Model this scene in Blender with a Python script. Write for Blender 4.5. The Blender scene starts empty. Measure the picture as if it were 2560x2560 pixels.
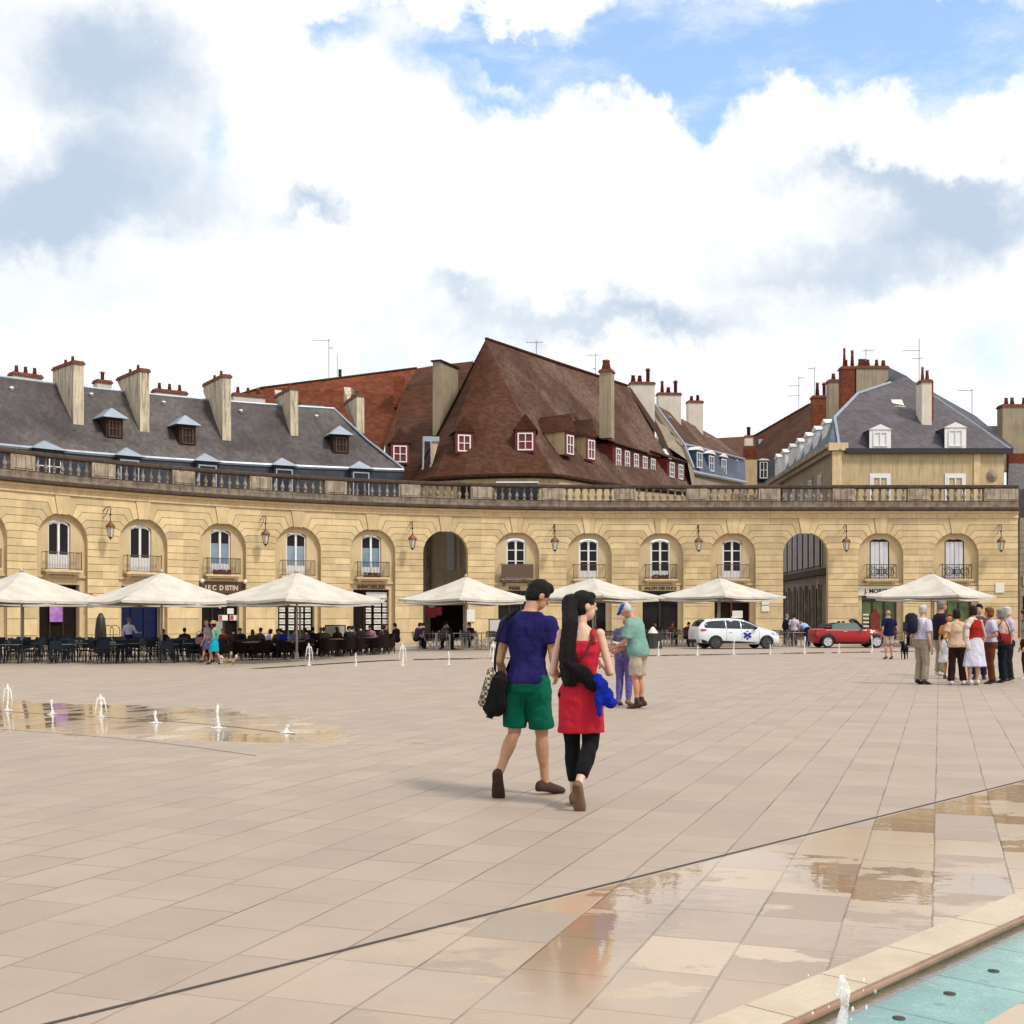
import bpy, bmesh, math, random
from mathutils import Vector, Matrix, noise
from mathutils.geometry import tessellate_polygon
R = math.radians
rnd = random.Random(7)
SC = bpy.context.scene
COL = SC.collection
F, H0, EYE = 3100.0, 1547.0, 1.45        # focal length and horizon measured on the 2560 px photo, eye height in metres

# ------------------------------------------------------------------ survey helpers
def gz(x, y=0):
    t = min(1.0, max(0.0, (-3.0 - x) / 8.0))
    return -0.28 * t * t * (3 - 2 * t)
def P(px, py, Y):
    return Vector(((px - 1280) * Y / F, Y, EYE + (H0 - py) * Y / F))
def GD(px, Y):
    x = (px - 1280) * Y / F
    return Vector((x, Y, gz(x)))
def G(px, py):
    z = 0.0
    for _ in range(12):
        Y = F * (EYE - z) / (py - H0)
        z = gz((px - 1280) * Y / F)
    return Vector(((px - 1280) * Y / F, Y, z))

# ------------------------------------------------------------------ node helper
class NT:
    def __init__(s, nt): s.nt = nt
    def n(s, t, **kw):
        o = s.nt.nodes.new(t)
        for k, v in kw.items(): setattr(o, k, v)
        return o
    def put(s, sock, v):
        if isinstance(v, bpy.types.NodeSocket): s.nt.links.new(v, sock)
        elif v is not None:
            if hasattr(sock.default_value, '__len__') and not hasattr(v, '__len__'): v = (v, v, v)
            if hasattr(sock.default_value, '__len__') and len(sock.default_value) == 4 and len(v) == 3: v = (*v, 1)
            sock.default_value = v
    def m(s, op, a, b=None, c=None, clamp=False):
        o = s.n('ShaderNodeMath', operation=op, use_clamp=clamp)
        s.put(o.inputs[0], a); s.put(o.inputs[1], b) if b is not None else None
        if c is not None: s.put(o.inputs[2], c)
        return o.outputs[0]
    def vm(s, op, a, b=None, out=0):
        o = s.n('ShaderNodeVectorMath', operation=op)
        s.put(o.inputs[0], a)
        if b is not None: s.put(o.inputs[1], b)
        return o.outputs[out]
    def mix(s, f, a, b, blend='MIX'):
        o = s.n('ShaderNodeMix', data_type='RGBA', blend_type=blend)
        s.put(o.inputs[0], f); s.put(o.inputs[6], a); s.put(o.inputs[7], b)
        return o.outputs[2]
    def step(s, x, lo, hi):
        o = s.n('ShaderNodeMapRange', interpolation_type='SMOOTHSTEP')
        s.put(o.inputs[0], x); s.put(o.inputs[1], lo); s.put(o.inputs[2], hi)
        return o.outputs[0]
    def noise(s, vec, scale, detail=4, rough=.55, out=0, dim='3D'):
        o = s.n('ShaderNodeTexNoise', noise_dimensions=dim)
        s.put(o.inputs['Vector'], vec); o.inputs['Scale'].default_value = scale
        o.inputs['Detail'].default_value = detail; o.inputs['Roughness'].default_value = rough
        return o.outputs[out]
    def xyz(s, v):
        o = s.n('ShaderNodeSeparateXYZ'); s.put(o.inputs[0], v); return o.outputs
    def comb(s, x, y, z=0.0):
        o = s.n('ShaderNodeCombineXYZ'); s.put(o.inputs[0], x); s.put(o.inputs[1], y); s.put(o.inputs[2], z); return o.outputs[0]
    def bump(s, h, strength, dist=.02):
        o = s.n('ShaderNodeBump'); s.put(o.inputs['Height'], h)
        o.inputs['Strength'].default_value = strength; o.inputs['Distance'].default_value = dist
        return o.outputs[0]

def newmat(name):
    m = bpy.data.materials.new(name); m.use_nodes = True
    t = NT(m.node_tree); b = m.node_tree.nodes['Principled BSDF']
    return m, t, b

def mat(name, col, rough=.75, var=.25, scale=4, col2=None, bump=0, bscale=30, metal=0, island=0, streak=0, spec=.4, trans=0, alpha=1, coat=0):
    """plain procedural surface: two scales of noise in the colour, optional bump, streaks and per-piece tone"""
    m, t, b = newmat(name)
    tc = t.n('ShaderNodeTexCoord').outputs['Object']
    c2 = col2 or tuple(c * (1 - var) for c in col)
    f = t.step(t.noise(tc, scale, 5, .6), .35, .68)
    c = t.mix(f, col, c2)
    fine = t.noise(tc, scale * 9, 3, .6)
    c = t.mix(.16 if var else 0, c, t.mix(fine, tuple(x * .5 for x in col), tuple(min(1, x * 1.45) for x in col)))
    if streak:
        sv = t.vm('MULTIPLY', tc, (3.2, 3.2, .22))
        sf = t.step(t.noise(sv, 2.2, 4, .65), .46, .64)
        c = t.mix(t.m('MULTIPLY', sf, streak), c, tuple(x * .28 for x in col))
    if island:
        g = t.n('ShaderNodeNewGeometry').outputs['Random Per Island']
        k = t.m('MULTIPLY_ADD', g, island * 2, 1 - island)
        c = t.vm('SCALE', c); c.node.inputs['Scale'].default_value = 1; t.put(c.node.inputs['Scale'], k)
    t.put(b.inputs['Base Color'], c)
    b.inputs['Roughness'].default_value = rough; b.inputs['Metallic'].default_value = metal
    b.inputs['Specular IOR Level'].default_value = spec
    if trans: b.inputs['Transmission Weight'].default_value = trans
    if alpha < 1: b.inputs['Alpha'].default_value = alpha
    if coat: b.inputs['Coat Weight'].default_value = coat; b.inputs['Coat Roughness'].default_value = .06
    if bump: t.put(b.inputs['Normal'], t.bump(t.noise(tc, bscale, 4, .6), bump))
    return m

# ------------------------------------------------------------------ mesh builder
ORG = {}
def org(o): return ORG.get(o.name, Vector((0, 0, 0))) if o else Vector((0, 0, 0))
class Frame:
    """local x to the right of the front, y into the depth, z up; ang turns the front about z"""
    def __init__(s, o, ang=0):
        s.o = Vector(o); s.a = ang; s.x = Vector((math.cos(ang), math.sin(ang), 0)); s.y = Vector((-math.sin(ang), math.cos(ang), 0))
    def __call__(s, x, y, z): return s.o + s.x * x + s.y * y + Vector((0, 0, z))
ID = Frame((0, 0, 0))
class MB:
    def __init__(s): s.v = []; s.f = []; s.m = []; s.mi = 0
    def add(s, vs, fs):
        b = len(s.v); s.v += [tuple(v) for v in vs]; s.f += [tuple(b + i for i in f) for f in fs]; s.m += [s.mi] * len(fs); return s
    def box(s, x0, x1, y0, y1, z0, z1, fr=ID):
        vs = [fr(x, y, z) for z in (z0, z1) for y in (y0, y1) for x in (x0, x1)]
        return s.add(vs, [(0, 1, 5, 4), (1, 3, 7, 5), (3, 2, 6, 7), (2, 0, 4, 6), (4, 5, 7, 6), (2, 3, 1, 0)])
    def bevbox(s, x0, x1, y0, y1, z0, z1, b, fr=ID):
        rings = []
        for z, k in ((z0, b), (z0 + b, 0), (z1 - b, 0), (z1, b)):
            X0, X1, Y0, Y1 = x0 + k, x1 - k, y0 + k, y1 - k
            rings.append([fr(*p) for p in ((X0 + b, Y0, z), (X1 - b, Y0, z), (X1, Y0 + b, z), (X1, Y1 - b, z), (X1 - b, Y1, z), (X0 + b, Y1, z), (X0, Y1 - b, z), (X0, Y0 + b, z))])
        return s.loft(rings)
    def loft(s, rings, cap=True, close=True):
        n = len(rings[0]); vs = [p for r in rings for p in r]; fs = []
        for i in range(len(rings) - 1):
            for j in range(n if close else n - 1):
                a, b = i * n + j, i * n + (j + 1) % n
                fs.append((a, b, b + n, a + n))
        if cap and close:
            fs.append(tuple(range(n - 1, -1, -1))); k = (len(rings) - 1) * n; fs.append(tuple(range(k, k + n)))
        return s.add(vs, fs)
    def lathe(s, prof, n=12, fr=ID, c=(0, 0, 0)):
        return s.loft([[fr(c[0] + r * math.cos(2 * math.pi * j / n), c[1] + r * math.sin(2 * math.pi * j / n), c[2] + z) for j in range(n)] for r, z in prof])
    def tube(s, pts, r, n=6, fr=None, flat=1.0):
        pts = [Vector(p) if fr is None else fr(*p) for p in pts]
        rad = r if hasattr(r, '__len__') else [r] * len(pts)
        rings = []; up = None
        for i, p in enumerate(pts):
            d = (pts[min(i + 1, len(pts) - 1)] - pts[max(i - 1, 0)])
            d = d.normalized() if d.length > 1e-9 else Vector((0, 0, 1))
            if up is None: up = Vector((0, 0, 1)) if abs(d.z) < .9 else Vector((1, 0, 0))
            a = d.cross(up).normalized(); up = a.cross(d).normalized()
            rings.append([p + (a * math.cos(2 * math.pi * j / n) * rad[i] + up * math.sin(2 * math.pi * j / n) * rad[i] * flat) for j in range(n)])
        return s.loft(rings)
    def bar(s, a, b, w, h=None):
        return s.tube([a, b], w * .7, 4)
    def prism(s, poly, off):
        n = len(poly); off = Vector(off); poly = [Vector(p) for p in poly]
        tri = tessellate_polygon([poly])
        fs = [tuple(t) for t in tri] + [tuple(n + i for i in reversed(t)) for t in tri] + [(i, (i + 1) % n, (i + 1) % n + n, i + n) for i in range(n)]
        return s.add(poly + [p + off for p in poly], fs)
    def poly(s, pts):
        return s.add(pts, [tuple(range(len(pts)))])
    def ell(s, c, rx, ry, rz, n=10, k=7, rot=None):
        c = Vector(c); rings = []
        for i in range(1, k):
            a = math.pi * i / k - math.pi / 2
            rings.append([Vector((rx * math.cos(a) * math.cos(2 * math.pi * j / n), ry * math.cos(a) * math.sin(2 * math.pi * j / n), rz * math.sin(a))) for j in range(n)])
        vs = [Vector((0, 0, -rz))] + [p for r in rings for p in r] + [Vector((0, 0, rz))]
        if rot is not None: vs = [rot @ p for p in vs]
        vs = [c + p for p in vs]; L = len(vs) - 1; fs = []
        for j in range(n): fs.append((0, 1 + (j + 1) % n, 1 + j)); fs.append((L, L - n + j, L - n + (j + 1) % n))
        for i in range(k - 2):
            for j in range(n):
                a, b = 1 + i * n + j, 1 + i * n + (j + 1) % n
                fs.append((a, b, b + n, a + n))
        return s.add(vs, fs)
    def cap(s, p0, p1, r0, r1, n=10):
        p0, p1 = Vector(p0), Vector(p1); d = (p1 - p0); L = d.length; d = d / L if L > 1e-9 else Vector((0, 0, 1))
        pts, rs = [], []
        for k in (85, 60, 35, 12): pts.append(p0 - d * r0 * math.sin(R(k))); rs.append(r0 * math.cos(R(k)))
        for k in (12, 35, 60, 85): pts.append(p1 + d * r1 * math.sin(R(k))); rs.append(r1 * math.cos(R(k)))
        return s.tube(pts, rs, n)
    def build(s, name, mats, parent=None, smooth=False):
        me = bpy.data.meshes.new(name); o0 = org(parent)
        me.from_pydata([(v[0] - o0.x, v[1] - o0.y, v[2] - o0.z) for v in s.v], [], s.f)
        for k in (mats if isinstance(mats, (list, tuple)) else [mats]): me.materials.append(k)
        if any(s.m): me.polygons.foreach_set('material_index', s.m)
        bm = bmesh.new(); bm.from_mesh(me); bmesh.ops.recalc_face_normals(bm, faces=bm.faces); bm.to_mesh(me); bm.free()
        if smooth: me.polygons.foreach_set('use_smooth', [True] * len(me.polygons))
        o = bpy.data.objects.new(name, me); COL.objects.link(o)
        if parent: o.parent = parent; ORG[o.name] = o0
        return o
def tag(o, label=None, cat=None, group=None, kind=None):
    if label: o['label'] = label
    if cat: o['category'] = cat
    if group: o['group'] = group
    if kind: o['kind'] = kind
    return o
def thing(name, label, cat, loc=(0, 0, 0), group=None, rz=0, world=True):
    """Empty at the thing's base; world=True: parts are given in world coordinates and stored relative to it"""
    o = bpy.data.objects.new(name, None); COL.objects.link(o); o.empty_display_size = .2
    o.location = loc; o.rotation_euler[2] = rz
    if world: ORG[o.name] = Vector(loc)
    return tag(o, label, cat, group)
def copy_tree(o, parent=None):
    c = o.copy(); COL.objects.link(c)
    if parent: c.parent = parent
    for ch in [x for x in o.children]: copy_tree(ch, c)
    return c
def voxel(mb, name, mats, parent, vox, smooth_it=4, matfn=None, fold=0.0, grow=0.0):
    """fuse overlapping closed shapes into one continuous skin"""
    me = bpy.data.meshes.new(name); me.from_pydata(mb.v, [], mb.f)
    bm = bmesh.new(); bm.from_mesh(me); bmesh.ops.recalc_face_normals(bm, faces=bm.faces); bm.to_mesh(me); bm.free()
    t = bpy.data.objects.new(name, me); COL.objects.link(t)
    k = t.modifiers.new('r', 'REMESH'); k.mode = 'VOXEL'; k.voxel_size = vox
    k = t.modifiers.new('s', 'SMOOTH'); k.factor = .5; k.iterations = smooth_it
    dg = bpy.context.evaluated_depsgraph_get()
    me2 = bpy.data.meshes.new_from_object(t.evaluated_get(dg)); me2.name = name
    bpy.data.objects.remove(t); bpy.data.meshes.remove(me)
    if fold or grow:
        nr = [v.normal.copy() for v in me2.vertices]
        for v, n_ in zip(me2.vertices, nr):
            c = v.co; q = noise.noise((c.x * 9, c.y * 9, c.z * 4.5)) + .55 * noise.noise((c.x * 17 + c.z * 13, c.y * 17 + 5, c.z * 21 - c.x * 12))
            v.co = c + n_ * (fold * q + grow)
    me2.materials.clear()
    for k in (mats if isinstance(mats, (list, tuple)) else [mats]): me2.materials.append(k)
    me2.polygons.foreach_set('use_smooth', [True] * len(me2.polygons))
    if matfn:
        me2.polygons.foreach_set('material_index', [matfn(p.center) for p in me2.polygons])
    else: me2.polygons.foreach_set('material_index', [0] * len(me2.polygons))
    o = bpy.data.objects.new(name, me2); COL.objects.link(o)
    if parent: o.parent = parent
    return o
def text(s, size, fr, name, m, parent, depth=.02, squash=1.0, bold=0.0, align='CENTER'):
    cu = bpy.data.curves.new(name, 'FONT'); cu.body = s; cu.size = size; cu.extrude = depth; cu.align_x = align; cu.offset = bold
    cu.resolution_u = 3
    t = bpy.data.objects.new(name, cu); COL.objects.link(t)
    me = bpy.data.meshes.new_from_object(t.evaluated_get(bpy.context.evaluated_depsgraph_get()))
    bpy.data.objects.remove(t); bpy.data.curves.remove(cu)
    o0 = org(parent)
    for v in me.vertices: v.co = fr(v.co.x * squash, -v.co.z, v.co.y) - o0
    me.materials.clear(); me.materials.append(m); me.name = name
    o = bpy.data.objects.new(name, me); COL.objects.link(o)
    if parent: o.parent = parent; ORG[o.name] = o0
    return o

# ------------------------------------------------------------------ camera, light, sky
cam = bpy.data.cameras.new('camera'); co = bpy.data.objects.new('camera', cam); COL.objects.link(co)
co.location = (0, 0, EYE); co.rotation_euler = (R(90), 0, 0)
cam.sensor_width = 36; cam.lens = 36 * F / 2560; cam.shift_y = (H0 - 1280) / 2560
cam.clip_start = .1; cam.clip_end = 3000; SC.camera = co
SUN_DIR = Vector((.62, -.50, .98)).normalized()
sl = bpy.data.lights.new('sun', 'SUN'); sl.energy = 3.2; sl.angle = R(10); sl.color = (1, .93, .82)
so = bpy.data.objects.new('sun', sl); COL.objects.link(so); so.location = (30, -30, 60)
so.rotation_euler = SUN_DIR.to_track_quat('Z', 'Y').to_euler()
SC.view_settings.view_transform = 'Standard'; SC.view_settings.look = 'None'; SC.view_settings.gamma = 1
SC.view_settings.use_curve_mapping = False
SC.view_settings.exposure = 0.0
SC.render.engine = 'CYCLES'
SC.cycles.use_denoising = True
SC.cycles.max_bounces = 8

def make_world():
    w = bpy.data.worlds.new('World'); SC.world = w; w.use_nodes = True
    w.node_tree.nodes.clear(); t = NT(w.node_tree)
    out = t.n('ShaderNodeOutputWorld')
    sky = t.n('ShaderNodeTexSky', sky_type='NISHITA', sun_disc=False)
    sky.sun_elevation = math.asin(SUN_DIR.z); sky.sun_rotation = math.atan2(SUN_DIR.x, SUN_DIR.y)
    sky.altitude = 250; sky.air_density = 1.0; sky.dust_density = 1.2; sky.ozone_density = 1.5
    d = t.n('ShaderNodeTexCoord').outputs['Generated']
    X, Y, Z = t.xyz(d)
    ay = t.m('MAXIMUM', t.m('ABSOLUTE', Y), .08)
    u = t.m('MULTIPLY', t.m('DIVIDE', X, ay), 3.1); v = t.m('MULTIPLY', t.m('DIVIDE', Z, ay), 3.1)
    p = t.comb(u, v)
    w1 = t.vm('SUBTRACT', t.noise(d, 11, 7, .62, out=1), (.5, .5, .5))
    w2 = t.vm('SUBTRACT', t.noise(d, 34, 5, .65, out=1), (.5, .5, .5))
    s1 = t.vm('SCALE', w1); s1.node.inputs['Scale'].default_value = .42
    s2 = t.vm('SCALE', w2); s2.node.inputs['Scale'].default_value = .13
    p = t.vm('ADD', p, t.vm('ADD', s1, s2))
    def blobs(lst):
        tot = None
        for cx, cy, rx, ry, k in lst:
            q = t.vm('MULTIPLY', t.vm('SUBTRACT', p, (cx / 1000 - 1.28, 1.547 - cy / 1000, 0)), (1000 / rx, 1000 / ry, 0))
            g = t.m('MULTIPLY', t.m('MAXIMUM', t.m('SUBTRACT', 1.0, t.m('MULTIPLY', t.vm('LENGTH', q, out=1), .5)), 0.0), k)
            tot = g if tot is None else t.m('ADD', tot, g)
        return tot
    blue = blobs([(1240, 130, 240, 90, 1.0), (1600, 210, 330, 100, 1.0), (2000, 190, 350, 100, 1.0), (2450, 100, 260, 140, 1.3), (1750, 50, 400, 80, .9), (2200, 90, 250, 90, .9),
                  (850, 50, 70, 70, .75), (575, 360, 55, 80, .6), (2500, 930, 80, 130, .45), (1960, 1080, 180, 90, .3),
                  (1130, 0, 210, 45, -1.1), (1430, 62, 60, 40, -.9), (1620, 290, 40, 45, -.9), (2230, 0, 230, 34, -1.0), (2310, 235, 95, 85, -1.1), (1260, 185, 80, 30, -.7),
                  (1700, 130, 260, 40, -.75), (1430, 300, 90, 60, -.7), (1960, 330, 160, 70, -.7), (2560, 300, 130, 110, -.9), (1880, 320, 110, 60, -.4)])
    wisp = t.step(t.noise(t.vm('MULTIPLY', d, (1, 1, 2.6)), 9, 7, .66), .42, .72)
    bm = t.m('MULTIPLY', t.step(blue, .12, .92), t.m('MULTIPLY_ADD', wisp, -.55, 1.0))
    grey = blobs([(140, 500, 290, 90, 1.25), (170, 130, 290, 170, .85), (330, 230, 150, 130, .5), (2420, 580, 260, 90, 1.1), (2150, 445, 210, 36, .7), (2430, 440, 130, 80, .5),
                  (2000, 690, 170, 60, .62), (1640, 815, 280, 40, .62), (780, 515, 70, 34, .8), (1160, 745, 90, 25, .4), (1050, 700, 1400, 330, .16), (620, 380, 120, 120, .3), (1250, 790, 500, 60, .35), (300, 760, 300, 60, .25), (2450, 900, 160, 140, .4)])
    gm = t.step(t.m('ADD', grey, t.m('MULTIPLY', t.m('SUBTRACT', t.noise(d, 16, 6, .6), .5), .45)), .18, 1.05)
    fl = t.step(t.noise(t.vm('ADD', d, (3, 1, 7)), 5.5, 7, .6), .44, .70)
    white = t.mix(t.m('MULTIPLY', fl, .62), (1.12, 1.12, 1.11), (.80, .90, .98))
    cl = t.mix(gm, white, (.56, .67, .82))
    b1 = t.n('ShaderNodeBackground'); t.put(b1.inputs[0], t.mix(1.0, sky.outputs[0], (.86, 1.02, 1.06), 'MULTIPLY')); b1.inputs[1].default_value = .27
    b2 = t.n('ShaderNodeBackground'); t.put(b2.inputs[0], cl); b2.inputs[1].default_value = 1.0
    mx = t.n('ShaderNodeMixShader'); t.put(mx.inputs[0], t.m('SUBTRACT', 1.0, t.m('MULTIPLY', bm, .86)))
    w.node_tree.links.new(b1.outputs[0], mx.inputs[1]); w.node_tree.links.new(b2.outputs[0], mx.inputs[2])
    w.node_tree.links.new(mx.outputs[0], out.inputs[0])
    w.cycles.sampling_method = 'MANUAL'; w.cycles.sample_map_resolution = 1024
make_world()
# ------------------------------------------------------------------ plaza ground, drain, basin
DR_D = Vector((.70, .714)).normalized(); DR_N = Vector((DR_D.y, -DR_D.x))     # direction of the slot drain; normal towards the basin
dA, dB = G(2558, 1952), G(130, 2558)
DR_D = Vector((dA.x - dB.x, dA.y - dB.y)).normalized(); DR_N = Vector((DR_D.y, -DR_D.x))
DR_C = DR_N.dot(Vector((dB.x, dB.y)))
JET_A, JET_B = G(19, 1777), G(717, 1832)
ROW_PX = [(773, 1663, 56), (890, 1665, 33), (1007, 1664, 57), (1122, 1662, 34), (1233, 1655, 52), (1647, 1640, 37), (1744, 1637, 23), (1835, 1636, 46), (1926, 1634, 24), (2012, 1633, 42), (2098, 1631, 22), (2180, 1630, 42)]
ROW_A, ROW_B = G(773, 1663), G(2180, 1630)

def ground_material():
    m, t, b = newmat('plaza_stone')
    pos = t.n('ShaderNodeNewGeometry').outputs['Position']
    X, Y, Z = t.xyz(pos)
    a = R(19.04)
    u = t.m('SUBTRACT', t.m('MULTIPLY', X, math.cos(a)), t.m('MULTIPLY', Y, math.sin(a)))
    v = t.m('ADD', t.m('MULTIPLY', X, math.sin(a)), t.m('MULTIPLY', Y, math.cos(a)))
    wob = t.m('MULTIPLY', t.m('SUBTRACT', t.noise(pos, 1.1, 3), .5), .02)
    u = t.m('ADD', t.m('ADD', u, .035), wob)
    us = t.m('DIVIDE', u, .405); iu = t.m('FLOOR', us); fu = t.m('SUBTRACT', us, iu)
    wn = t.n('ShaderNodeTexWhiteNoise', noise_dimensions='1D'); t.put(wn.inputs['W'], iu)
    vs = t.m('ADD', t.m('DIVIDE', v, .56), wn.outputs[0]); iv = t.m('FLOOR', vs); fv = t.m('SUBTRACT', vs, iv)
    wt = t.n('ShaderNodeTexWhiteNoise', noise_dimensions='2D'); t.put(wt.inputs['Vector'], t.comb(iu, iv))
    tile = wt.outputs[0]
    wt2 = t.n('ShaderNodeTexWhiteNoise', noise_dimensions='2D'); t.put(wt2.inputs['Vector'], t.comb(t.m('ADD', iu, 31.7), iv))
    tile2 = wt2.outputs[0]
    eu = t.m('MULTIPLY', t.m('MINIMUM', fu, t.m('SUBTRACT', 1.0, fu)), .405)
    ev = t.m('MULTIPLY', t.m('MINIMUM', fv, t.m('SUBTRACT', 1.0, fv)), .56)
    ju = t.m('SUBTRACT', 1.0, t.step(eu, .0028, .0082))
    jv = t.m('MULTIPLY', t.m('SUBTRACT', 1.0, t.step(ev, .0024, .0075)), t.m('MULTIPLY_ADD', tile2, .6, .45))
    joint = t.m('MAXIMUM', ju, jv)
    # wear of the joints: some filled, some open
    joint = t.m('MULTIPLY', joint, t.m('MULTIPLY_ADD', t.step(t.noise(pos, .9, 4), .35, .7), .65, .35))
    dist = t.n('ShaderNodeVectorMath', operation='LENGTH')
    n1 = t.noise(pos, 1.3, 6, .62); n2 = t.noise(pos, 70, 3, .7); n3 = t.noise(t.vm('MULTIPLY', pos, (.12, .12, .12)), 1.0, 5, .6)
    base = t.mix(t.step(n1, .3, .72), (.315, .247, .196), (.265, .208, .168))
    base = t.mix(t.m('MULTIPLY', t.step(n3, .35, .7), .45), base, (.265, .218, .18))
    tone = t.m('MULTIPLY_ADD', tile, .18, .91)
    sc = t.vm('SCALE', base); t.put(sc.node.inputs['Scale'], tone); base = sc
    base = t.mix(.22, base, t.mix(n2, (.2, .16, .13), (.62, .5, .4)))
    stain = t.step(t.noise(pos, 2.6, 5, .7), .62, .74)
    base = t.mix(t.m('MULTIPLY', stain, .28), base, (.22, .17, .14))
    base = t.mix(t.m('MULTIPLY', joint, .9), base, (.085, .062, .05))
    # ---- water film: beside the basin, round the jets, along the far row of jets
    def line_d(A, B):
        d = Vector((B.x - A.x, B.y - A.y)).normalized()
        al = t.m('ADD', t.m('MULTIPLY', t.m('SUBTRACT', X, A.x), d.x), t.m('MULTIPLY', t.m('SUBTRACT', Y, A.y), d.y))
        ac = t.m('ADD', t.m('MULTIPLY', t.m('SUBTRACT', X, A.x), -d.y), t.m('MULTIPLY', t.m('SUBTRACT', Y, A.y), d.x))
        return al, ac, (Vector((B.x, B.y)) - Vector((A.x, A.y))).length
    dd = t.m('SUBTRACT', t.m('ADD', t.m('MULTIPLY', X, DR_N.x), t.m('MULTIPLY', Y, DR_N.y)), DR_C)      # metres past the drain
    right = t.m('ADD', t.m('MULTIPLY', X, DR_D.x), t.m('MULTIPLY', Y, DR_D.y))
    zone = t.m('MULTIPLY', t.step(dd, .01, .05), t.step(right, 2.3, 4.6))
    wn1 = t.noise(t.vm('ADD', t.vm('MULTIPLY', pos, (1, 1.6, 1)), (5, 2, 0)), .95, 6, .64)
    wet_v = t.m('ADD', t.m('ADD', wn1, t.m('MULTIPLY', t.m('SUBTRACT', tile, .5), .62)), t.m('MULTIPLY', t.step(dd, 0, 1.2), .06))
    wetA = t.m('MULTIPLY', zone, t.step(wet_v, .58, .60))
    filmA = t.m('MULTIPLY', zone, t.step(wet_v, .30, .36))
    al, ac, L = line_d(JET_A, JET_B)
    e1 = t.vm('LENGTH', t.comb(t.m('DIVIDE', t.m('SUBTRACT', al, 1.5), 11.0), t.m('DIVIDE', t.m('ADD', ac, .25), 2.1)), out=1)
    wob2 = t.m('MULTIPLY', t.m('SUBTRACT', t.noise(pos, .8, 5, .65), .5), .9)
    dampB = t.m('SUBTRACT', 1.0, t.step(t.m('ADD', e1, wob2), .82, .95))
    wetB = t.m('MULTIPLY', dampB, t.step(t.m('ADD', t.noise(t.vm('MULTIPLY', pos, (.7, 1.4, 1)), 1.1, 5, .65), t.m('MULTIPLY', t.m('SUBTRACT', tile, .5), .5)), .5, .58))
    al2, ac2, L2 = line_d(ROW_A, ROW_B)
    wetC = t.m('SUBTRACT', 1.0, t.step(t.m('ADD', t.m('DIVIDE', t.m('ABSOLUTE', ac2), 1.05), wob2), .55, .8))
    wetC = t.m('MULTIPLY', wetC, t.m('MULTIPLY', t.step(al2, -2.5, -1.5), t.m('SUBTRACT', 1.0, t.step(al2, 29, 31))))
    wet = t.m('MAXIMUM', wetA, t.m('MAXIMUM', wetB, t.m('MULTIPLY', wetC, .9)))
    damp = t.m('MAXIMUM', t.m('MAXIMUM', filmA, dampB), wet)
    wet_sheen = t.mix(wet, t.mix(1.0, base, (1.40, 1.33, 1.16), 'MULTIPLY'), t.mix(1.0, base, (.94, .83, .67), 'MULTIPLY'))  # thin film paler, sky sheen put into its colour; puddles a little browner
    col = t.mix(damp, base, wet_sheen)
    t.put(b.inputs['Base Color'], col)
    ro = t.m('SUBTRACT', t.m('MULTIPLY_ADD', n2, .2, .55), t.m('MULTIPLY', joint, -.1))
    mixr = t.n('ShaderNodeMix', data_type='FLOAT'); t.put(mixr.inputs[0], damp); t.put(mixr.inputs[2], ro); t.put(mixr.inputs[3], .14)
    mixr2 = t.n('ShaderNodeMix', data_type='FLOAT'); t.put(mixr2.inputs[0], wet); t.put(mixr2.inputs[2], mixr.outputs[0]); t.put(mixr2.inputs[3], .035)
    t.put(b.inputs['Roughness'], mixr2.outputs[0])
    b.inputs['Specular IOR Level'].default_value = .45
    hgt = t.m('SUBTRACT', t.m('MULTIPLY', t.m('ADD', n2, t.m('MULTIPLY', n1, .5)), .25), joint)
    dry = t.bump(hgt, .35, .004)
    rip = t.bump(t.noise(t.vm('MULTIPLY', pos, (1, 1, 1)), 5.5, 3, .55), .10, .012)
    nm = t.n('ShaderNodeMix', data_type='VECTOR'); t.put(nm.inputs[0], wet); t.put(nm.inputs[4], dry); t.put(nm.inputs[5], rip)
    t.put(b.inputs['Normal'], nm.outputs[1])
    return m
M = {}
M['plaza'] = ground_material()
M['drain'] = mat('dark_slot', (.045, .035, .03), .6, .3, 20)
M['kerb'] = mat('kerb_stone', (.50, .415, .31), .38, .2, 3, col2=(.42, .335, .24), bump=.25, bscale=60, spec=.5)
M['kerb_dry'] = mat('kerb_stone_dry', (.44, .33, .26), .7, .2, 3, bump=.2, bscale=60)
M['lip'] = mat('wet_lip', (.26, .135, .075), .2, .35, 6, spec=.5)

# basin polygon (a slim channel) in plan
bE0 = G(1978, 2560); bE1 = G(2544, 2303)
BD = Vector((bE1.x - bE0.x, bE1.y - bE0.y)).normalized(); BN = Vector((BD.y, -BD.x))
B0 = Vector((bE0.x, bE0.y)) - BD * 3.0
def bp(a, n, z=0): q = B0 + BD * a + BN * n; return Vector((q.x, q.y, z))
LEN_B = 3.0 + (Vector((bE1.x, bE1.y)) - Vector((bE0.x, bE0.y))).length
WB = .50
hole = [bp(0, 0), bp(LEN_B, 0), bp(LEN_B, .26), bp(LEN_B + .9, .26), bp(LEN_B + .9, .26 + WB), bp(LEN_B * .98, .26 + WB), bp(LEN_B * .98, WB), bp(0, WB)]
LEN_B += 1.1
hole = [bp(0, 0), bp(LEN_B, 0), bp(LEN_B, WB), bp(0, WB)]
mb = MB()
xs = [-420] + [-11 + i * .5 for i in range(17)]
for i in range(len(xs) - 1):
    mb.add([(xs[i], -60, gz(xs[i])), (xs[i + 1], -60, gz(xs[i + 1])), (xs[i + 1], 700, gz(xs[i + 1])), (xs[i], 700, gz(xs[i]))], [(0, 1, 2, 3)])
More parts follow.
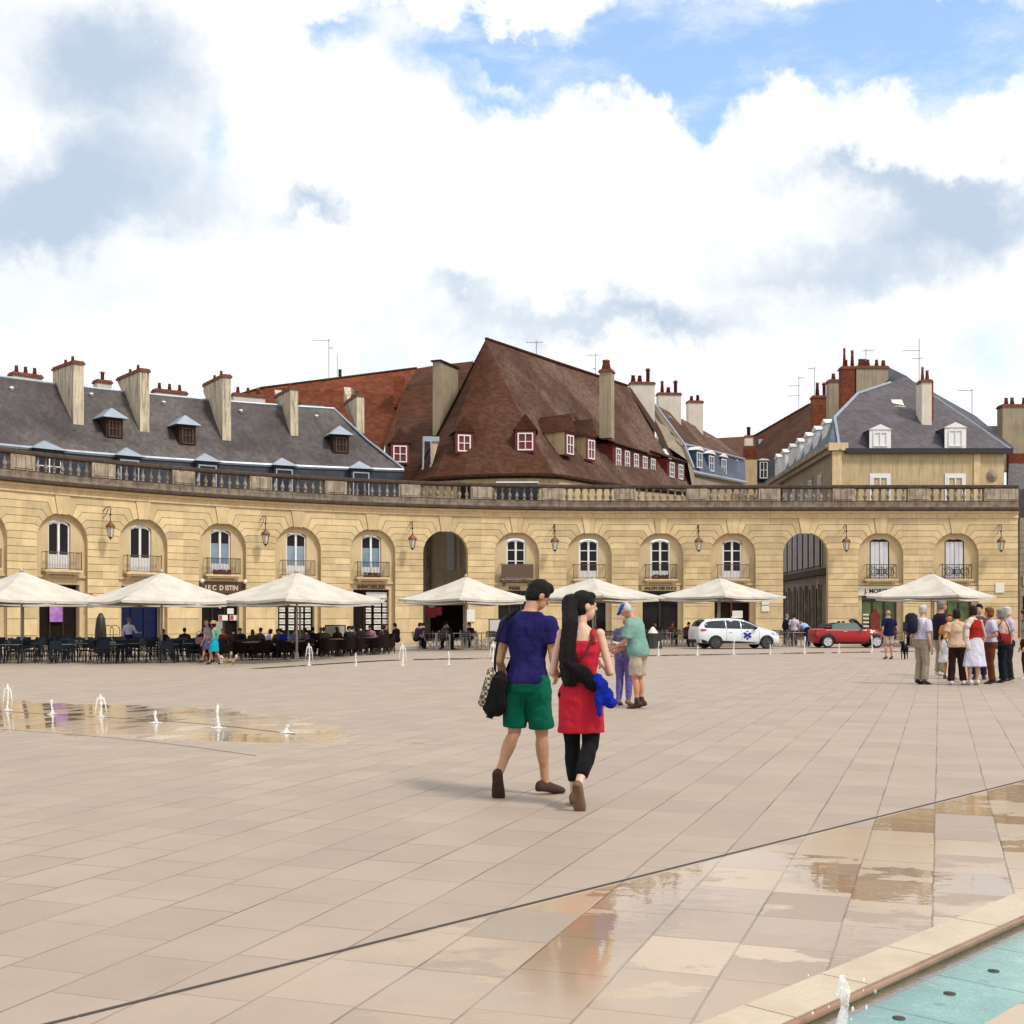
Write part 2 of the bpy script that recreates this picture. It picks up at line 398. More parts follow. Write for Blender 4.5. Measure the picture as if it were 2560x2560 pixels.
outer = [Vector(p) for p in ((-3, -60, 0), (420, -60, 0), (420, 700, 0), (-3, 700, 0))]
tri = tessellate_polygon([outer, hole]); allp = outer + hole
mb.add(allp, [tuple(x) for x in tri])
# earth below so that the sheet has a body round the channel
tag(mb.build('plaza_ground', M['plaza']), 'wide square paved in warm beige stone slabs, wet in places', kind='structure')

mb = MB()
zz = .003
w_ = .012
for k in range(40):
    a0, a1 = -8 + k * .9, -8 + (k + 1) * .9 - .004
    q = [Vector((0, 0))] * 4
    pts = []
    for a_, s_ in ((a0, -w_), (a1, -w_), (a1, w_), (a0, w_)):
        q = Vector((dB.x, dB.y)) + DR_D * a_ + DR_N * s_
        pts.append((q.x, q.y, gz(q.x) + zz))
    mb.add(pts, [(0, 1, 2, 3)])
for (A, B, n0) in ((G(0, 1823), G(640, 1890), .007), (G(-30, 1774), G(740, 1836), .014)):
    d = Vector((B.x - A.x, B.y - A.y)); L = d.length; d.normalize(); nn = Vector((-d.y, d.x))
    for k in range(14):
        pts = []
        for a_, s_ in ((L * k / 14, -n0), (L * (k + 1) / 14, -n0), (L * (k + 1) / 14, n0), (L * k / 14, n0)):
            q = Vector((A.x, A.y)) + d * a_ + nn * s_; pts.append((q.x, q.y, gz(q.x) + zz))
        mb.add(pts, [(0, 1, 2, 3)])
tag(mb.build('drain_channel', M['drain']), 'thin dark slot drain crossing the paving diagonally', kind='structure')

# basin: walls, turquoise bed slabs, water, nozzles, kerb
def bed_material():
    m, t, b = newmat('turquoise_bed')
    pos = t.n('ShaderNodeNewGeometry').outputs['Position']
    n1 = t.noise(pos, 3.5, 5, .6); n2 = t.noise(pos, 14, 4, .65)
    c = t.mix(t.step(n1, .35, .65), (.11, .31, .275), (.18, .41, .36))
    c = t.mix(t.m('MULTIPLY', t.step(n2, .56, .72), .55), c, (.42, .60, .50))
    t.put(b.inputs['Base Color'], c); b.inputs['Roughness'].default_value = .5
    return m
M['bed'] = bed_material()
def water_material():
    m, t, b = newmat('clear_water')
    pos = t.n('ShaderNodeNewGeometry').outputs['Position']
    b.inputs['Base Color'].default_value = (.86, .97, .96, 1); b.inputs['Roughness'].default_value = .03
    b.inputs['Transmission Weight'].default_value = 1; b.inputs['IOR'].default_value = 1.33
    h = t.m('ADD', t.noise(pos, 9, 4, .6), t.m('MULTIPLY', t.noise(pos, 30, 3, .6), .4))
    t.put(b.inputs['Normal'], t.bump(h, .2, .012))
    # thin sheet of water lets the daylight through to the bed
    nt = m.node_tree; tr = t.n('ShaderNodeBsdfTransparent'); tr.inputs[0].default_value = (.87, .95, .91, 1)
    gl = t.n('ShaderNodeBsdfGlossy'); gl.inputs['Roughness'].default_value = .04; nt.links.new(b.inputs['Normal'].links[0].from_socket, gl.inputs['Normal'])
    fr = t.n('ShaderNodeFresnel'); fr.inputs[0].default_value = 1.33; nt.links.new(b.inputs['Normal'].links[0].from_socket, fr.inputs['Normal'])
    mx = t.n('ShaderNodeMixShader'); t.put(mx.inputs[0], t.m('MULTIPLY', fr.outputs[0], .45)); nt.links.new(tr.outputs[0], mx.inputs[1]); nt.links.new(gl.outputs[0], mx.inputs[2])
    nt.links.new(mx.outputs[0], nt.nodes['Material Output'].inputs[0])
    return m
M['water'] = water_material()
mb = MB(); n = len(hole); Zb = -.075
for i in range(n):
    a, b_ = hole[i], hole[(i + 1) % n]
    mb.add([a, b_, b_ + Vector((0, 0, -.2)), a + Vector((0, 0, -.2))], [(0, 1, 2, 3)])
tag(mb.build('basin_wall', M['lip']), 'inner sides of the sunken turquoise water channel', kind='structure')
mb = MB(); k = 0.0; g = .006
edges = [0, 1.0, 2.05, 2.62, 3.1, 3.62, 4.2, 4.8, 5.4, 6.2, 7.0]
for i in range(len(edges) - 1):
    mb.box(edges[i] + g, edges[i + 1] - g, -.05, .55, Zb - .05, Zb, Frame((B0.x, B0.y, 0), math.atan2(BD.y, BD.x)) if False else (lambda x, y, z: bp(x, y, z)))
tag(mb.build('basin_bed', M['bed']), 'turquoise slabs on the floor of the narrow water channel', kind='structure')
mb = MB(); mb.box(0, 7.0, -.1, .75, Zb - .08, Zb - .052, lambda x, y, z: bp(x, y, z))
tag(mb.build('basin_floor', M['drain']), 'dark joint bed under the turquoise slabs', kind='structure')
mb = MB(); h2 = [Vector((p.x, p.y, -.026)) for p in hole]; mb.add(h2, [tuple(x) for x in tessellate_polygon([h2])])
tag(mb.build('basin_water', M['water']), 'shallow rippling water in the turquoise channel', kind='structure')
mb = MB()
ks = [0, 1.0, 2.0, 2.52, 3.06, 3.62, 4.2, 4.9, LEN_B]
for i in range(len(ks) - 1):
    mb.box(ks[i] + .004, ks[i + 1] - .004, -.235, -.02, .001, .006, lambda x, y, z: bp(x, y, z))
kk = mb.build('basin_kerb', M['kerb']); tag(kk, 'pale wet kerb slabs bordering the water channel', kind='structure')
mb = MB(); mb.tube([bp(0, -.004, -.010), bp(LEN_B * .5, -.004, -.010), bp(LEN_B, -.004, -.010)], .0155, 8)
mb.build('bullnose', M['lip'], kk, True)
mb = MB()
for px, py in ((2484, 2421), (2374, 2477), (2247, 2538), (2090, 2590)):
    q = G(px, py)
    tag(MB().lathe([(.0, .0495), (.024, .0495), (.024, .052), (.012, .055), (0, .055)], 14, c=(q.x * 1.01, q.y * 1.01, Zb)).build('nozzle', M['drain'], None, True),
        'round black water nozzle set in the turquoise channel bed', 'nozzle', 'nozzles in the turquoise channel')

# water jets
def spray_material():
    m, t, b = newmat('spray')
    tc = t.n('ShaderNodeTexCoord').outputs['Object']
    b.inputs['Base Color'].default_value = (.93, .95, .95, 1); b.inputs['Roughness'].default_value = .12
    b.inputs['IOR'].default_value = 1.33; b.inputs['Subsurface Weight'].default_value = .4; b.inputs['Subsurface Radius'].default_value = (.1, .1, .1)
    t.put(b.inputs['Alpha'], t.m('MULTIPLY_ADD', t.step(t.noise(tc, 26, 3, .6), .38, .6), .5, .17))
    return m
M['spray'] = spray_material()
def water_jet(pos, h, label, kind, seed):
    r = random.Random(seed); mb = MB()
    k = max(.55, h)
    pts, rad = [], []
    n = 9; ph = r.random() * 6
    for i in range(n):
        f = i / (n - 1)
        pts.append((pos.x + .018 * k * math.sin(ph + 5 * f), pos.y, pos.z + .004 + h * f))
        rad.append((.035 + .055 * (1 - f) ** 2 + .030 * math.sin(f * 9 + ph) ** 2 * f + (.030 if .72 < f < .95 else 0)) * k * .52)
    rad[-1] = .012 * k
    mb.tube(pts, rad, 8)
    mb.lathe([(0, .004), (.20 * k, .004), (.17 * k, .008), (.09 * k, .012), (.05 * k, .03), (0, .03)], 14, c=pos)
    for i in range(34):
        a = r.random() * 6.28; f = r.random() ** .7; q = abs(r.gauss(0, .11)) * k * (.5 + (1 - abs(f - .6)))
        rr = (.003 + r.random() * .008) * (.6 + k * .5) * min(1, .25 + h)
        mb.ell((pos.x + math.cos(a) * q, pos.y + math.sin(a) * q, pos.z + max(.02, f * h * 1.02)), rr, rr, rr * (1.2 + r.random()), 6, 4)
    if kind == 'fan':
        for sgn in (-1, 1):
            c = [(pos.x + sgn * k * .17 * f, pos.y, pos.z + h * (.72 + .22 * math.sin(f * 3.1) - .55 * f * f)) for f in [i / 7 for i in range(8)]]
            mb.tube(c, [.018 * k, .022 * k, .026 * k, .028 * k, .027 * k, .022 * k, .016 * k, .008 * k], 6)
    return tag(mb.build('water_jet', M['spray'], None, True), label, 'fountain jet', 'water jets rising from the paving')
LJ = [(19, 1776, 67, 'fan', 'tall forked water jet at the far left of the wet oval'), (130, 1786, 37, 'col', 'short water jet beside the tall forked one in the wet oval'),
      (252, 1793, 58, 'fan', 'splashing jet with falling arms midway along the left puddle'), (389, 1807, 30, 'col', 'low thin jet between two taller ones in the left puddle'),
      (545, 1820, 60, 'col', 'thick bulging jet with white foam at its foot in the left puddle'), (717, 1832, 21, 'col', 'smallest jet at the right tip of the left puddle')]
for i, (px, py, h, k, lb) in enumerate(LJ):
    q = G(px, py); water_jet(q, h * q.y / F, lb, k, i)
RL = ['forked white jet in front of the black wicker terrace', 'short jet between two forked ones before the estate agency', 'tall pointed jet before the IMMOBILIER shop', 'thin wavy jet before the open archway',
      'curling jet just left of the man with the messenger bag', 'bottle shaped jet right of the man in the cap', 'short jet under the rear wheel of the white car', 'tall thin jet before the white car door',
      'stubby jet by the front wheel of the white car', 'pointed jet behind the red convertible', 'low jet under the door of the red convertible', 'jet before the front wheel of the red convertible']
for i, (px, py, h) in enumerate(ROW_PX):
    q = G(px, py); water_jet(q, h * q.y / F, RL[i], 'fan' if h > 50 else 'col', 20 + i)
q = G(2105, 2572); water_jet(Vector((q.x, q.y, -.05)), .235, 'nearest water jet bubbling up from the turquoise channel', 'col', 77)
# ------------------------------------------------------------------ the curved arcade building
FC, FR, FY = Vector((8.0, 41.1)), 42.5, 83.6
def curve(s):
    if s >= 0: return Vector((8 + s, FY)), Vector((0, -1)), 0.0
    a = -s / FR
    return FC + Vector((-math.sin(a), math.cos(a))) * FR, Vector((math.sin(a), -math.cos(a))), a
def bend(s, n, z):
    p, nn, a = curve(s); q = p + nn * n
    return Vector((q.x, q.y, z))
def s_at(px, n=0.0):
    lo, hi = -75.0, 60.0
    for _ in range(50):
        mid = (lo + hi) / 2; q = bend(mid, n, 0)
        v = 1280 + F * q.x / q.y if q.y > 1 else -9e9
        if v < px: lo = mid
        else: hi = mid
    return (lo + hi) / 2
def bframe(s, n=0.0, z=0.0):
    return Frame(bend(s, n, z), curve(s)[2])

CEN = [-255, -48, 156, 358, 556.5, 745, 931.5, 1114, 1292, 1473, 1652, 1832.5, 2014, 2202, 2390]
SC_ = [s_at(p) for p in CEN]
OPEN = {7, 12}
S_END = s_at(2545)
BND = [SC_[0] - 2.45] + [(SC_[i] + SC_[i + 1]) / 2 for i in range(len(SC_) - 1)] + [S_END]
RA, ZS, ZT = 1.52, 5.75, 8.25
M['stone'] = mat('golden_limestone', (.60, .465, .265), .85, .16, 1.3, col2=(.50, .375, .205), bump=.35, bscale=18, island=.15, streak=.1)
M['stone_in'] = mat('golden_limestone_infill', (.56, .435, .255), .85, .14, 1.0, col2=(.48, .365, .205), bump=.25, bscale=14, streak=.12)
M['joint'] = mat('dirty_joint', (.30, .20, .10), .9, .3, 3)
M['cream'] = mat('cornice_stone', (.66, .50, .29), .8, .14, 1.5, col2=(.55, .40, .22), bump=.2, bscale=12, streak=.25)
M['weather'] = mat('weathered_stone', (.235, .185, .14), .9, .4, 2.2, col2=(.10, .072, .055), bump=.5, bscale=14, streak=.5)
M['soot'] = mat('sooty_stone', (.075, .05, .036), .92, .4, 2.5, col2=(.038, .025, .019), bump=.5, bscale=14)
M['baluster'] = mat('baluster_stone', (.32, .265, .205), .9, .55, 2.0, col2=(.09, .068, .054), bump=.4, bscale=18, streak=.4)
M['die'] = mat('die_stone', (.40, .33, .255), .9, .35, 1.6, col2=(.19, .145, .11), bump=.4, bscale=14, streak=.75)
M['white'] = mat('white_paint', (.72, .72, .73), .5, .08, 6)
M['shutter'] = mat('white_shutter', (.66, .64, .68), .55, .1, 5, streak=.2)
M['glass'] = mat('dark_window_glass', (.016, .012, .012), .06, .3, .8, spec=.16)
M['glass_blue'] = mat('curtained_glass', (.20, .28, .34), .08, .25, .6, col2=(.10, .15, .20), spec=.55)
M['iron'] = mat('black_iron', (.025, .023, .022), .45, .2, 20)
M['iron_brown'] = mat('brown_iron', (.12, .075, .045), .5, .2, 20)
M['dark_in'] = mat('dark_interior', (.014, .009, .008), .8, .5, 1.5, spec=.1)
M['zinc'] = mat('zinc_sheet', (.33, .38, .45), .42, .2, 2, metal=.35)
M['copper'] = mat('lamp_copper', (.20, .085, .04), .5, .35, 12, metal=.4)
M['lampglass'] = mat('lamp_glass', (.62, .58, .50), .08, .15, 9, spec=.6)

arc_b = thing('arcade_building', 'long curved golden limestone arcade with round arches and balustrade', 'building', bend(SC_[7], 0, 0))
blocks, joint, infill, reveal = MB(), MB(), MB(), MB()
GAP, DEP = .028, .06
def arcpts(a0, a1, n, r=RA):
    return [(r * math.cos(R(a0 + (a1 - a0) * i / n)), ZS + r * math.sin(R(a0 + (a1 - a0) * i / n))) for i in range(n + 1)]
def put_poly(mb, c, sg, poly, n0, n1):
    """polygon in the wall plane (offset from bay centre c, height), between depths n0 (front) and n1"""
    pts = [(c + sg * x, z) for x, z in poly]; k = len(pts)
    tri = tessellate_polygon([[Vector((x, z, 0)) for x, z in pts]])
    vs = [bend(x, n0, z) for x, z in pts] + [bend(x, n1, z) for x, z in pts]
    mb.add(vs, [tuple(t) for t in tri] + [(i, (i + 1) % k, (i + 1) % k + k, i + k) for i in range(k)])
def half_bay(c, sg, hb, isopen):
    T = .41; g = GAP / 2
    # backing (recessed joint plane)
    outl = [(RA + .03, -.4), (hb, -.4), (hb, ZT), (0, ZT), (0, ZS + RA + .03)] + [(x, z) for x, z in arcpts(88, 2, 12, RA + .03)]
    tri = tessellate_polygon([[Vector((x, z, 0)) for x, z in outl]])
    joint.add([bend(c + sg * x, -DEP, z) for x, z in outl], [tuple(t) for t in tri])
    # straight courses of the pier
    zs = [0, .62, 1.5, 2.35, 2.66, 3.07, 3.48, 3.89, 4.30, 4.71, 5.12, 5.43, ZS]
    zs = [-.4, .55, 1.45, 2.3] + [ZS - T * k for k in range(8, -1, -1)]
    for a, b in zip(zs[:-1], zs[1:]):
        put_poly(blocks, c, sg, [(RA, a + g), (hb, a + g), (hb, b - g), (RA, b - g)], 0, -DEP)
    # voussoirs with ears that run into the horizontal courses
    TH = [0, 13.5, 27, 40.5, 54, 67, 79]
    def bendpt(j):
        th = R(TH[j]); r = min((T * j) / math.sin(th) if j else RA, (ZT - ZS) / math.sin(th) if j else 9)
        return r
    for j in range(6):
        a0, a1 = TH[j], TH[j + 1]
        d0 = math.degrees(g / RA)
        poly = arcpts(a0 + d0, a1 - d0, 3)
        z1 = ZS + T * (j + 1)
        def ray(th, z=None, off=0.0, sgn=1):
            # end of the radial joint at angle th where it meets height z, moved sideways by off
            r = (z - ZS) / math.sin(R(th)); return (r * math.cos(R(th)) - sgn * off * math.sin(R(th)), z)
        if z1 < ZT - .05:
            x1, zz1 = ray(a1, z1, g, -1); poly += [(x1, z1 - g), (hb, z1 - g)]
        else:
            x1, zz1 = ray(a1, ZT, g, -1); poly += [(x1, ZT)]
            if j == 5 and ZS + T * j < ZT - .05: poly += [(hb, ZT)]
            elif ZS + T * j < ZT - .05: poly += [(hb, ZT)]
        if j == 0: poly += [(hb, ZS + g)]
        else:
            z0 = ZS + T * j
            if z0 < ZT - .05:
                x0, _ = ray(a0, z0, g, 1); poly += [(hb, z0 + g), (x0 - .0, z0 + g)]
            else:
                x0, _ = ray(a0, ZT, g, 1); poly += [(x0, ZT)]
        put_poly(blocks, c, sg, poly, 0, -DEP)
    # keystone half, a little proud
    k0 = 79 + math.degrees(g / RA); xk = (ZT - ZS) / math.tan(R(79)) - g
    put_poly(blocks, c, sg, [(x, z - .06) for x, z in arcpts(k0, 90, 2)] + [(0, ZT), (xk, ZT)], .05, -DEP)
for i, c in enumerate(SC_):
    for sg in (-1, 1):
        hb = abs((BND[i + 1] if sg > 0 else BND[i]) - c)
        half_bay(c, sg, hb, i in OPEN)
    dep = .5 if i in OPEN else .30
    # arch soffit and jambs
    line = [(RA, -.4), (RA, ZS)] + arcpts(6, 174, 22) + [(-RA, ZS), (-RA, -.4)]
    for (x0, z0), (x1, z1) in zip(line[:-1], line[1:]):
        reveal.add([bend(c + x0, -DEP * .3, z0), bend(c + x1, -DEP * .3, z1), bend(c + x1, -dep, z1), bend(c + x0, -dep, z0)], [(0, 1, 2, 3)])
    if i in OPEN: continue
    W, ZB, ZC = .66, 4.16, 6.62
    outer = [(-RA, -.4), (RA, -.4), (RA, ZS)] + arcpts(6, 174, 18) + [(-RA, ZS)]
    win = [(-W, ZB), (W, ZB), (W, ZC)] + [(W * math.cos(R(a)), ZC + .24 * math.sin(R(a))) for a in range(20, 180, 20)] + [(-W, ZC)]
    shp = [(-1.2, .02), (1.2, .02), (1.2, 3.35), (-1.2, 3.35)]
    loops = [[Vector((x, z, 0)) for x, z in L] for L in (outer, win, shp)]
    flat = [p for L in loops for p in L]
    infill.add([bend(c + p.x, -.30, p.y) for p in flat], [tuple(t) for t in tessellate_polygon(loops)])
    for L, dp in ((win, .22), (shp, .45)):
        k = len(L)
        for q in range(k):
            (x0, z0), (x1, z1) = L[q], L[(q + 1) % k]
            infill.add([bend(c + x0, -.30, z0), bend(c + x1, -.30, z1), bend(c + x1, -.30 - dp, z1), bend(c + x0, -.30 - dp, z0)], [(0, 1, 2, 3)])
    fr = bframe(c)
    infill.box(-RA, RA, .16, .30, 3.72, 3.86, fr)          # string course under the window
    infill.build('arch_infill', M['stone_in'], arc_b); infill = MB()
blocks.build('rusticated_wall', M['stone'], arc_b)
joint.build('wall_joint', M['joint'], arc_b)
reveal.build('arch_soffit', M['stone_in'], arc_b)
def sweep(name, prof, m, s0=BND[0], s1=S_END, step=1.2, parent=arc_b, endcap=True):
    n = int((s1 - s0) / step); mb = MB()
    mb.loft([[bend(s0 + (s1 - s0) * i / n, a, z) for a, z in prof] for i in range(n + 1)])
    return mb.build(name, m, parent)
sweep('cornice', [(-.1, 8.25), (.10, 8.25), (.10, 8.33), (.05, 8.37), (.05, 8.52), (.14, 8.56), (.22, 8.70), (-.1, 8.70)], M['cream'])
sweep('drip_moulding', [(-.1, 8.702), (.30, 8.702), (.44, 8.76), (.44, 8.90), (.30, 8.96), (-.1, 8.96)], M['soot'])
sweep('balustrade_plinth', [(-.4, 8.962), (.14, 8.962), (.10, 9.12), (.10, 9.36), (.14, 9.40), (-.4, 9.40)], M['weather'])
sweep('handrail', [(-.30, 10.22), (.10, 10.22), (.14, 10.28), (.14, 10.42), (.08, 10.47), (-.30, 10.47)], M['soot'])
mb = MB()
n = 90
for i in range(n):
    a, b = BND[0] + (S_END - BND[0]) * i / n, BND[0] + (S_END - BND[0]) * (i + 1) / n
    mid = (a + b) / 2; deep = -9.0
    for k in OPEN:
        if abs(mid - SC_[k]) < 1.9: deep = -.6
    mb.add([bend(a, -.2, 9.0), bend(b, -.2, 9.0), bend(b, deep, 9.0), bend(a, deep, 9.0)], [(0, 1, 2, 3)])
mb.build('roof_terrace', M['weather'], arc_b)
# block ends: side walls where the two streets pass, and the right-hand return
for k in OPEN:
    for sg in (-1, 1):
        mb = MB(); x = SC_[k] + sg * (RA + .32)
        if k == 12 and sg > 0: x += 1.1
        a_ = bend(x, -.5, -.4); b_ = a_ + Vector((0, 9, 0)) if k == 7 else bend(x, -9, -.4); U = Vector((0, 0, 9.4))
        mb.add([a_, b_, b_ + U, a_ + U], [(0, 1, 2, 3)])
        mb.add([bend(SC_[k] + sg * RA, -.5, -.4), a_, a_ + U, bend(SC_[k] + sg * RA, -.5, 9)], [(0, 1, 2, 3)]); mb.build('side_wall', M['stone_in'], arc_b)
mb = MB(); mb.add([bend(S_END, 0, 0), bend(S_END, -9, 0), bend(S_END, -9, 8.25), bend(S_END, 0, 8.25)], [(0, 1, 2, 3)])
mb.build('side_wall', M['stone_in'], arc_b)
# balustrade: dies over the piers, seven balusters in each opening
bprof = [(.10, 0), (.10, .06), (.065, .09), (.075, .14), (.125, .24), (.13, .30), (.085, .42), (.05, .50), (.06, .53), (.06, .56), (.05, .60), (.07, .68), (.085, .72), (.10, .75), (.10, .82), (0, .82)]
bprof = [(0, 0)] + bprof
for i in range(len(BND)):
    c = BND[i]; w = .72
    if i == len(BND) - 1: c = BND[i] - 1.15; w = 1.15
    d = MB(); d.box(-w, w, -.10, .32, 9.402, 10.218, bframe(c)); d.box(-w + .12, w - .12, -.14, -.102, 9.50, 10.12, bframe(c))
    d.build('balustrade_pier', M['die'], arc_b)
    if i < len(BND) - 1:
        a, b = BND[i] + .72, (BND[i + 1] - .72 if i < len(BND) - 2 else BND[i + 1] - 2.3)
        if i == 0: continue
        for k in range(7):
            s = a + (b - a) * (k + .5) / 7
            MB().lathe(bprof, 10, c=bend(s, -.10, 9.40)).build('baluster', M['baluster'], arc_b, True)

# windows and balconies
def french_window(fr, parent, z0, w, h, rows, mpane, mwhite, panel=.0, arch=.2):
    """two leaves with rows of panes, a low solid panel, in front of a pane sheet"""
    f = MB(); t_ = .075
    top = lambda x: z0 + h - arch * (abs(x) / w) ** 2
    f.box(-w, -w + t_, .40, .47, z0, top(w) , fr); f.box(w - t_, w, .40, .47, z0, top(w), fr)
    f.box(-.065, .065, .385, .47, z0, z0 + h - .01, fr)
    for sg in (-1, 1):
        for i in range(5):
            x0, x1 = sg * (.065 + (w - .065) * i / 5), sg * (.065 + (w - .065) * (i + 1) / 5)
            za, zb = top(x0), top(x1)
            f.add([fr(x0, .40, za - .09), fr(x1, .40, zb - .09), fr(x1, .40, zb), fr(x0, .40, za), fr(x0, .47, za - .09), fr(x1, .47, zb - .09), fr(x1, .47, zb), fr(x0, .47, za)],
                  [(0, 1, 2, 3), (7, 6, 5, 4), (0, 4, 5, 1), (2, 6, 7, 3)])
        a, b = (sg * .065, sg * (w - t_)) if sg > 0 else (sg * (w - t_), sg * .065)
        f.box(a, b, .41, .468, z0, z0 + .09 + panel, fr)
        for r_ in range(1, rows):
            zz = z0 + panel + (h - panel) * r_ / rows
            f.box(a, b, .41, .46, zz - .028, zz + .028, fr)
    wo = f.build('window', mwhite, parent)
    p = MB()
    if mpane is M['glass_blue']:
        p.box(-w + .02, w - .02, .475, .49, z0 + h * .70, z0 + h - .05, fr); p.mi = 1; p.box(-w + .02, w - .02, .472, .49, z0 + .02, z0 + h * .70 - .002, fr)
        p.build('pane', [M['glass'], M['glass_blue']], wo)
    else:
        p.box(-w + .02, w - .02, .475, .49, z0 + .02, z0 + h - arch * .6, fr); p.build('pane', mpane, wo)
    return wo
def balcony(fr, parent, style):
    b = MB(); b.box(-1.12, 1.12, -.22, .30, 4.02, 4.12, fr); b.box(-1.0, 1.0, -.12, .30, 3.90, 4.018, fr)
    for sx in (-.85, .85): b.prism([fr(sx - .1, .30, 3.9), fr(sx - .1, -.05, 3.9), fr(sx - .1, .30, 3.62)], fr.x * .2)
    bo = b.build('balcony', M['cream'] if style != 'brown' else M['weather'], parent)
    r = MB(); h = 5.10; mm = M['iron_brown'] if style in ('thin', 'brown') else M['iron']; w = 1.06 if style != 'ornate' else .98
    for z in (4.20, h): r.box(-w, w, -.18, -.145, z - .02, z + .02, fr)
    for sx in (-w, w):
        for z in (4.20, h): r.box(sx - .018, sx + .018, -.145, .30, z - .018, z + .018, fr)
        r.box(sx - .02, sx + .02, -.185, -.14, 4.12, h + .05, fr)
    nb = 22 if style != 'ornate' else 12
    for k in range(1, nb):
        x = -w + 2 * w * k / nb; q = .008 if style == 'thin' else .011
        r.box(x - q, x + q, -.172, -.152, 4.20, h, fr)
    if style == 'brown':
        r.box(-w, w, -.16, -.15, 4.22, h - .04, fr)
    if style == 'ornate':
        for cx in (-.55, 0, .55):
            for rr in (.30, .17):
                pts = [(cx + rr * .8 * math.cos(k * math.pi / 6), -.165, 4.64 + rr * math.sin(k * math.pi / 6)) for k in range(13)]
                r.tube(pts, .022, 4, fr)
        for k in range(5): r.tube([(-.30 + .15 * k, -.19, 4.42), (-.22 + .11 * k, -.2, 4.66), (-.3 + .15 * k, -.19, 4.80)], .03, 4, fr)
        for sx in (-.8, .8): r.tube([(sx - .15, -.165, 4.25), (sx + .1, -.165, 4.5), (sx - .1, -.165, 4.8), (sx + .15, -.165, 5.05)], .018, 4, fr)
    r.build('railing', mm, bo)
    return bo
BSTYLE = {0: 'thin', 1: 'thin', 2: 'thin', 3: 'thin', 4: 'iron', 5: 'thin', 6: 'iron', 8: 'brown', 9: 'thin', 10: 'iron', 11: 'thin', 13: 'ornate', 14: 'ornate'}
M['geranium'] = mat('geranium', (.22, .035, .03), .7, .5, 20, col2=(.07, .08, .03))
for i, c in enumerate(SC_):
    if i in OPEN: continue
    fr = bframe(c)
    if i in (13, 14):
        s_ = MB(); w = .60
        for sg in (-1, 1):
            for k in range(2):
                x0 = sg * (.02 + .29 * k) if sg > 0 else -(.02 + .29 * k) - .27
                s_.bevbox(x0, x0 + .27, .34, .39, 4.16, 6.66, .012, fr)
                for q in range(28): s_.box(x0 + .04, x0 + .23, .332, .345, 4.4 + q * .075, 4.44 + q * .075, fr)
        so_ = s_.build('shutter', M['shutter'], arc_b)
        MB().box(-.65, .65, .46, .5, 4.16, 6.84, fr).build('pane', M['glass'], arc_b)
    elif i in (4, 5, 6): french_window(fr, arc_b, 4.16, .65, 2.68, 1, M['glass_blue'], M['white'], .55)
    elif i <= 3: french_window(fr, arc_b, 4.16, .65, 2.68, 1, M['glass'], M['white'], .75)
    else: french_window(fr, arc_b, 4.16, .62, 2.62, 3, M['glass'], M['white'], .45)
    bo = balcony(fr, arc_b, BSTYLE[i])
    if i in (4, 6, 10):
        f = MB(); r = random.Random(i); f.box(-.6, .5, -.14, .04, 4.13, 4.27, fr)
        for k in range(60): f.ell(fr(-.6 + 1.1 * r.random(), -.1 + .14 * r.random(), 4.27 + .14 * r.random()), .06, .05, .045, 6, 4)
        o = f.build('flower_box', M['geranium'], None); tag(o, {4: 'red flower box on the balcony over the brown café sign', 6: 'red geranium box on the balcony over the IMMOBILIER letters', 10: 'dark flower box on the balcony over SALON DES DUCS'}[i], 'flower box')

# shop fronts
M['board'] = mat('brown_fascia', (.085, .04, .024), .55, .3, 4)
M['navy'] = mat('navy_shop_paint', (.007, .011, .05), .5, .3, 2, spec=.15)
M['darkwood'] = mat('dark_wood', (.035, .019, .014), .6, .4, 6, spec=.15)
M['teal'] = mat('teal_frame', (.035, .075, .085), .5, .3, 4)
M['paper'] = mat('white_card', (.68, .66, .60), .7, .1, 9)
M['print'] = mat('printed_photo', (.24, .24, .23), .6, .7, 9, col2=(.55, .53, .47))
M['purple'] = mat('purple_poster', (.26, .09, .38), .5, .45, 2.2, col2=(.42, .27, .52))
M['black'] = mat('black_letter', (.02, .018, .016), .5, .1, 9)
M['goldletter'] = mat('bronze_letter', (.13, .07, .03), .45, .2, 9)
M['cream_letter'] = mat('cream_letter', (.60, .50, .38), .6, .1, 9)
M['cream_board'] = mat('cream_fascia', (.66, .60, .50), .7, .08, 2)
M['green_disp'] = mat('green_display', (.14, .19, .06), .3, .5, 1.2, col2=(.05, .07, .03))
M['red_disp'] = mat('red_cloth', (.17, .02, .015), .7, .4, 4)
M['red'] = mat('red_sign', (.42, .035, .045), .5, .15, 5)
def shopfront(i, mframe, mglass, doors=3):
    fr = bframe(SC_[i]); f = MB()
    f.box(-1.2, 1.2, .70, .745, .02, 3.34, fr)
    o = f.build('shopfront', mglass, arc_b)
    g = MB()
    for k in range(doors + 1):
        x = -1.2 + 2.4 * k / doors; g.box(max(-1.2, x - .05), min(1.2, x + .05), .62, .70, .02, 3.34, fr)
    g.box(-1.2, 1.2, .60, .70, 2.62, 2.74, fr); g.box(-1.2, 1.2, .60, .70, 3.22, 3.345, fr); g.box(-1.2, 1.2, .60, .70, .02, .32, fr)
    g.build('frame', mframe, o)
    return o, fr
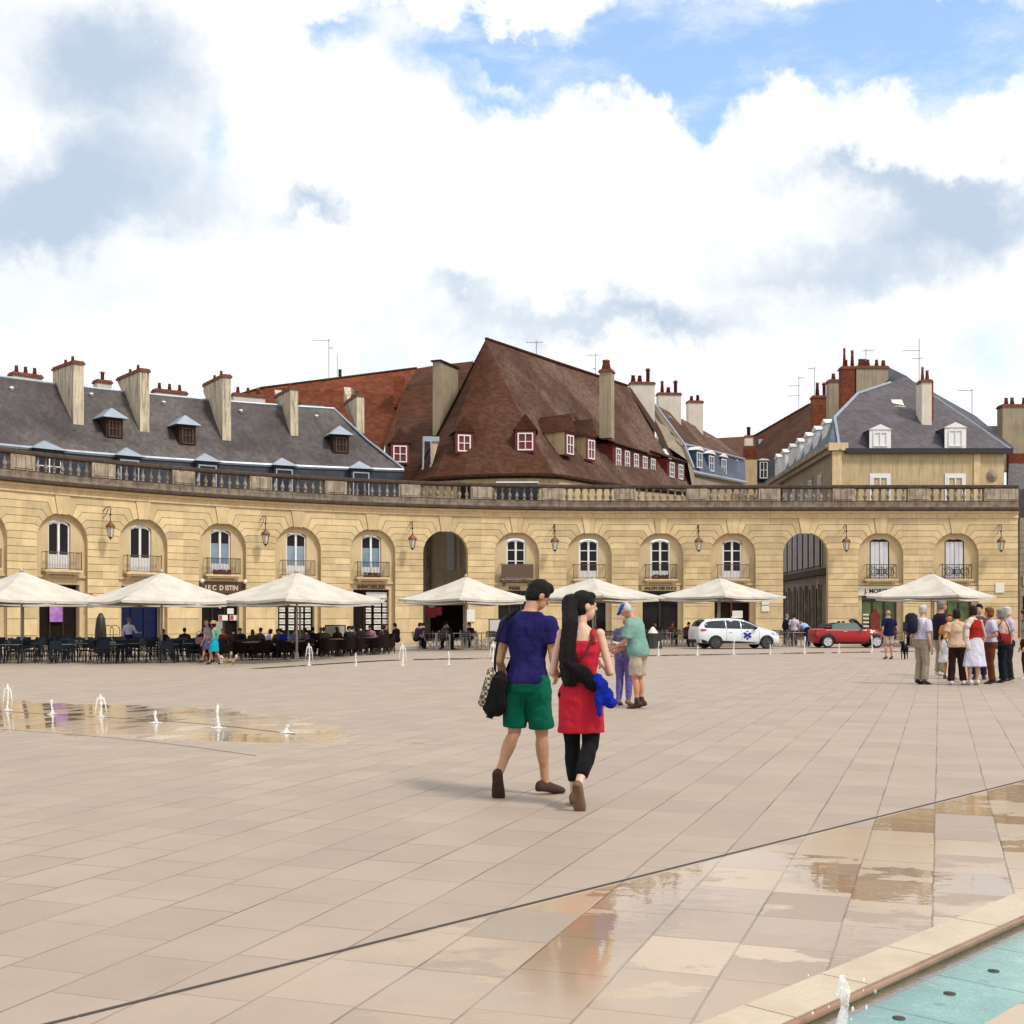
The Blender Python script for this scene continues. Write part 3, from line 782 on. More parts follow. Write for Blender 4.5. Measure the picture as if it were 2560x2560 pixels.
for i in range(len(SC_)):
    if i in OPEN: continue
    spec = {2: ('darkwood', 'dark_in'), 3: ('navy', 'navy'), 4: ('darkwood', 'dark_in'), 5: ('teal', 'dark_in'), 6: ('darkwood', 'dark_in'), 8: ('iron', 'glass'), 9: ('darkwood', 'glass'), 10: ('iron', 'glass'), 11: ('red_disp', 'dark_in'), 13: ('iron', 'green_disp'), 14: ('iron', 'green_disp')}.get(i, ('darkwood', 'dark_in'))
    o, fr = shopfront(i, M[spec[0]], M[spec[1]], 2 if i in (10, 11) else 3)
    d = MB(); bk = MB()
    if i == 2:
        MB().box(-.45, .32, .52, .56, 1.28, 2.42, fr).build('poster', M['purple'], o)
    if i == 4:
        for x, z, w, h in ((.0, 2.1, .16, .42), (.28, 2.25, .2, .45), (.55, 2.25, .2, .45), (.55, 1.75, .42, .34)): d.box(x, x + w, .56, .58, z, z + h, fr)
        for x in (-.02, .72): d.box(x, x + .6, .55, .57, 1.35, 1.68, fr)
        bk.box(.0, .2, .54, .55, 1.38, 1.66, fr); bk.box(.75, .95, .54, .55, 1.38, 1.66, fr)
        bk.build('red_mark', M['red'], o)
    if i in (5, 6):
        x0s = (-1.02, -.42, .12, .68) if i == 5 else (-.28, .26, .84)
        for a, x in enumerate(x0s):
            for r_ in range(6):
                w = .36 if a != 2 or i == 6 else .42
                if i == 6: w = .34 if a != 1 else .46
                z = .75 + r_ * .38; d.box(x, x + w, .54, .56, z, z + .27, fr); bk.box(x + .02, x + w - .02, .535, .541, z + .07, z + .2, fr)
        bk.build('photo_card', M['print'], o)
        if i == 6: d.box(-.28, 1.12, .50, .53, 2.78, 3.18, fr)
    if i == 13:
        MB().box(-.55, .1, .5, .58, .4, 1.7, fr).prism([fr(-.55, .5, 1.7), fr(.1, .5, 1.7), fr(-.2, .5, 2.15)], fr.y * .08).build('hanging_coat', M['red_disp'], o)
        for r_ in range(4): d.box(-1.05, -.65, .52, .56, .9 + r_ * .26, 1.0 + r_ * .26, fr)
        m_ = mat('pale_blue_dress', (.30, .42, .46), .7, .2, 5); MB().prism([fr(.35, .5, .4), fr(.9, .5, .4), fr(.75, .5, 1.4), fr(.7, .5, 2.0), fr(.55, .5, 2.0), fr(.48, .5, 1.4)], fr.y * .1).build('hanging_dress', m_, o)
    if i == 11:
        d.box(.05, .75, .52, .55, 1.5, 2.0, fr); d.box(.05, .8, .52, .55, .75, 1.35, fr)
    for q in range(0, len(d.v), 8):
        e_ = MB(); e_.add(d.v[q:q + 8], [tuple(x - q for x in f) for f in d.f if q <= f[0] < q + 8]); e_.build('notice_card', M['paper'], o)

def sign(i, label, mb_m, z0, z1, w, letters, size, ml, n=-.02, board=True, dx=0, sq=1.0, lx=0):
    fr0 = bframe(SC_[i]); fr = lambda x, y, z: fr0(x + dx, y, z)
    t = thing('shop_sign', label, 'shop sign', fr0(dx, .2, z0))
    if board:
        MB().box(-w, w, .14, .298, z0, z1, fr).build('fascia', mb_m, t)
        text(letters, size, lambda x, y, z: fr(x + lx, .125 + y * .4, z + (z0 + z1) / 2 - size * .36), 'lettering', ml, t, .01, sq, .012)
    else:
        text(letters, size, lambda x, y, z: fr(x + lx, .26 + y * .8, z + (z0 + z1) / 2 - size * .36), 'lettering', ml, t, .02, sq, .012)
    return t
s4 = sign(4, 'dark brown café fascia with pale letters below the flowered balcony', M['board'], 2.98, 3.70, 1.5, 'LE C  D ISTIN', .40, M['cream_letter'], sq=.9)
for sx in (-1.35, 1.42):
    fr = bframe(SC_[4]); MB().ell(fr(sx, -.12, 3.72), .13, .13, .14, 10, 7).build('globe_lamp', M['paper'], s4, True)
sign(6, 'bronze IMMOBILIER letters over the estate agency window', None, 3.36, 3.70, 1.2, 'IMMOBILIER', .36, M['goldletter'], board=False, sq=1.0)
sign(8, 'dark letters partly hidden behind the umbrella left of the couple', None, 3.36, 3.66, 1.2, 'PARR', .32, M['black'], board=False, lx=-.1)
sign(10, 'SALON DES DUCS in heavy black letters over a dark shop window', M['stone_in'], 3.36, 3.68, 1.3, 'SALON DES DUCS', .27, M['black'], sq=.98)
sign(13, 'cream fascia with black J. MORIZOT letters beside the right archway', M['cream_board'], 3.02, 3.66, 1.5, 'J. MORIZOT', .40, M['black'])
sign(14, 'cream fascia over the rightmost shop, its letters mostly behind the umbrella', M['cream_board'], 3.02, 3.66, 1.5, 'J. MORIZOT', .40, M['black'])
fr = bframe(BND[3]); 
t = thing('wall_sign', 'small red and white sign on the pier right of the navy shop', 'sign', fr(-.85, -.02, 2.2)); MB().lathe([(0, 0), (.24, 0), (.24, .03), (0, .03)], 16, lambda x, y, z: fr(-.8 + x, -.03 - z, 2.62 + y)).build('disc', M['red'], t); MB().box(-1.02, -.58, -.06, -.02, 2.12, 2.3, fr).build('plate', M['paper'], t)
fr = bframe(BND[15] - 1.25); tag(MB().bevbox(-.3, .3, -.06, -.01, 3.2, 3.85, .015, fr).build('street_plaque', M['paper']), 'blank pale plaque on the rightmost pier', 'plaque')
fr = bframe(BND[12] - .3); t = thing('notice_board', 'two white notices on the pier left of the right archway', 'notice board', fr(0, -.05, 1.2))
for z in (1.95, 2.4): MB().box(-.22, .28, -.07, -.02, z, z + .38, fr).build('notice', M['paper'], t)
fr = bframe(BND[8] + 2.6 * 0 - .75); tag(MB().bevbox(-.28, .30, -.10, -.02, 1.25, 2.05, .02, fr).build('menu_notice', M['paper']), 'white menu panel on the pier right of the open arch', 'menu panel')

# lanterns on the piers
LAMP = [(3, 'first lantern from the left, on the pier between two plain windows'), (5, 'lantern left of the window above the tall listing window'), (7, 'lantern on the pier just left of the open archway'),
        (9, 'lantern on the pier above the man in the navy shirt'), (11, 'lantern right of SALON DES DUCS'), (13, 'lantern between the right archway and the J. MORIZOT shop'), (15, 'lantern on the rightmost pier of the arcade'), (1, 'lantern at the far left beyond the frame')]
for bi, lb in LAMP[:7]:
    s = BND[bi] if bi < 15 else BND[15] - 1.45
    fr = bframe(s); t = thing('wall_lantern', lb, 'lantern', fr(0, 0, 6.0), 'bracket lanterns along the arcade')
    b = MB(); b.tube([(0, 0, 7.55), (0, -.3, 7.72), (0, -.75, 7.75), (0, -.85, 7.60), (0, -.8, 7.30), (0, -.72, 7.2), (0, -.8, 7.12), (0, -.8, 6.95)], .028, 6, fr)
    b.tube([(0, 0, 7.15), (0, -.35, 7.35), (0, -.6, 7.68)], .02, 5, fr); b.ell(fr(0, -.8, 7.3), .07, .07, .07, 8, 6)
    for a in range(6):
        c0, s0 = math.cos(R(60 * a)), math.sin(R(60 * a))
        b.tube([(.24 * c0, -.8 + .24 * s0, 6.60), (.12 * c0, -.8 + .12 * s0, 6.02)], .014, 4, fr)
    b.build('bracket', M['iron'], t, True)
    f2 = lambda x, y, z: fr(x, y - .8, z)
    MB().lathe([(0, 6.98), (.05, 6.96), (.07, 6.86), (.17, 6.80), (.29, 6.66), (.30, 6.58), (.25, 6.57), (0, 6.57)], 6, f2).build('lamp_cap', M['copper'], t)
    MB().lathe([(0, 6.565), (.225, 6.565), (.115, 6.04), (.05, 6.03), (0, 6.03)], 6, f2).build('lamp_glass', M['lampglass'], t)
    MB().lathe([(0, 6.028), (.12, 6.028), (.09, 5.97), (.03, 5.93), (.02, 5.86), (0, 5.85)], 8, f2).build('finial', M['iron'], t)
# ------------------------------------------------------------------ houses behind the arcade
def tile_material(name, col, col2, row=.16, fleck=(.35, .22, .14), kf=.25, big=None, bump=.6, slate=False):
    m, t, b = newmat(name)
    pos = t.n('ShaderNodeNewGeometry').outputs['Position']
    X, Y, Z = t.xyz(pos)
    n1 = t.noise(pos, .35, 5, .6); n2 = t.noise(pos, 1.7, 5, .65)
    rowf = t.m('FRACT', t.m('DIVIDE', Z, row)); ri = t.m('FLOOR', t.m('DIVIDE', Z, row))
    along = t.m('ADD', t.m('MULTIPLY', X, .8), t.m('MULTIPLY', Y, .6))
    ci = t.m('FLOOR', t.m('ADD', t.m('DIVIDE', along, .2), t.m('MULTIPLY', ri, .5)))
    wn = t.n('ShaderNodeTexWhiteNoise', noise_dimensions='2D'); t.put(wn.inputs['Vector'], t.comb(ci, ri))
    c = t.mix(t.step(n1, .34, .66), col, col2)
    if big: c = t.mix(t.m('MULTIPLY', t.step(t.noise(t.vm('MULTIPLY', pos, (1, 1, .55)), .22, 4, .6), .42, .62), .75), c, big)
    c = t.mix(t.m('MULTIPLY', t.step(n2, .45, .75), .5), c, tuple(x * .55 for x in col))
    tone = t.m('MULTIPLY_ADD', wn.outputs[0], .5, .75)
    s_ = t.vm('SCALE', c); t.put(s_.node.inputs['Scale'], tone); c = s_
    fl = t.step(t.noise(t.vm('MULTIPLY', pos, (1.2, 1.2, 5)), 2.6, 3, .6), .66, .74)
    c = t.mix(t.m('MULTIPLY', fl, kf), c, fleck)
    t.put(b.inputs['Base Color'], c); b.inputs['Roughness'].default_value = .55 if slate else .85
    b.inputs['Specular IOR Level'].default_value = .35 if slate else .15
    t.put(b.inputs['Normal'], t.bump(t.m('ADD', rowf, t.m('MULTIPLY', n2, .4)), bump, .04))
    return m
M['slate'] = tile_material('grey_slate', (.066, .054, .059), (.034, .026, .026), .2, (.12, .11, .115), .3, big=(.10, .086, .078), slate=True)
M['slate_d'] = tile_material('dark_slate', (.026, .032, .052), (.018, .022, .038), .2, (.06, .07, .09), .2, slate=True)
M['slate_v'] = tile_material('violet_slate', (.078, .067, .080), (.060, .050, .060), .2, (.11, .10, .11), .2, slate=True)
M['slate_b'] = tile_material('blue_slate', (.085, .115, .17), (.06, .085, .13), .2, (.12, .15, .2), .2, slate=True)
M['tile_br'] = tile_material('brown_plain_tile', (.080, .029, .015), (.055, .022, .012), .16, (.22, .13, .09), .35, big=(.085, .04, .026))
M['tile_gr'] = tile_material('weathered_plain_tile', (.090, .045, .031), (.060, .030, .022), .16, (.2, .14, .1), .3, big=(.15, .095, .072))
M['tile_or'] = tile_material('orange_tile', (.165, .047, .022), (.125, .036, .018), .2, (.34, .10, .035), .45)
M['tile_dk'] = tile_material('dark_brown_tile', (.06, .028, .018), (.04, .02, .014), .16, (.12, .06, .04), .3)
M['tile_mx'] = tile_material('patchy_old_tile', (.12, .045, .024), (.075, .034, .022), .3, (.22, .15, .10), .55, big=(.07, .04, .028))
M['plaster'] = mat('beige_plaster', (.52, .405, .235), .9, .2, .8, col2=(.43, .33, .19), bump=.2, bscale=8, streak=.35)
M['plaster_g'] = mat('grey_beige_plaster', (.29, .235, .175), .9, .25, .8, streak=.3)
M['chim'] = mat('stained_chimney_render', (.58, .50, .38), .9, .2, 1.2, col2=(.47, .39, .28), streak=.95, bump=.2, bscale=8)
M['chim_w'] = mat('pale_chimney_render', (.60, .54, .47), .9, .12, 1.0, streak=.15)
M['chim_b'] = mat('beige_chimney_render', (.34, .275, .19), .9, .2, .7, streak=.3)
M['brick'] = tile_material('orange_brick', (.26, .075, .035), (.19, .055, .03), .09, (.32, .16, .1), .3)
M['brickcap'] = mat('brick_course', (.20, .065, .04), .9, .4, 3)
M['pot'] = mat('terracotta_pot', (.24, .085, .055), .85, .35, 4)
M['pot_red'] = mat('red_flue', (.20, .03, .03), .6, .3, 4)
M['oxblood'] = mat('oxblood_frame', (.15, .014, .016), .6, .2, 4)
M['mast'] = mat('grey_mast', (.20, .20, .21), .5, .2, 9, metal=.3)

def pots(mb, lst, fr, z):
    """lst of (x, y, r, h, kind)"""
    for x, y, r, h, k in lst:
        if k == 0: mb.lathe([(0, z), (r * 1.25, z), (r * .8, z + h * .8), (r * .95, z + h * .82), (r * .95, z + h), (0, z + h)], 8, lambda a, b, c: fr(x + a, y + b, c))
        else:
            mb.lathe([(0, z), (r, z), (r, z + h * .8), (r * 1.5, z + h * .82), (r * 1.4, z + h * .88), (r * .7, z + h * .9), (r * 1.3, z + h * .95), (0, z + h)], 8, lambda a, b, c: fr(x + a, y + b, c))
def chimney(parent, fr, w, d, z0, z1, m, pl=(), cap=True, back_z=None, potm=None):
    """stack with its front at local y=0, a brick course on top and pots; the back foot may be higher than the front foot"""
    bz = z0 if back_z is None else back_z
    c = MB(); vs = [fr(-w / 2, 0, z0), fr(w / 2, 0, z0), fr(w / 2, d, bz), fr(-w / 2, d, bz), fr(-w / 2, 0, z1), fr(w / 2, 0, z1), fr(w / 2, d, z1), fr(-w / 2, d, z1)]
    c.add(vs, [(0, 1, 5, 4), (1, 2, 6, 5), (2, 3, 7, 6), (3, 0, 4, 7), (4, 5, 6, 7), (3, 2, 1, 0)])
    o = c.build('chimney', m, parent)
    if cap:
        k = MB(); k.box(-w / 2 - .08, w / 2 + .08, -.08, d + .08, z1 + .002, z1 + .14, fr); k.box(-w / 2 - .02, w / 2 + .02, -.02, d + .02, z1 + .142, z1 + .24, fr); k.build('chimney_cap', M['brickcap'], o)
    if pl:
        p = MB(); pots(p, pl, fr, z1 + .24); p.build('chimney_pot', potm or M['pot'], o, True)
    return o
def antenna(parent, base, h, arms, w=.6):
    a = MB(); b = Vector(base); a.tube([b, b + Vector((0, 0, h))], .028, 5)
    for z, x0, x1 in arms:
        a.tube([b + Vector((x0, 0, z)), b + Vector((x1, .1, z + .05))], .018, 4)
        for k in range(5):
            x = x0 + (x1 - x0) * (k + .5) / 5; a.tube([b + Vector((x, -.3, z)), b + Vector((x, .3, z + .02))], .012, 4)
    return a.build('antenna', M['mast'], parent)
def house_window(fr, parent, x, z, w, h, mw, mp, cols=2, rows=2, t=.07, y=0.0, surround=None, name='window'):
    f = MB()
    if surround: f.mi = 1; f.box(x - w / 2 - .16, x + w / 2 + .16, y - .03, y + .02, z + h + .001, z + h + .2, fr); f.box(x - w / 2 - .16, x - w / 2, y - .03, y + .02, z, z + h, fr); f.box(x + w / 2, x + w / 2 + .16, y - .03, y + .02, z, z + h, fr); f.box(x - w / 2 - .18, x + w / 2 + .18, y - .06, y + .02, z - .1, z - .001, fr); f.mi = 0
    for k in range(cols + 1):
        xx = x - w / 2 + w * k / cols; tt = t if k in (0, cols) else t * .7
        f.box(max(x - w / 2, xx - tt / 2 - (tt / 2 if k == cols else 0)), min(x + w / 2, xx + tt / 2 + (tt / 2 if k == 0 else 0)), y - .05, y + .03, z, z + h, fr)
    for k in range(rows + 1):
        zz = z + h * k / rows; tt = t if k in (0, rows) else t * .6
        f.box(x - w / 2 + t, x + w / 2 - t, y - .045, y + .03, max(z, zz - tt / 2 - (tt / 2 if k == rows else 0)), min(z + h, zz + tt / 2 + (tt / 2 if k == 0 else 0)), fr)
    o = f.build(name, [mw, surround] if surround else mw, parent)
    MB().box(x - w / 2 + .01, x + w / 2 - .01, y + .031, y + .05, z + .01, z + h - .01, fr).build('pane', mp, o)
    return o
def dormer(parent, fr, w, h, d, mcheek, mroof, rise, mw, mp, over=.12, cols=2, rows=2, hip=True, mfront=None, wh=None, wz=None, ww=None, roofd=None):
    """fr: origin at the foot of the front, facing local -y"""
    c = MB(); c.box(-w / 2, w / 2, 0, d, 0, h, fr); o = c.build('dormer', mcheek, parent)
    if mfront: MB().box(-w / 2 - .03, w / 2 + .03, -.05, -.005, -.12, h - .02, fr).build('front', mfront, o)
    r = MB(); e = over; dd = roofd or d
    if hip:
        k = w * .35
        pts = [fr(-w / 2 - e, -e, h), fr(w / 2 + e, -e, h), fr(w / 2 + e, dd, h), fr(-w / 2 - e, dd, h), fr(0, k, h + rise), fr(0, dd, h + rise)]
        r.add(pts, [(0, 1, 4), (1, 2, 5, 4), (3, 0, 4, 5), (2, 3, 5), (0, 3, 2, 1)])
    else:
        pts = [fr(-w / 2 - e, -e, h), fr(w / 2 + e, -e, h), fr(0, -e, h + rise), fr(-w / 2 - e, dd, h), fr(w / 2 + e, dd, h), fr(0, dd, h + rise)]
        r.add(pts, [(0, 1, 2), (3, 5, 4), (0, 2, 5, 3), (1, 4, 5, 2), (0, 3, 4, 1)])
    r.build('dormer_roof', mroof, o)
    wh = wh or h * .8; wz = wz if wz is not None else h * .1; ww = ww or w * .7
    house_window(fr, o, 0, wz, ww, wh, mw, mp, cols, rows, min(.09, ww * .1), -.07 if mfront else -.012)
    return o

# ---- slate-roofed building on the left
EO, RO = -8.0, -13.0
sA, sB = BND[0] - 2, s_at(1009, EO)
def z_of(px, py, n): q = bend(s_at(px, n), n, 0); return EYE + (H0 - py) * q.y / F
zE = [z_of(0, 1110, EO), z_of(1009, 1173, EO)]; sE = [s_at(0, EO), sB]
zR = [z_of(0, 943, RO), z_of(836, 1023, RO)]; sR = [s_at(0, RO), s_at(836, RO)]
def ez(s): return zE[0] + (zE[1] - zE[0]) * (s - sE[0]) / (sE[1] - sE[0])
def rz(s): return zR[0] + (zR[1] - zR[0]) * (s - sR[0]) / (sR[1] - sR[0])
slate_b = thing('slate_house', 'long slate-roofed house behind the left balustrade with tall stained chimneys', 'house', bend(-20, EO, 9))
mb = MB(); N = 22
for i in range(N):
    a0, a1 = sA + (sB - sA) * i / N, sA + (sB - sA) * (i + 1) / N
    b0, b1 = sA + (sR[1] - sA) * i / N, sA + (sR[1] - sA) * (i + 1) / N
    for k in range(4):
        f0, f1 = k / 4, (k + 1) / 4
        sag = lambda f: -.28 * math.sin(math.pi * f)
        q = lambda a, b, f: bend(a + (b - a) * f, EO + (RO - EO) * f, ez(a) + (rz(b) - ez(a)) * f + sag(f))
        mb.add([q(a0, b0, f0), q(a1, b1, f0), q(a1, b1, f1), q(a0, b0, f1)], [(0, 1, 2, 3)])
    mb.add([bend(b0, RO, rz(b0)), bend(b1, RO, rz(b1)), bend(b1, RO - 5, ez(b1)), bend(b0, RO - 5, ez(b0))], [(0, 1, 2, 3)])
e0, e1, e2 = bend(sB, EO, ez(sB)), bend(sR[1], RO, rz(sR[1])), bend(sR[1], RO - 5, ez(sR[1]))
mb.add([e0, e2, e1], [(0, 1, 2)])
mb.build('roof', M['slate'], slate_b)
mb = MB()
for i in range(N):
    a0, a1 = sA + (sB - sA) * i / N, sA + (sB - sA) * (i + 1) / N
    mb.add([bend(a0, EO + .6, 9.02), bend(a1, EO + .6, 9.02), bend(a1, EO + .05, ez(a1) - .15), bend(a0, EO + .05, ez(a0) - .15)], [(0, 1, 2, 3)])
mb.add([bend(sB, EO + .6, 9.02), bend(sB, EO - 8, 9.02), bend(sB, EO - 8, ez(sB) - .15), bend(sB, EO + .05, ez(sB) - .15)], [(0, 1, 2, 3)])
mb.build('mansard_wall', M['slate_d'], slate_b)
mb = MB()
mb.loft([[bend(sA + (sB - sA) * i / N, EO + a, ez(sA + (sB - sA) * i / N) + z) for a, z in ((-.1, -.2), (.14, -.2), (.2, -.08), (.14, .03), (-.1, .03))] for i in range(N + 1)])
mb.build('gutter', M['zinc'], slate_b)
mb = MB()
mb.tube([bend(sA + (sR[1] - sA) * i / N, RO, rz(sA + (sR[1] - sA) * i / N) + .03) for i in range(N + 1)], .10, 6)
mb.tube([e0 + Vector((0, 0, .05)), (e0 + e1) / 2 + Vector((0, 0, -.15)), e1], .09, 6)
mb.build('ridge_flashing', M['zinc'], slate_b)
def roof_at(px, py):
    """point of the slate slope seen at a pixel of the photo"""
    lo, hi = EO, RO
    for _ in range(40):
        n = (lo + hi) / 2; s = s_at(px, n); q = bend(s, n, 0); z = EYE + (H0 - py) * q.y / F
        f = (n - EO) / (RO - EO)
        if z > ez(s) + (rz(s) - ez(s)) * f - .28 * math.sin(math.pi * f): lo = n
        else: hi = n
    return s, n, z
def z_at(s, n, py): return EYE + (H0 - py) * bend(s, n, 0).y / F
for xl, xf, xr, yt, yb in ((132, 183, 210, 905, 1062), (293, 350, 374, 924, 1080), (484, 556, 578, 938, 1102), (664, 726, 746, 968, 1090), (842, 892, 911, 985, 1078)):
    s, n, z = roof_at((xf + xr) / 2, yb)
    w = (xr - xf) * bend(s, n, 0).y / F
    fr = bframe(s, n, 0)
    # depth so that the far left edge lands on xl
    lo, hi = .3, 5.0
    for _ in range(40):
        d = (lo + hi) / 2; q = fr(-w / 2, d, 0); v = 1280 + F * q.x / q.y
        if v > xl: lo = d
        else: hi = d
    d = min(d, 4.2); slope = (rz(s) - ez(s)) / (EO - RO)
    z1 = z_at(s, n, yt + 6)
    chimney(slate_b, fr, w, d, z - .15, z1, M['chim'], [(0, d * .28, .11, .42, 0), (0, d * .62, .11, .36, 0)], True, z - .15 + slope * d)
for xa, xb, yt, k in ((27, 104, 934, 3), (238, 277, 950, 1), (382, 468, 975, 3), (578, 664, 984, 3), (747, 811, 1003, 0)):
    s = s_at((xa + xb) / 2, RO - 1.5); fr = bframe(s, RO - 1.2, 0); w = (xb - xa) * bend(s, RO - 1.5, 0).y / F
    z1 = z_at(s, RO - 1.2, yt + 8)
    chimney(slate_b, fr, w * .93, .8, z1 - 3, z1, M['chim_w'], [((j - (k - 1) / 2) * w * .3, .4, .13, .48 if k > 1 else .62, 1 if k == 1 else 0) for j in range(k)])
for px, w in ((122, 1.55), (323, 1.25), (518, 1.25), (710, 1.2), (902, 1.2)):
    s = s_at(px, EO + .4); fr = bframe(s, EO + .45, 9.05)
    h = ez(s) - 9.05 - .12
    dormer(slate_b, fr, w * 1.2, h, 1.6, M['slate_d'], M['zinc'], .62, M['white'] if px == 122 else M['zinc'], M['glass'] if px == 122 else M['glass_blue'], .22, 2 if px == 122 else 1, 3 if px == 122 else 1, wh=h - .35, wz=.12, ww=w)
for px, yb, yt in ((285, 1096, 1022), (468, 1113, 1040), (852, 1134, 1066)):
    s, n, z = roof_at(px, yb); fr = bframe(s, n + .05, z); h = z_at(s, n, yt) - z
    dormer(slate_b, fr, 1.15, h * .68, 1.7, M['darkwood'], M['zinc'], h * .38, M['board'], M['dark_in'] if px != 285 else M['chim_b'], .32, 3, 2, wh=h * .55, wz=.08, ww=.8)
for px, py in ((29, 977), (228, 992), (409, 1012), (602, 1033), (791, 1046)):
    s, n, z = roof_at(px, py); q = bend(s, n, z)
    MB().lathe([(0, 0), (.10, 0), (.10, .12), (.16, .14), (.12, .26), (0, .28)], 8, c=q).build('roof_vent', M['white'], slate_b, True)

def roofmesh(parent, name, m, polys, vmap=None):
    mb = MB()
    for pl in polys: mb.poly([P(*p) for p in pl])
    return mb.build(name, m, parent)
def sub(mb, a, b, c, d, n=1): mb.add([a, b, c, d], [(0, 1, 2, 3)])

# ---- orange-tiled house behind the slate roof, with the browner wing
org_h = thing('orange_roof_house', 'house with a long orange tiled roof rising behind the slate roof', 'house', P(830, 1150, 106) * 1.0)
roofmesh(org_h, 'roof', M['tile_or'], [[(600, 986, 112), (655, 970, 112), (1042, 921, 108), (1006, 984, 105), (963, 1112, 101), (930, 1260, 98), (600, 1260, 104)]])
mb = MB()
for k in range(60):
    f = k / 60; a = P(600, 986, 112) + (P(1042, 921, 108) - P(600, 986, 112)) * f
mb.tube([P(560, 998, 112), P(655, 970, 112), P(1042, 921, 108)], .14, 6); mb.build('ridge_tile', M['tile_dk'], org_h)
fr = Frame(P(996, 1000, 103.5)); chimney(org_h, fr, .85, 1.2, -.6, 1.95, M['brick'], (), False)
antenna(org_h, P(822, 948, 108), 3.5, [(3.35, -1.4, .1), (2.7, 0, .35)]); antenna(org_h, P(843, 945, 108), 2.05, [])
MB().lathe([(0, 0), (.14, 0), (.14, .55), (.2, .58), (0, .62)], 8, c=P(850, 941, 107.8)).build('flue', M['tile_dk'], org_h)
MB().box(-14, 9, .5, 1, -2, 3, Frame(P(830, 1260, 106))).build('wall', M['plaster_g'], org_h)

# ---- big brown tiled house in the middle
big = thing('big_tiled_house', 'tall house with a huge steep brown tiled roof and red framed dormers', 'house', P(1240, 1190, 86))
A = (1215, 847, 92); R1 = (1567, 964, 109)
L0, L1, L2, L3, L4 = (1030, 1203, 88.6), (1085, 1192, 86), (1242, 1184, 84.8), (1404, 1186, 85.8), (1500, 1203, 89)
mb = MB(); 
def fan(mb, top, base, rows=7, flare=.35):
    """curved tile face from an apex line down to the eave with a slight bell-cast"""
    T = [P(*p) for p in top]; B = [P(*p) for p in base]
    g = []
    for r in range(rows + 1):
        f = r / rows
        g.append([t + (b - t) * f + Vector((0, 0, -flare * math.sin(math.pi * f) * 1.2)) for t, b in zip(T, B)])
    for r in range(rows):
        for i in range(len(T) - 1): mb.add([g[r][i], g[r][i + 1], g[r + 1][i + 1], g[r + 1][i]], [(0, 1, 2, 3)])
fan(mb, [A] * 6, [L0, L1, (1160, 1187, 85.2), L2, (1330, 1183, 85.0), (1385, 1185, 85.5)])
mb.build('roof', M['tile_br'], big)
mb = MB()
fan(mb, [A, (1245, 857, 93.4), (1300, 875.5, 95.9), (1400, 909, 100.6), (1500, 942, 105.6), R1], [(1385, 1185, 85.5), L3, L4, (1580, 1214, 94), (1660, 1222, 100), (1730, 1230, 106)])
mb.build('side_roof', M['tile_gr'], big)
mb = MB(); mb.poly([P(*A), P(*L0), P(1100, 1204, 100), P(1190, 905, 99)]); mb.poly([P(*R1), P(1730, 1230, 106), P(1760, 1210, 117), P(1620, 1000, 118)])
mb.poly([P(*A), P(*R1), P(1700, 1220, 125), P(1100, 1204, 105)])
mb.build('rear_roof', M['tile_dk'], big)
mb = MB()
mb.tube([P(*A), P(1300, 875.5, 95.9), P(1400, 909, 100.6), P(*R1)], .13, 6)
mb.build('ridge_tile', M['tile_dk'], big)
mb = MB()
base = [L0, L1, (1160, 1187, 85.2), L2, (1330, 1183, 85.0), L3, L4, (1580, 1214, 94), (1660, 1222, 100), (1728, 1230, 106)]
for a, b in zip(base[:-1], base[1:]):
    pa, pb = P(*a) + Vector((0, .35, -.1)), P(*b) + Vector((0, .35, -.1)); ga, gb = Vector((pa.x, pa.y, 9.0)), Vector((pb.x, pb.y, 9.0))
    mb.add([pa, pb, gb, ga], [(0, 1, 2, 3)])
mb.build('wall', M['plaster'], big)
mb = MB(); mb.loft([[P(*p) + Vector((0, dy, dz)) for dy, dz in ((.3, -.3), (-.05, -.16), (-.05, -.02), (.3, -.02))] for p in base]); mb.build('eaves', M['tile_dk'], big)
fr = Frame(P(1293, 1204, 84.9)); mb = MB(); mb.box(-1.4, 1.4, -.25, .3, -1.6, -.05, fr); mb.mi = 1; mb.box(-1.45, 1.45, -.3, -.26, -.12, -.02, fr); mb.build('terrace_awning', [M['slate_d'], M['white']], big)
fr = Frame(P(1162, 1214, 85.5)); MB().box(-.5, .5, -.05, .3, -1.6, .0, fr).build('door', M['dark_in'], big)
def tile_dormer(px0, px1, yt, yb, Y, ang, d=2.4, cheek='tile_dk'):
    c = P((px0 + px1) / 2, yb, Y); sc = Y / F
    w = (px1 - px0) * sc / max(.35, math.cos(ang)); h = (yb - yt) * sc
    fr = Frame(c, ang)
    return dormer(big, fr, w * 1.28, h * 1.18, d, M[cheek], M['tile_br'], h * .95, M['white'], M['glass_blue'], .16, 2, 2, False, M['oxblood'], h, .02, w)
tile_dormer(1144, 1176, 1088, 1130, 86.6, R(14), 2.6)
tile_dormer(1294, 1333, 1083, 1127, 86.2, R(-2), 2.6)
tile_dormer(1414, 1432, 1089, 1137, 88.0, R(52), 2.6, 'plaster')
tile_dormer(1467, 1485, 1101, 1149, 90.4, R(52), 2.6, 'plaster')
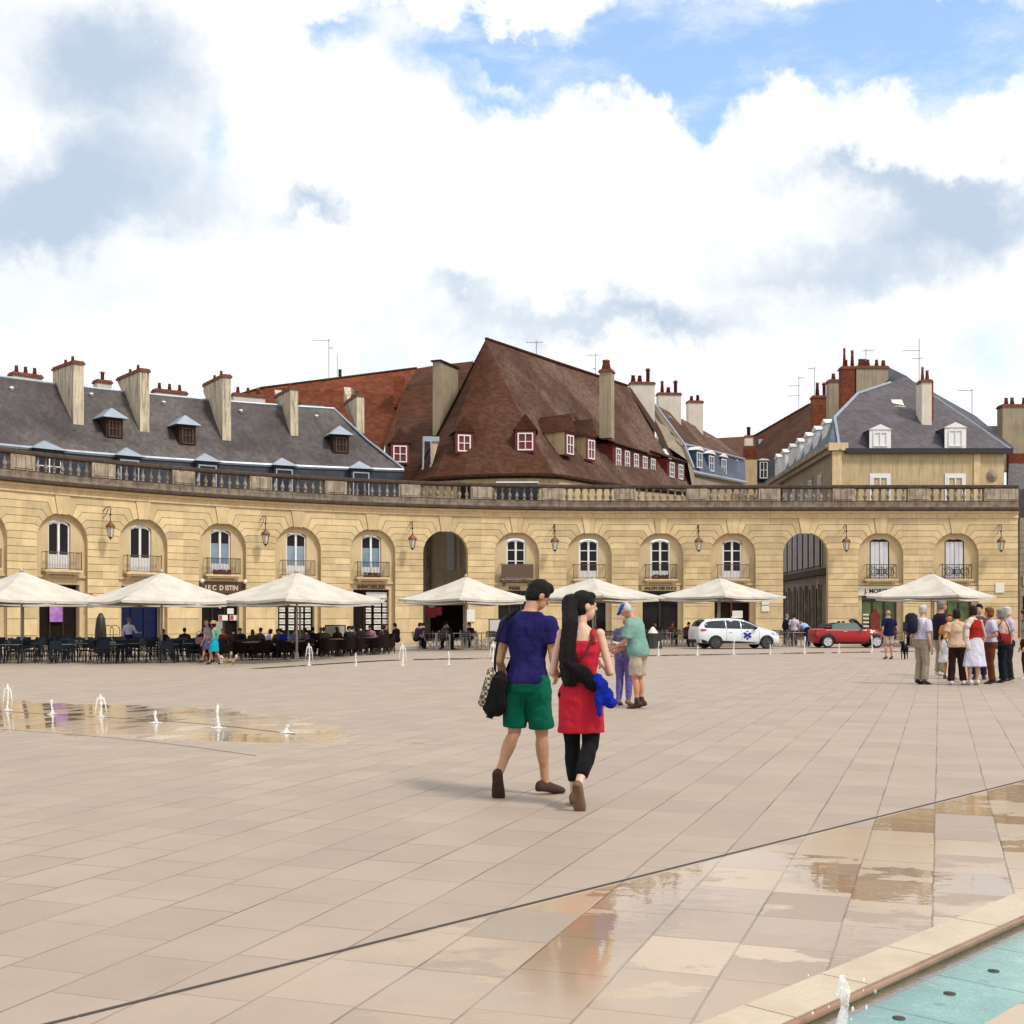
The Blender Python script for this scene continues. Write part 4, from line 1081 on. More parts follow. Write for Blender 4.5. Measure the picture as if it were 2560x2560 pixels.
# left dormer on the side wing and its zinc downpipe hood
tile_dormer(983, 1017, 1115, 1157, 90.0, R(10), 2.0)
mb = MB(); fr = Frame(P(1075, 1175, 87.2), R(8)); mb.box(-.5, .65, -.1, 1.0, 2.0, 2.35, fr); mb.tube([(-.45, -.05, 2.0), (-.5, -.05, .1), (-.55, -.05, 0)], .07, 6, fr); mb.tube([(.05, -.1, 2.0), (.1, -.1, .4), (.0, -.1, .2)], .07, 6, fr); mb.mi = 1; mb.prism([fr(.12, 0, 1.98), fr(.62, 0, 1.98), fr(.14, 0, .3)], fr.y * .8)
mb.build('rainwater_hood', [M['zinc'], M['plaster']], big)
# browner wing left of the hip, its chimney
mb = MB(); mb.poly([P(*p) for p in [(1042, 921, 108), (1083, 914, 107), (1182, 903, 104), (1205, 930, 99), (1090, 1120, 93), (1040, 1215, 90.5), (960, 1215, 92), (963, 1112, 96), (1006, 984, 103)]])
mb.build('wing_roof', M['tile_br'], big)
fr = Frame(P(1091, 1075, 92.5), R(-24)); Yc = 92.5
chimney(big, fr, .62, 3.0, -.4, 5.1 + 0, M['chim_b'], (), False)
mb = MB(); mb.box(-.42, .42, -.12, 3.1, 5.102, 5.22, fr); mb.build('chimney_slab', M['tile_dk'], big)
# narrow beige chimney on the right slope
fr = Frame(P(1513, 1078, 93.5), R(-20)); chimney(big, fr, .92, .9, -.5, 4.45, M['chim_b'], [(-.05, .45, .32, .75, 0)])
antenna(big, P(1341, 888, 97.6), 1.15, [(1.0, -.85, .55)]); antenna(big, P(1489, 940, 105), 1.9, [(1.75, -.75, .6), (.6, -.25, 0)])
# long shed dormers with white windows
def strip_dormer(pl, top, bot, wins, mcol, Yf):
    a, b = P(pl[0], bot[0], Yf[0]), P(pl[1], bot[1], Yf[1]); d = b - a; ang = math.atan2(d.y, d.x); L = math.hypot(d.x, d.y)
    h = (bot[0] - top[0]) * Yf[0] / F; fr = Frame(a, ang)
    o = MB().box(0, L, 0, 2.2, -.1, h, fr).build('dormer', mcol, big)
    r = MB(); r.add([fr(-.2, -.25, h - .05), fr(L + .2, -.25, h - .05), fr(L + .2, 3.2, h + 1.3), fr(-.2, 3.2, h + 1.3), fr(-.2, -.25, h + .05), fr(L + .2, -.25, h + .05), fr(L + .2, 3.2, h + 1.42), fr(-.2, 3.2, h + 1.42)], [(0, 1, 2, 3), (4, 5, 6, 7), (0, 1, 5, 4), (2, 3, 7, 6), (1, 2, 6, 5), (3, 0, 4, 7)]); r.build('dormer_roof', M['tile_dk'], o)
    for x in wins: house_window(fr, o, x * L, .22, .9, h - .5, M['white'], M['glass'], 2, 3, .1, -.06)
    return o
strip_dormer((1532, 1643), (1108, 1122), (1172, 1192), (.10, .29, .49, .69, .88), M['oxblood'], (94.5, 102.5))
strip_dormer((1668, 1712), (1145, 1152), (1198, 1206), (.22, .72), M['oxblood'], (103.5, 106.5))

# ---- pale houses along the lane to the right
lane = thing('lane_house', 'row house with white chimneys and blue slate attic along the lane', 'house', P(1760, 1200, 118))
mb = MB(); mb.poly([P(*p) for p in [(1626, 1035, 113), (1656, 1108, 110), (1718, 1150, 108), (1733, 1230, 107), (1740, 1230, 108), (1733, 1176, 110), (1713, 1112, 112), (1650, 1040, 114)]])
mb.poly([P(*p) for p in [(1626, 1035, 113.2), (1640, 1010, 113.5), (1722, 1118, 113), (1745, 1230, 112), (1740, 1230, 108.2), (1733, 1176, 110.2), (1713, 1112, 112.2)]])
mb.poly([P(*p) for p in [(1734, 1179, 111), (1863, 1203, 128), (1863, 1235, 128), (1738, 1235, 111)]])
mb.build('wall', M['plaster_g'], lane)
roofmesh(lane, 'roof', M['tile_gr'], [[(1640, 1012, 114), (1793, 1095, 134), (1800, 1150, 132), (1859, 1150, 129), (1850, 1142, 128), (1715, 1112, 112)]])
roofmesh(lane, 'attic', M['slate_b'], [[(1712, 1111, 112), (1862, 1149, 128.5), (1864, 1206, 127.6), (1733, 1180, 110.6)]])
mb = MB(); mb.tube([P(1710, 1110, 111.6), P(1862, 1148, 128)], .10, 5); mb.tube([P(1731, 1180, 110), P(1864, 1206, 127)], .16, 5); mb.tube([P(1637, 1010, 113.2), P(1712, 1111, 111.6), P(1735, 1170, 109.8)], .1, 5); mb.build('gutter', M['zinc'], lane)
for i, (px, yt, yb) in enumerate(((1748, 1126, 1172), (1778, 1135, 1180), (1809, 1143, 1188), (1834, 1151, 1195))):
    f = i / 3; Y = 112.2 + 13.5 * f; h = (yb - yt) * Y / F
    dormer(lane, Frame(P(px, yb, Y), R(52)), 1.15, h, 1.3, M['slate_b'], M['white'], .35, M['white'], M['glass_blue'], .16, 2, 2, False, wh=h * .86, wz=.06, ww=.95)
for xa, xb, yt, yb, Y, pl in ((1574, 1640, 954, 1110, 111, [(-.8, .4, .2, .62, 0), (-.2, .4, .2, .6, 0), (.55, .4, .17, 1.3, 1)]), (1643, 1706, 981, 1080, 118, [(-.65, .4, .16, 1.15, 0), (-.05, .4, .2, .55, 0), (.65, .4, .17, 1.25, 1)]), (1719, 1760, 1001, 1090, 126, [(-.35, .4, .18, .5, 0), (.3, .4, .18, .62, 0)])):
    w = (xb - xa) * Y / F; q = P((xa + xb) / 2, yb, Y); z1 = P(0, yt, Y).z - q.z - .24
    chimney(lane, Frame(q, R(6)), w * .92, .9, -1.5, z1, M['chim_w'], pl, potm=M['pot_red'])
for (px, py, Y) in ((1662, 1045, 115.5), (1694, 1076, 118), (1759, 1094, 128)):
    mb = MB(); fr = Frame(P(px, py, Y), R(50)); mb.box(-.5, .5, -.45, .0, 0, .1, fr); mb.box(-.4, .4, -.47, -.0, .1, .14, fr); mb.build('skylight', M['zinc'], lane)

# ---- far house across the end of the lane
far = thing('far_house', 'far house with patchy old tiles closing the end of the lane', 'house', P(1880, 1200, 145))
roofmesh(far, 'roof', M['tile_mx'], [[(1780, 1096, 150), (1861, 1091, 150), (1920, 1080, 148), (1940, 1160, 138), (1862, 1150, 138), (1790, 1160, 140)]])
roofmesh(far, 'attic', M['slate_d'], [[(1855, 1147, 137), (1960, 1138, 137), (1962, 1208, 136), (1855, 1206, 136)]])
MB().box(-9, 4.5, .5, 1, -6, 1.4, Frame(P(1900, 1225, 136.5))).build('wall', M['plaster'], far)
dormer(far, Frame(P(1909, 1197, 135)), 1.0, 2.0, 1.2, M['slate_d'], M['white'], .35, M['white'], M['glass'], .16, 2, 2, False, wh=1.8, wz=.05, ww=.85)
q = P(1877, 1226, 133); chimney(far, Frame(q), 1.35, 1.0, -.5, 3.3, M['plaster'], (), False); chimney(far, Frame(q + Vector((0, .05, 3.3))), 1.3, .9, .0, 1.5, M['tile_or'], (), False)
q = P(1873, 1110, 139); chimney(far, Frame(q), .85, .7, -.4, .75, M['chim_w'], [(0, .35, .2, 1.0, 1)], potm=M['iron'])
far2 = thing('old_tile_house', 'house with a sloping patchy brown tile roof beside the slate mansard', 'house', P(1980, 1100, 128))
roofmesh(far2, 'roof', M['tile_mx'], [[(1886, 1090, 132), (2022, 1012, 126), (2070, 1000, 124), (2075, 1110, 112), (1995, 1140, 117), (1950, 1150, 121), (1893, 1145, 128)], [(2022, 1012, 126), (2100, 1012, 130), (2110, 1100, 130), (2070, 1000, 124)]])
mb = MB(); mb.tube([P(1886, 1090, 132), P(2022, 1012, 126), P(2070, 1000, 124)], .13, 5); mb.build('ridge_tile', M['tile_dk'], far2)
antenna(far2, P(1997, 1022, 125), 3.3, [(3.1, 0, .5), (2.3, -1.1, .2), (1.3, -1.1, .2)])
MB().box(-1.0, .6, -.3, 0, 0, .9, Frame(P(1920, 1120, 130))).build('skylight', M['zinc'], far2)

# ---- slate mansard house on the right
rh = thing('mansard_house', 'beige house with a violet slate roof and white framed windows behind the right balustrade', 'house', P(2290, 1200, 87.4))
YF = 87.4
fr = Frame(P(2290, 1226, YF)); sc = YF / F
fx = lambda px: (px - 2290) * sc
fz = lambda py: (1226 - py) * sc
MB().box(fx(2081), fx(2510), 0, .4, -1.2, fz(1130), fr).build('wall', M['plaster'], rh)
mb = MB(); mb.box(fx(2080), fx(2104), -.12, -.002, -1.2, fz(1128), fr); mb.box(fx(2070), fx(2118), -.3, -.002, fz(1127), fz(1108), fr); mb.build('pilaster', M['cream'], rh)
MB().box(fx(2434), fx(2450), -.08, -.002, -1.2, fz(1135), fr).build('pilaster', M['cream'], rh)
mb = MB(); mb.box(fx(2112), fx(2528), -.38, .1, fz(1135), fz(1122), fr); mb.build('gutter', M['iron'], rh)
mb = MB(); mb.ell(fr(fx(2480), -.03, fz(1190)), .38, .12, .42, 12, 8); mb.ell(fr(fx(2480), -.1, fz(1190)), .2, .12, .24, 10, 6); mb.build('carved_medallion', M['plaster_g'], rh, True)
for px in (2200, 2388): house_window(fr, rh, fx(px), fz(1290) + .2, 1.15, fz(1191) - fz(1290) - .2, M['white'], M['glass'], 2, 1, .12, -.02, M['white'])
YB = 93.5
front = [(2100, 1127, 87.2), (2527, 1123, 87.2), (2435, 1058, 91.5), (2298, 965, 96), (2267, 940, 97), (2226, 956, 96), (2145, 983, 94), (2087, 1043, 90)]
roofmesh(rh, 'roof', M['slate_v'], [front])
roofmesh(rh, 'rear_roof', M['slate_d'], [[(2298, 965, 96.05), (2214, 914, 106), (2214, 964, 98.5), (2226, 956, 96.05), (2267, 940, 97.05)], [(2298, 965, 96), (2435, 1058, 91.5), (2527, 1123, 87.2), (2540, 1123, 100), (2440, 1040, 108), (2214, 914, 106)]])
roofmesh(rh, 'side_roof', M['slate_b'], [[(2100, 1127, 87.2), (2087, 1043, 90), (1990, 1125, 106), (1941, 1201, 109), (2070, 1118, 87.6)], [(2087, 1043, 90), (2145, 983, 94), (2214, 960, 99), (2110, 1010, 112), (1990, 1125, 106)]])
mb = MB(); mb.tube([P(2100, 1125, 87.1), P(2087, 1043, 89.9), P(2145, 983, 93.9), P(2226, 956, 95.9)], .11, 5); mb.tube([P(2298, 965, 95.9), P(2435, 1058, 91.4), P(2527, 1123, 87.1)], .08, 5); mb.build('hip_flashing', M['zinc'], rh)
# side wall along the lane, seen above the balustrade and through the right archway
b, a = Vector((22.55, 87.5, 0)), Vector((23.3, 112, 0)); sd = b - a; sfr = Frame(a, math.atan2(sd.y, sd.x)); SL = sd.length
# local x runs down the lane, local y points into the house
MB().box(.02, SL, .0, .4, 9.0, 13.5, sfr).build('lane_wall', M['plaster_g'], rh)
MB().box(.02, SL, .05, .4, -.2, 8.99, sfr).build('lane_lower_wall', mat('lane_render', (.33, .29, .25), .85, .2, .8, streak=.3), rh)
mb = MB(); mb.box(-.1, SL, -.45, .1, 13.45, 13.75, sfr); mb.box(0, SL, -.25, .0, 13.1, 13.44, sfr); mb.build('lane_cornice', M['die'], rh)
for k in range(7):
    x = 1.6 + k * 3.2
    house_window(sfr, rh, x, 9.4, 1.1, 2.6, M['shutter'], M['glass'], 2, 2, .1, -.03, M['die'])
for k in range(7):
    x = 1.5 + k * 3.2; z = 13.75
    dormer(rh, Frame(sfr(x, .35, z), sfr.a), 1.5, 2.0, 1.8, M['white'], M['white'], .4, M['white'], M['glass_blue'], .12, 2, 1, False, wh=1.75, wz=.05, ww=1.2)
M['lane_shut'] = mat('grey_green_shutter', (.26, .26, .25), .6, .35, 2.0, col2=(.38, .35, .35), streak=.4)
r = random.Random(3)
for k in range(10):
    x = .5 + k * 2.1; mb = MB()
    for q in range(2):
        mb.bevbox(x + q * .78, x + q * .78 + .70, -.10, -.02, 5.35, 8.4, .02, sfr)
    mb.build('shutter', M['lane_shut'], rh)
    MB().box(x + 1.55, x + 2.05, -.01, .045, 5.35, 8.4, sfr).build('pane', M['glass'], rh)
mb = MB(); mb.box(0, SL, -.42, .0, 4.62, 4.78, sfr); mb.box(0, SL, -.3, .0, 4.78, 5.1, sfr); mb.build('lane_string_course', M['soot'], rh)
for k in range(9):
    x = .6 + k * 2.35
    MB().box(x, x + 1.1, -.02, .045, .1, 3.7, sfr).build('shop_opening', M['dark_in'], rh)
    MB().bevbox(x + 1.35, x + 1.62, -.2, -.01, .0, 4.0, .02, sfr).build('lane_pilaster', M['die'], rh)
mb = MB(); mb.tube([sfr(6.6, -.16, 0), sfr(6.6, -.16, 13)], .09, 6); mb.build('downpipe', M['iron'], rh)
for px in (2200, 2388):
    q = P(px, 1120, 87.3); fr2 = Frame(q); yt = 1078 if px == 2200 else 1073; h = (1120 - yt) * sc
    dormer(rh, fr2, 1.45, h + .1, 2.6, M['slate_d'], M['white'], .38, M['white'], M['glass'] if px == 2200 else M['glass_blue'], .12, 2, 1, False, M['white'], h - .15, .1, 1.0)
mb = MB(); q = P(2246, 1020, 92.6); fr2 = Frame(q); mb.box(-.42, .42, -.35, .1, 0, .1, fr2); mb.box(-.42, .42, .3, .7, .5, .6, fr2); mb.add([fr2(-.4, -.2, .1), fr2(.4, -.2, .1), fr2(.4, .5, .72), fr2(-.4, .5, .72)], [(0, 1, 2, 3)]); mb.build('skylight', M['paper'], rh)
def px_chim(parent, xa, xb, yt, yb, Y, m, pl, cap=True, d=1.0, potm=None, ang=0):
    q = P((xa + xb) / 2, yb, Y); w = (xb - xa) * Y / F
    return chimney(parent, Frame(q, ang), w * .95, d, -1.2, P(0, yt, Y).z - q.z - (.24 if cap else 0), m, pl, cap, potm=potm)
px_chim(rh, 2032, 2071, 988, 1030, 112, M['brick'], [(-.2, .4, .16, 1.2, 0), (.42, .4, .15, 1.25, 1)], potm=M['pot_red'])
px_chim(rh, 2072, 2101, 948, 1045, 106, M['chim_b'], [(0, .4, .17, .55, 0)])
px_chim(rh, 2104, 2138, 915, 1012, 100, M['brick'], [(-.25, .3, .11, 1.5, 0), (-.05, .5, .12, .6, 0), (.42, .4, .13, 1.35, 0)], potm=M['pot_red'])
px_chim(rh, 2139, 2223, 914, 985, 100, M['chim_b'], [(-.85, .4, .2, .6, 0), (-.6, .4, .2, .6, 0), (-.3, .4, .2, .55, 0), (.45, .4, .15, .55, 0), (1.0, .4, .17, .5, 0)])
o = px_chim(rh, 2304, 2330, 948, 1076, 89.8, M['chim_w'], [(-.2, .35, .11, .95, 0), (.14, .35, .13, .7, 0)], d=.9); 
px_chim(rh, 2299, 2310, 950, 1046, 90.4, M['chim_w'], (), False, .8); px_chim(rh, 2325, 2334, 950, 1040, 90.4, M['brick'], (), False, .8)
antenna(rh, P(2298, 960, 95), 3.5, [(2.55, -1.3, .1), (1.95, -.5, .3)]); antenna(rh, P(2165, 905, 100), 1.05, [(.9, -.3, .7)]); antenna(rh, P(2430, 1055, 93), 2.5, [(2.35, -1.1, .1)])
antenna(rh, P(2036, 988, 112), 2.6, [(2.4, -.6, .1)])

# ---- rightmost roofs and the wing beyond the corner
rr = thing('corner_house', 'rightmost brown brick house with a thick chimney beyond the arcade corner', 'house', P(2540, 1200, 100))
px_chim(rr, 2504, 2610, 1010, 1140, 104, M['chim_b'], [(-1.2, .5, .17, .6, 0), (-.7, .5, .17, .62, 0), (.3, .5, .17, .62, 0)], d=1.2)
fr = Frame(P(2440, 1092, 106)); mb = MB(); mb.box(0, 2.7, 0, 6, -3, .0, fr); mb.build('attic', M['slate_d'], rr); mb = MB(); mb.box(-.3, 2.65, -.2, 6, .002, .9, fr); mb.build('zinc_roof', M['zinc'], rr)
MB().box(0, 6, 0, .5, -2.5, 1.2, Frame(P(2522, 1170, 102))).build('brick_wall', M['brick'], rr)
mb = MB(); q = Frame(P(2519, 1222, 96)); mb.add([q(0, 0, 0), q(6, 0, 0), q(6, 2, 2.2), q(.9, 2, 2.2)], [(0, 1, 2, 3)]); mb.box(0, 6, .0, .4, -3, 0, q); mb.build('low_slate_roof', M['slate_v'], rr)
wing = thing('shaded_wing', 'dark stone wing seen edge-on past the right end of the arcade', 'house', P(2555, 1590, 95))
fr = Frame(P(2549, 1595, 95)); mb = MB(); mb.box(0, 6, 0, 4, -.3, 9.2, fr)
for z in [k * .46 for k in range(3, 19)]: mb.box(-.02, 6, -.04, -.002, z, z + .42, fr)
mb.build('wall', M['plaster_g'], wing)
MB().box(.25, 1.4, -.09, -.041, .0, 3.2, fr).build('doorway', M['dark_in'], wing); MB().box(.2, 1.5, -.12, -.09, 4.0, 4.8, fr).build('signboard', M['die'], wing)

# ---- lane seen through the left archway
ln = thing('lane_facade', 'taupe house wall with open white shutters seen through the left archway', 'house', P(1114, 1590, 97))
fr = Frame(P(1114, 1595, 97), R(-6)); sc2 = 97 / F
gx = lambda px: (px - 1114) * sc2
MB().box(gx(1060) - 3, gx(1185) + 2, 0, .5, -.3, 8.9, fr).build('wall', mat('taupe_render', (.70, .57, .42), .9, .15, .7, streak=.15), ln)
mb = MB(); mb.box(gx(1066), gx(1076), -.12, -.002, 0, 8.8, fr); mb.build('corner_strip', M['die'], ln)
MB().bevbox(gx(1119), gx(1137), -.1, -.02, 5.3, 8.6, .02, fr).build('shutter', M['white'], ln)
house_window(fr, ln, gx(1156), 5.4, .62, 2.9, M['white'], M['glass'], 1, 3, .1, -.03)
MB().bevbox(gx(1167), gx(1180), -.1, -.02, 5.3, 8.2, .02, fr).build('shutter', M['white'], ln)
MB().box(gx(1050), gx(1180), -.1, -.01, .0, 3.3, fr).build('shop_opening', M['dark_in'], ln); MB().box(gx(1100), gx(1180), -.16, -.11, 3.1, 3.5, fr).build('fascia', M['paper'], ln)
t = thing('pavement_sign', 'red café sign with a white disc under the left archway', 'sign', P(1075, 1560, 88)); fr = Frame(P(1078, 1512, 88))
MB().box(-.32, .32, 0, .06, -.9, .55, fr).build('board', M['red'], t); MB().lathe([(0, 0), (.26, 0), (.26, .03), (0, .03)], 18, lambda x, y, z: fr(x + .02, -.03 - z, y + .05)).build('disc', M['paper'], t); MB().box(.33, .75, 0, .06, -.75, -.15, fr).build('side_board', M['red'], t)
# ------------------------------------------------------------------ umbrellas
def cloth_material(name, col):
    m, t, b = newmat(name)
    tc = t.n('ShaderNodeTexCoord').outputs['Object']
    n = t.noise(tc, 1.4, 4, .6)
    t.put(b.inputs['Base Color'], t.mix(t.step(n, .35, .7), col, tuple(c * .80 for c in col))); b.inputs['Roughness'].default_value = .9
    b.inputs['Specular IOR Level'].default_value = .1
    t.put(b.inputs['Normal'], t.bump(t.m('ADD', t.noise(tc, 3, 3, .5), t.m('MULTIPLY', t.noise(tc, 120, 2), .08)), .25, .06))
    return m
M['canvas'] = cloth_material('ecru_canvas', (.54, .50, .445))
M['pole'] = mat('pale_pole', (.42, .38, .30), .5, .15, 6)
def umbrella(px, py_apex, py_edge, Y, diag, rot, label, seed, polepx=None):
    c = P(px, py_apex, Y); ze = EYE + (H0 - py_edge) * Y / F; g = gz(c.x); r = random.Random(seed)
    t = thing('cafe_umbrella', label, 'umbrella', (c.x, c.y, g), 'big square parasols of the café terraces')
    top, h, hs = c.z, c.z - ze, diag / 2
    mb = MB(); K = 12
    cor = [Vector((c.x + hs * math.cos(rot + R(90 * k)), c.y + hs * math.sin(rot + R(90 * k)), ze - .03 * r.random())) for k in range(4)]
    apex = Vector((c.x, c.y, top))
    for k in range(4):
        a, b = cor[k], cor[(k + 1) % 4]
        grid = []
        for i in range(K + 1):
            f = i / K; row = []
            for j in range(K + 1):
                e = a + (b - a) * (j / K)
                q = apex + (e - apex) * f
                s = 4 * (j / K) * (1 - j / K)
                q.z -= .16 * f * (1 - f) * 2 + .07 * s * f * f + .012 * math.sin(9 * j / K + 7 * f + seed) * f
                q.x += (c.x - e.x) * .022 * s * f; q.y += (c.y - e.y) * .022 * s * f
                row.append(q)
            grid.append(row)
        for dz in (0, -.014):
            D = Vector((0, 0, dz))
            for i in range(K):
                for j in range(K):
                    if i == 0: mb.add([grid[0][0] + D, grid[1][j] + D, grid[1][j + 1] + D], [(0, 1, 2)])
                    else: mb.add([grid[i][j] + D, grid[i][j + 1] + D, grid[i + 1][j + 1] + D, grid[i + 1][j] + D], [(0, 1, 2, 3)])
        v = grid[K]
        for j in range(K): mb.add([v[j], v[j + 1], v[j + 1] + Vector((0, 0, -.10)), v[j] + Vector((0, 0, -.10))], [(0, 1, 2, 3)])
    mb.build('canopy', M['canvas'], t, False)
    f = MB(); f.tube([(c.x, c.y, g + .06), (c.x, c.y, top - .02)], .045, 8); f.lathe([(0, 0), (.42, 0), (.42, .05), (.1, .08), (.06, .35), (0, .35)], 10, c=(c.x, c.y, g + .003)); f.lathe([(0, 0), (.10, 0), (.03, .12), (0, .14)], 8, c=(c.x, c.y, top - .02))
    f.build('pole', M['pole'], t, True)
    rb = MB()
    for k in range(4):
        rb.tube([apex + Vector((0, 0, -.16)), apex + (cor[k] - apex) * .5 + Vector((0, 0, -.18)), cor[k] + Vector((0, 0, -.08))], .02, 4)
        mid = (cor[k] + cor[(k + 1) % 4]) / 2; rb.tube([apex + Vector((0, 0, -.2)), mid + Vector((0, 0, -.13))], .016, 4)
        rb.tube([Vector((c.x, c.y, ze - .05)), apex + (cor[k] - apex) * .5 + Vector((0, 0, -.2))], .015, 4)
    rb.build('rib', M['pole'], t)
    return t
for i, a in enumerate([(54, 1428, 1499, 49.2, 7.05, R(6), 'leftmost cream parasol, cut by the photo edge'), (404, 1430, 1501, 49.2, 7.05, R(-8), 'cream parasol in front of the navy shop'),
                       (742, 1430, 1499, 49.2, 6.95, R(3), 'cream parasol before the windows of listings'), (1165, 1441, 1497, 58.0, 6.4, R(-3), 'cream parasol in front of the left archway'),
                       (1482, 1444, 1491, 62.0, 7.3, R(4), 'parasol directly behind the heads of the couple'), (1799, 1444, 1490, 65.0, 6.85, R(-5), 'parasol above the white car'), (2329, 1433, 1489, 64.5, 6.9, R(3), 'rightmost cream parasol before the J. MORIZOT shop')]):
    umbrella(*a, i)
    px, ya, ye, Y, dg, rt, lb = a
    Y2 = Y + (7.6 if i < 3 else 6.4); za, zb = EYE + (H0 - ya) * Y / F, EYE + (H0 - ye) * Y / F
    umbrella(px + (4, -6, 8, -5, 6, -4, 5)[i], H0 - (za - .12 - EYE) * F / Y2, H0 - (zb - .04 - EYE) * F / Y2, Y2, dg * .97, R(2), 'second row parasol, only a sliver showing behind the ' + ['leftmost parasol', 'navy shop parasol', 'parasol before the listings', 'parasol at the left archway', 'parasol behind the couple', 'parasol above the white car', 'rightmost parasol'][i], i + 30)

# ------------------------------------------------------------------ terrace furniture
M['navy_metal'] = mat('navy_lacquer', (.012, .019, .032), .5, .25, 9, spec=.2)
M['wicker'] = mat('dark_wicker', (.014, .007, .006), .8, .4, 40, bump=.5, bscale=120, spec=.12)
M['alu'] = mat('aluminium', (.46, .43, .40), .35, .2, 9, metal=.6)
M['slat_dark'] = mat('dark_slat', (.04, .03, .028), .6, .3, 9)
M['top_grey'] = mat('grey_table_top', (.13, .145, .16), .35, .2, 4)
M['top_dark'] = mat('dark_table_top', (.05, .035, .03), .35, .3, 4)
M['top_alu'] = mat('metal_table_top', (.38, .36, .33), .3, .2, 4, metal=.5)
def make_chair(kind):
    t = thing('cafe_chair', '', 'chair', (0, 0, 0), world=False)
    if kind == 'navy':
        s = MB(); s.bevbox(-.22, .22, -.21, .21, .43, .465, .012); s.build('seat', M['navy_metal'], t)
        b = MB(); fr = lambda x, y, z: Vector((x, .21 + (z - .45) * .16, z)); b.bevbox(-.21, .21, -.012, .012, .56, .88, .008, lambda x, y, z: Vector((x, .21 + (z - .45) * .16 + y, z))); b.build('backrest', M['navy_metal'], t)
        for sx in (-1, 1):
            MB().tube([(sx * .21, -.20, .44), (sx * .235, -.24, 0)], .014, 5).build('leg', M['navy_metal'], t)
            MB().tube([(sx * .215, .30, .9), (sx * .21, .20, .45), (sx * .235, .27, 0)], .015, 5).build('leg', M['navy_metal'], t)
            MB().tube([(sx * .225, .26, .66), (sx * .255, 0, .67), (sx * .245, -.19, .65), (sx * .22, -.2, .45)], .013, 5).build('armrest', M['navy_metal'], t)
    elif kind == 'wicker':
        s = MB(); s.bevbox(-.27, .27, -.26, .24, .28, .45, .03); s.build('seat', M['wicker'], t)
        b = MB(); rings = []
        for k in range(13):
            a = R(-20 + 220 * k / 12); x, y = .30 * math.cos(a), .03 + .29 * math.sin(a); hh = .66 + .16 * max(0, math.sin(a)); ca, sa = math.cos(a), math.sin(a)
            rings.append([Vector((x + ca * d, y + sa * d, z)) for d, z in ((-.025, .30), (.025, .30), (.032, hh), (-.02, hh))])
        b.loft(rings); b.build('backrest', M['wicker'], t)
        for sx in (-1, 1):
            for sy in (-1, 1): MB().tube([(sx * .24, sy * .22, .29), (sx * .25, sy * .24, 0)], .018, 5).build('leg', M['slat_dark'], t)
    else:
        s = MB()
        for k in range(5): s.box(-.20, .20, -.20 + k * .082, -.14 + k * .082, .45, .465)
        s.build('seat', M['slat_dark'], t)
        b = MB()
        for k in range(3): z = .60 + k * .09; b.box(-.20, .20, .20 + (z - .45) * .2, .212 + (z - .45) * .2, z, z + .06)
        b.build('backrest', M['slat_dark'], t)
        for sx in (-1, 1):
            MB().tube([(sx * .215, -.19, .45), (sx * .225, -.20, .46), (sx * .22, .12, 0)], .013, 5).build('leg', M['alu'], t)
            MB().tube([(sx * .215, .31, .88), (sx * .215, .2, .46), (sx * .225, -.22, 0)], .013, 5).build('leg', M['alu'], t)
    return t
def make_table(kind):
    t = thing('cafe_table', '', 'table', (0, 0, 0), world=False)
    m = {'navy': M['navy_metal'], 'wicker': M['slat_dark'], 'alu': M['alu']}[kind]
    MB().bevbox(-.36, .36, -.36, .36, .715, .745, .01).build('tabletop', {'navy': M['top_grey'], 'wicker': M['top_dark'], 'alu': M['top_alu']}[kind], t)
    if kind == 'wicker':
        b = MB(); b.tube([(0, 0, .02), (0, 0, .714)], .035, 8); b.box(-.28, .28, -.035, .035, .0, .03); b.box(-.035, .035, -.28, -.036, .0, .03); b.box(-.035, .035, .036, .28, .0, .03); b.build('pedestal', m, t)
    else:
        for sx in (-1, 1):
            for sy in (-1, 1): MB().box(sx * .32 - .018, sx * .32 + .018, sy * .32 - .018, sy * .32 + .018, 0, .714).build('leg', m, t)
    return t
CH = {k: make_chair(k) for k in ('navy', 'wicker', 'alu')}; TB = {k: make_table(k) for k in ('navy', 'wicker', 'alu')}
USED = set()
def put(proto, key, x, y, rz, label, group):
    if key in USED: o = copy_tree(proto)
    else: o = proto; USED.add(key)
    o.location = (x, y, gz(x)); o.rotation_euler = (0, 0, rz); o['label'] = label; o['group'] = group
    return o
SEATS = []
def table_set(kind, x, y, rz, nch, tl, cl, tg, cg, r):
    put(TB[kind], 't' + kind, x, y, rz, tl, tg)
    order = [0, 1, 2, 3]; r.shuffle(order)
    for k in order[:nch]:
        a = rz + R(90) * k; d = .56 + .10 * r.random()
        # chair stands outside the table edge and looks at it: its back (local +y) points away from the table
        cx, cy = x + d * math.cos(a), y + d * math.sin(a)
        rot = a - R(90) + r.uniform(-.2, .2)
        put(CH[kind], 'c' + kind, cx, cy, rot, cl, cg)
        SEATS.append((cx, cy, rot, kind))
r = random.Random(11)
ROWN = ['front row', 'second row', 'third row', 'fourth row', 'back row']
